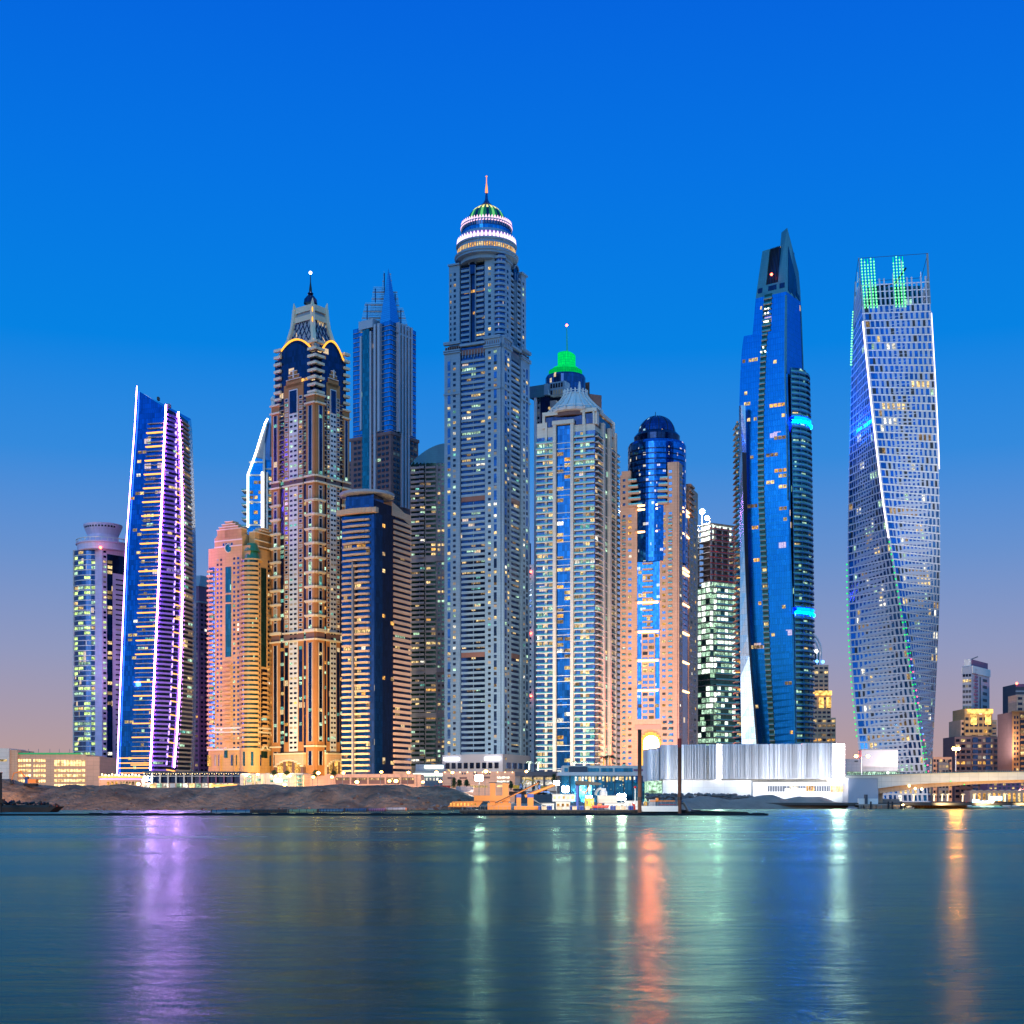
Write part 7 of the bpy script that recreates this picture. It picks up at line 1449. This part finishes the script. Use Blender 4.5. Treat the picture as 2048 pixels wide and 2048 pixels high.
def cabin(px0, px1, y0, y1, D_, mat, label, lit=3, m_='lit_warm', cat='cabin', name='deck_cabin'):
    T = thing_on(name, label, cat, (px0 + px1) / 2, D_, grp='cabins on the work barge'); x0, x1 = X(px0, D_), X(px1, D_); T.add('body', mat, *box(x0, x1, D_, D_ + 3, Z(y1, D_), Z(y0, D_))); T.add('roof', 'steel', *box(x0 - .15, x1 + .15, D_ - .15, D_ + 3.15, Z(y0, D_), Z(y0 - 1.2, D_)))
    for k in range(lit): a = x0 + (x1 - x0) * (k + .2) / lit; T.add('window', m_, *box(a, a + (x1 - x0) * .55 / lit, D_ - .06, D_ + .1, Z(y0 + (y1 - y0) * .62, D_), Z(y0 + (y1 - y0) * .22, D_)))
    T.done()
cabin(1105, 1150, 1589, 1603, DD, 'white_paint', 'long white two-tier cabin left of the blue gantry', 5, 'lit_hall'); cabin(1083, 1108, 1607, 1619, DD - 3, 'white_paint', 'low bright white deck box beside the orange frame', 2, 'lit_white'); cabin(1112, 1140, 1604, 1619, DD - 3, 'cream', 'cream cabin with amber windows left of the gantry post', 3, 'lit_amber'); cabin(1170, 1188, 1597, 1616, DD - 3, 'yellow_paint', 'yellow cabin under the warm deck floodlight', 2, 'lit_hall'); cabin(1196, 1234, 1592, 1606, DD, 'cream', 'ribbed cream pump house in the barge centre', 0); cabin(1210, 1250, 1607, 1619, DD - 4, 'white_paint', 'white deck house behind the red workboat', 4, 'lit_white'); cabin(1252, 1276, 1602, 1619, DD, 'white_paint', 'bright white cabin left of the first spud pile', 2, 'lit_white')
T = thing_on('mixing_tank', 'white cylindrical tank with a domed lid and curved pipe above the pump house', 'tank', 1207, 343); x = X(1207, 343); T.add('shell', 'white_paint', *lathe(x, 343, [(.9, Z(1592, 343)), (.9, Z(1584, 343)), (.6, Z(1581, 343)), (.6, Z(1577, 343)), (.2, Z(1576, 343))], 16))
for k in range(6): a0, a1 = pi * .5 * k / 6, pi * .5 * (k + 1) / 6; T.add('pipe', 'cream', *bar((X(1203, 343) - 1.4 * sin(a0), 343, Z(1590, 343) + 1.6 * cos(a0)), (X(1203, 343) - 1.4 * sin(a1), 343, Z(1590, 343) + 1.6 * cos(a1)), .3))
T.done()
T = thing_on('workboat', 'red workboat lying on deck before the white deck house', 'boat', 1200, 333); T.add('hull', 'red_paint', *outline([(X(1186, 333), Z(1616, 333)), (X(1216, 333), Z(1616, 333)), (X(1219, 333), Z(1610.5, 333)), (X(1183, 333), Z(1611, 333))], 333, 335)); T.add('wheelhouse', 'orange_paint', *box(X(1196, 333), X(1204, 333), 333.4, 334.6, Z(1611, 333), Z(1607.5, 333))); T.add('window', 'lit_warm', *box(X(1197, 333), X(1203, 333), 333.3, 333.5, Z(1610, 333), Z(1608.6, 333))); T.done()
T = thing_on('survey_mast', 'slim white mast with a round red sign beside the first spud pile', 'mast', 1270, 334); T.add('pole', 'white_paint', *bar((X(1270, 334), 334, dk), (X(1270.5, 334), 334, Z(1577, 334)), .14)); T.add('sign', 'red_paint', *lathe(X(1270.5, 334), 334, [(.05, Z(1577, 334)), (.42, Z(1575, 334)), (.05, Z(1571.5, 334))], 12)); T.add('base', 'red_paint', *outline([(X(1266, 334), dk), (X(1271, 334), dk), (X(1269, 334), Z(1608, 334)), (X(1264, 334), Z(1606, 334))], 333.6, 334)); T.done()
for px0, px1, yt, lb in ((1275.5, 1283, 1459, 'taller rusty spud pile standing left of the white pontoon'), (1355.5, 1363, 1477, 'shorter rusty spud pile standing right of the white pontoon')):
    DD = 330; T = Thing('spud_pile', lb, 'pile', (X((px0 + px1) / 2, DD), DD, 0), 'spud piles'); xm = X((px0 + px1) / 2, DD); r_ = (X(px1, DD) - X(px0, DD)) / 2; T.add('shaft', 'rust', *lathe(xm, DD, [(r_, -1), (r_, Z(yt + 3, DD))], 16)); T.add('collar', 'dark_metal', *lathe(xm, DD, [(r_ * 1.25, Z(1600, DD)), (r_ * 1.25, Z(1594, DD))], 16)); T.add('cap', 'red_paint' if yt > 1470 else 'rust', *lathe(xm, DD, [(r_ * 1.03, Z(yt + (18 if yt > 1470 else 4), DD)), (r_ * 1.03, Z(yt, DD))], 16)); T.done()
DD = 331; T = Thing('white_pontoon', 'white pontoon hull with an orange pipe rail between the two spud piles', 'pontoon', (X(1320, DD), DD, 0)); T.add('hull', 'white_paint', *outline([(X(1284, DD), Z(1623, DD)), (X(1356, DD), Z(1623, DD)), (X(1358, DD), Z(1612, DD)), (X(1284, DD), Z(1612, DD))], DD - 1.2, DD + 5)); T.add('rail', 'orange_paint', *bar((X(1300, DD), DD, Z(1602, DD)), (X(1350, DD), DD, Z(1602, DD)), .13)); T.add('rail', 'red_paint', *bar((X(1318, DD), DD, Z(1609, DD)), (X(1352, DD), DD, Z(1609, DD)), .06))
T.add('winch', 'orange_paint', *bar((X(1311, DD), DD - .5, Z(1600, DD)), (X(1316, DD), DD - .5, Z(1600, DD)), .5, n=12)); T.add('locker', 'grey_light', *box(X(1299, DD), X(1311, DD), DD, DD + 1.5, Z(1612, DD), Z(1599, DD))); T.add('locker', 'yellow_paint', *box(X(1288, DD), X(1294, DD), DD, DD + 1, Z(1611, DD), Z(1603, DD)))
for k in range(9): T.add('baluster', 'steel', *bar((X(1290 + k * 8, DD), DD - 1, Z(1612, DD)), (X(1290 + k * 8, DD), DD - 1, Z(1604, DD)), .05, n=4))
T.done()
T = Thing('discharge_pipe', 'bent dark discharge pipe right of the shorter spud pile', 'pipe', (X(1370, DD), DD, 0)); pts = [(1362, 1606), (1367, 1604), (1371, 1609), (1375, 1617), (1380, 1625), (1388, 1629)]
for a, b in zip(pts, pts[1:]): T.add('pipe', 'steel', *bar((X(a[0], DD), DD, Z(a[1], DD)), (X(b[0], DD), DD, Z(b[1], DD)), .42, n=10))
T.done(True)
D = 318; T = Thing('floating_pipeline', 'long low black floating pipeline stretching across the water from the left edge', 'pipeline', (X(700, D), D, 0)); rnd = random.Random(5); px = -60
while px < 1500:
    e = px + 38; a = (X(px, D), D + 2 * sin(px / 160), .12); b = (X(e, D), D + 2 * sin(e / 160), .12); T.add('pipeline', 'rubber', *bar(a, b, .34, n=10)); m_ = ((a[0] + b[0]) / 2, a[1], .2)
    if rnd.random() < .7: T.add('pipeline', 'rubber', *bar((m_[0] - 1.4, m_[1], .15), (m_[0] + 1.4, m_[1], .15), .5, n=10))
    px = e
T.done(True)
D = 322; T = Thing('float_platform', 'low black floating hose platform ending right of the spud piles', 'pontoon', (X(1430, D), D, 0)); T.add('float_platform', 'rubber', *outline([(X(1386, D), -.2), (X(1496, D), -.2), (X(1502, D), .35), (X(1494, D), .8), (X(1400, D), 1.1), (X(1380, D), .9)], D, D + 5)); T.done(True)
for i, (a, b, y0, y1, m_, lb) in enumerate(((424, 502, 1619.5, 1630, 'steel', 'scuffed grey pipe section, leftmost in the row at the bank'), (506, 573, 1619, 1629, 'rust', 'rust-streaked pipe section second from the left'), (578, 635, 1618.5, 1627, 'yellow_ish', 'pale yellow-streaked pipe section third from the left'), (638, 688, 1618, 1626, 'steel', 'ribbed silver pipe section in the middle of the row'), (690, 734, 1617, 1625, 'blue_grey', 'slate-blue pipe section third from the right'), (736, 772, 1617, 1624, 'mauve', 'mauve pipe section second from the right'), (770, 812, 1615, 1622, 'blue_grey', 'short dark blue pipe section, rightmost of the row'))):
    D = 388 + i * 9
    if m_ == 'yellow_ish' and m_ not in MATS: wall('yellow_ish', (170, 160, 110), None, .6, .4)
    if m_ == 'blue_grey' and m_ not in MATS: wall('blue_grey', (74, 88, 112), None, .6, .3)
    zc = (Z(y0, D) + Z(y1, D)) / 2; r_ = (Z(y0, D) - Z(y1, D)) / 2; T = Thing('pipe_section', lb, 'pipe', (X((a + b) / 2, D), D, 0), 'floating pipe sections below the bank'); T.add('shell', m_, *bar((X(a, D), D, zc), (X(b, D), D, zc + .05), r_, n=16))
    for s in (a, b): T.add('flange', 'rust', *bar((X(s, D) - .15, D, zc), (X(s, D) + .15, D, zc), r_ * 1.14, n=16))
    n = 8 if i % 2 else 4
    for k in range(n): px = a + (b - a) * (k + .5) / n; T.add('hoop', 'dark_metal', *bar((X(px, D) - .07, D, zc), (X(px, D) + .07, D, zc), r_ * 1.05, n=16))
    T.done()
# dark barge and post at the left border
D = 410; T = Thing('rusty_barge', 'dark rusty scrap-laden barge below the bank at the left edge', 'barge', (X(50, D), D, 0)); T.add('hull', 'rust', *outline([(X(-60, D), -.3), (X(96, D), -.3), (X(112, D), Z(1613, D)), (X(100, D), Z(1617, D) + .3), (X(-60, D), Z(1617, D) + .3)], D, D + 8)); rnd = random.Random(2)
for i in range(46): px = rnd.uniform(-5, 104); z = Z(rnd.uniform(1605, 1614), D); T.add('scrap', rnd.choice(('rust', 'dark_metal', 'dark_metal')), *bar((X(px, D), D + rnd.uniform(0, 6), z), (X(px + rnd.uniform(-8, 8), D), D + rnd.uniform(0, 6), z + rnd.uniform(-.8, .6)), rnd.uniform(.15, .5), n=6))
T.add('deck', 'dark_metal', *box(X(-60, D), X(104, D), D + .5, D + 7, Z(1617, D), Z(1610, D))); T.done()
T = Thing('mooring_post', 'dark rusty upright post at the very left edge', 'pile', (X(1, 405), 405, 0)); T.add('shaft', 'rust', *box(X(-3, 405), X(4.2, 405), 404, 405, -1, Z(1547, 405))); T.add('cap', 'dark_metal', *box(X(-3.6, 405), X(4.8, 405), 403.8, 405.2, Z(1547, 405), Z(1544.6, 405))); T.add('collar', 'rust', *box(X(-4, 405), X(9, 405), 403.6, 405.6, Z(1606, 405), Z(1598, 405))); T.done()

# ================================================================== plant and vehicles ashore
def excavator(label, px, D, z, s=1.0, flip=1, mat='yellow_paint', lampy=False):
    x = X(px, D); T = Thing('excavator', label, 'excavator', (x, D, z), 'excavators on the site'); B = lambda a, b, c_, d, e, f: box(*(sorted((x + flip * a * s, x + flip * b * s))), D + c_ * s, D + d * s, z + e * s, z + f * s)
    for y0 in (-1.4, .8): T.add('track', 'rubber', *outline([(x + a * s, z + b * s) for a, b in ((-1.7, .05), (1.7, .05), (2.1, .45), (1.7, .9), (-1.7, .9), (-2.1, .45))], D + y0 * s, D + (y0 + .6) * s))
    T.add('body', mat, *B(-2.0, .6, -1.3, 1.3, 1.0, 2.3)); T.add('cab', 'g_deep', *B(.6, 1.6, -1.3, 0, 1.0, 3.0)); T.add('cab_roof', mat, *B(.5, 1.7, -1.4, .1, 3.0, 3.15)); P_ = lambda a, b: (x + flip * a * s, D + .3 * s, z + b * s)
    T.add('boom', mat, *bar(P_(1.0, 1.6), P_(3.4, 4.8), .32 * s, .26 * s, 4)); T.add('boom', mat, *bar(P_(3.4, 4.8), P_(5.6, 4.2), .26 * s, .2 * s, 4)); T.add('stick', mat, *bar(P_(5.6, 4.4), P_(6.4, 1.8), .18 * s, .14 * s, 4)); T.add('bucket', 'dark_metal', *outline([(x + flip * a * s, z + b * s) for a, b in (((5.6, .9), (6.6, .7), (6.8, 1.9), (6.2, 2.0)) if flip > 0 else ((6.2, 2.0), (6.8, 1.9), (6.6, .7), (5.6, .9)))], D - .3 * s, D + .9 * s)); T.add('ram', 'steel', *bar(P_(1.6, 1.4), P_(2.8, 3.4), .08 * s))
    if lampy: T.add('lamp_head', 'sodium', *blob((x, D - 1.6, z + 3.5 * s), .3))
    T.done()
excavator('orange excavator working on the bank crest before the car park', 62, 528, 8.6, 1.15, -1, 'orange_paint', True); excavator('yellow excavator with folded arm before the loading hall', 1084, 560, Z(1584, 560), 1.0, -1); excavator('dark yellow excavator left of the first bright bay', 1036, 565, Z(1582, 565), 1.0, 1)
def vehicle(label, px, D, z, mat, name='parked_car', cat='car', L=4.4, grp='cars parked on the site road', light=None):
    x = X(px, D); T = Thing(name, label, cat, (x, D, z), grp); T.add('body', mat, *outline([(x - L / 2, z + .35), (x + L / 2, z + .35), (x + L / 2, z + .8), (x + L * .28, z + .95), (x - L / 2, z + 1.0)], D, D + 1.8)); T.add('cabin', 'g_deep', *outline([(x - L * .42, z + .98), (x + L * .28, z + .94), (x + L * .1, z + 1.5), (x - L * .34, z + 1.5)], D + .12, D + 1.68))
    for a in (-.3, .3):
        for yy_ in (-.02, 1.62): T.add('wheel', 'rubber', *[v for v in bar((x + L * a, D + yy_, z + .34), (x + L * a, D + yy_ + .2, z + .34), .34, n=12)])
    if light: T.add('lamp_head', light, *box(x + L / 2, x + L / 2 + .05, D + .2, D + .6, z + .6, z + .8))
    T.done()
for i, (px, m_, lb) in enumerate(((1062, 'white_paint', 'white parked car behind the orange jib tip'), (1072, 'dark_metal', 'dark parked car, second from the left in the row of four'), (1083, 'grey_light', 'silver parked car beneath the yellow excavator'), (1094, 'white_paint', 'white parked car at the right end of the row of four'))): vehicle(lb, px, 555, Z(1590, 555), m_)
def container(label, px0, px1, y0, y1, D, mat):
    T = Thing('shipping_container', label, 'container', (X((px0 + px1) / 2, D), D, Z(y1, D)), 'containers on the site'); x0, x1 = X(px0, D), X(px1, D); T.add('body', mat, *box(x0, x1, D, D + 2.4, Z(y1, D), Z(y0, D))); n = int((x1 - x0) / .45)
    for k in range(n): x = x0 + (x1 - x0) * (k + .3) / n; T.add('container_rib', mat, *box(x, x + .16, D - .07, D, Z(y1, D) + .15, Z(y0, D) - .15))
    T.done()
container('red container on the bank below the canopy shop', 868, 900, 1571, 1580, 560, 'red_paint'); container('orange-red container left of the longer red one', 848, 860, 1572, 1579, 560, 'orange_paint'); container('pale grey container on the mound right of the trees', 912, 946, 1573, 1584, 552, 'grey_light'); container('rusty brown container behind the crane legs', 1018, 1052, 1583, 1590, 545, 'rust')
# site hoarding
T = Thing('site_hoarding', 'dark low hoarding behind the orange frame', 'fence', (X(1075, 540), 540, 2)); T.add('site_hoarding', 'grey_dark', *box(X(1030, 540), X(1128, 540), 540, 540.3, 1.2, Z(1589, 540))); T.done(True)
T = Thing('truck_light_trail_barrier', None, None) if 0 else None
# long amber work light on the bank crest
T = Thing('light_barrier', 'long glowing orange lamp rail on the bank crest below the tan tower', 'light rail', (X(450, 535), 535, 8)); T.add('tube', 'led_orange', *bar((X(425, 535), 533, Z(1571.5, 535)), (X(476, 535), 533, Z(1570.5, 535)), .42, n=8))
for px in (430, 440, 450, 460, 470): T.add('leg', 'steel', *bar((X(px, 535), 533, Z(1580, 535)), (X(px, 535), 533, Z(1571, 535)), .08))
T.done()
# ================================================================== right: jetty and boats
D = 556; T = Thing('jetty', 'low timber jetty on dark piles left of the bridge opening', 'jetty', (X(1765, D), D, 0)); T.add('deck', 'slab', *box(X(1716, D), X(1808, D), D, D + 6, Z(1610.5, D), Z(1608, D)))
for i in range(30): px = 1718 + i * 3.05; T.add('leg', 'dark_metal' if i % 8 == 3 else 'slab', *box(X(px, D), X(px + 1.4, D), D - .1, D + .3, -1, Z(1610.5, D)))
for px in (1741, 1776, 1784, 1802): T.add('pile', 'dark_metal', *lathe(X(px, D), D - .5, [(.35, -1), (.35, Z(1603, D))], 10))
T.add('kiosk', 'grey_dark', *box(X(1733, D), X(1738, D), D + 2, D + 4, Z(1608, D), Z(1589, D))); T.add('cabin', 'white_paint', *box(X(1722, D), X(1760, D), D + 3, D + 6, Z(1608, D), Z(1597, D))); T.done()
def boat(label, px0, px1, y, D, hull, top, glow=None, cat='boat'):
    x0, x1 = X(px0, D), X(px1, D); L = x1 - x0; T = Thing('boat', label, cat, ((x0 + x1) / 2, D, 0), 'boats at the right shore'); T.add('hull', hull, *outline([(x0 + L * .06, -.1), (x1 - L * .12, -.1), (x1, .12 * L * .55 + .3), (x0, .11 * L * .5 + .3)], D, D + L * .28)); h = .3 + .05 * L
    T.add('cabin', top, *box(x0 + L * .18, x1 - L * .28, D + L * .05, D + L * .23, h, h + .13 * L)); T.add('window', glow or 'g_deep', *box(x0 + L * .2, x1 - L * .3, D + L * .04, D + L * .05, h + .03 * L, h + .10 * L)); T.add('roof', top, *box(x0 + L * .14, x1 - L * .24, D + L * .03, D + L * .25, h + .13 * L, h + .15 * L)); T.add('mast', 'steel', *bar((x0 + L * .4, D + L * .14, h + .15 * L), (x0 + L * .4, D + L * .14, h + .3 * L), .06)); return T
T = boat('small white motorboat with a dark hull moored at the quay wall', 1811, 1829, 1610, 560, 'white_paint', 'white_paint', 'lit_warm'); T.add('stripe', 'dark_metal', *box(X(1812, 560), X(1827, 560), 559.9, 560, .15, .5)); T.done()
T = boat('pale rounded float boat left of the jetty', 1694, 1716, 1612, 550, 'grey_light', 'grey_light'); T.done()
T = boat('party boat edged in bright blue and green light', 1950, 2004, 1605, 800, 'white_paint', 'white_paint', 'bright_end'); T.add('light_strip', 'neon_edge', *box(X(1978, 800), X(2003, 800), 799, 799.5, 3.4, 5.6)); T.add('light_strip', 'led_green', *box(X(1980, 800), X(2003, 800), 799, 799.6, .6, 1.4)); T.add('light_strip', 'neon_edge', *box(X(1944, 800), X(1957, 800), 799, 799.5, 1.2, 3.8)); T.done()
for i, (a, b, lb) in enumerate(((2006, 2022, 'white yacht just right of the blue-lit party boat'), (2024, 2040, 'white yacht farther right under the bridge'), (1930, 1944, 'small dim boat left of the blue-lit party boat'))): boat(lb, a, b, 1605, 790 + i * 6, 'white_paint', 'grey_light', 'lit_dim').done()
T = Thing('channel_buoy', 'small red and blue channel buoy left of the party boat', 'buoy', (X(1933, 700), 700, 0)); T.add('float', 'blue_paint', *lathe(X(1933, 700), 700, [(.6, -.2), (.6, 1), (.3, 1.2)], 12)); T.add('beacon', 'red_paint', *lathe(X(1933, 700), 700, [(.25, 1.2), (.2, 3)], 8)); T.done()

for px, yy_, ax, pw in ((1000, 318, 1000, 7000), (1050, 318, 1050, 7000), (1130, 322, 1130, 9000), (1220, 322, 1220, 12000), (1320, 318, 1320, 5000), (915, 318, 925, 6000)): spot('barge_fill', (X(px, yy_), yy_, 7), (X(ax, 338), 338, 3), pw, (1, .86, .66), 110, None, 1, .5)  # spots added off the deck, without fittings, to brighten crane and cabins
spot('shore_fill', (X(925, 420), 420, 13), (X(560, 520), 520, 3), 330000, (1, .60, .38), 75, None, 1, 1.0); spot('shore_fill', (X(-10, 430), 430, 12), (X(250, 520), 520, 3), 200000, (1, .56, .34), 90, None, 1, 1.0); spot('shore_fill', (X(1300, 430), 430, 9), (X(1560, 560), 560, 3), 90000, (1, .66, .44), 80, None, 1, 1.0)  # unseen warm lamps added to brighten the sand bank and shore
# ================================================================== unseen spots added to wash the fronts, standing in for street and neon glow
def wash(px, D, z, ax, ay, az, power, col, size=70): spot('front_wash', (X(px, D), D, z), (X(ax, ay), ay, az), power, col, size, None, 1, 1.5)
SOD = (1, .60, .28)
wash(470, 800, 8, 460, 910, 70, 330000, (1, .68, .26), 110); wash(580, 780, 8, 590, 890, 95, 700000, (1, .68, .24), 110); wash(600, 800, 8, 590, 890, 30, 230000, (1, .70, .2), 120); wash(680, 800, 8, 680, 890, 60, 110000, SOD, 100)
wash(740, 790, 8, 720, 860, 60, 160000, (1, .6, .3), 110); wash(800, 790, 8, 805, 860, 60, 200000, (1, .55, .28), 100)
wash(960, 760, 10, 950, 930, 60, 700000, (1, .82, .66), 90); wash(1130, 760, 10, 1130, 900, 70, 650000, (1, .80, .56), 90); wash(1225, 830, 10, 1215, 905, 70, 160000, (1, .66, .36), 100)
wash(1300, 790, 10, 1300, 920, 80, 480000, (1, .64, .42), 90); wash(1385, 860, 10, 1378, 925, 80, 90000, (.75, .42, 1), 110); wash(1900, 690, 8, 1800, 800, 60, 300000, (1, .82, .7), 100); wash(2350, 640, 8, 1815, 800, 230, 3000000, (.95, .93, 1), 46); wash(2010, 980, 30, 1960, 1100, 95, 260000, (1, .84, .78), 70); wash(1950, 960, 8, 1950, 1093, 30, 240000, SOD, 110); wash(2040, 900, 8, 2040, 1000, 50, 150000, SOD, 110)
wash(100, 600, 10, 100, 690, 18, 130000, (1, .60, .26), 110); wash(190, 880, 80, 235, 926, 100, 60000, (.85, .5, 1), 120); wash(1560, 760, 150, 1712, 815, 265, 900000, (.02, .16, 1), 34); wash(390, 990, 60, 395, 1050, 70, 40000, (.85, .3, .8), 110)
wash(560, 615, 3, 560, 645, 12, 60000, (1, .60, .22), 130); wash(740, 600, 3, 740, 640, 12, 90000, (1, .66, .40), 140); wash(950, 620, 3, 950, 670, 14, 70000, (1, .76, .56), 140); wash(30, 505, 12, 25, 528, 6, 9000, SOD, 120); wash(1460, 960, 20, 1440, 1020, 60, 40000, (.8, 1, .8), 110); wash(1495, 780, 8, 1497, 856, 20, 60000, (1, .5, .3), 60)
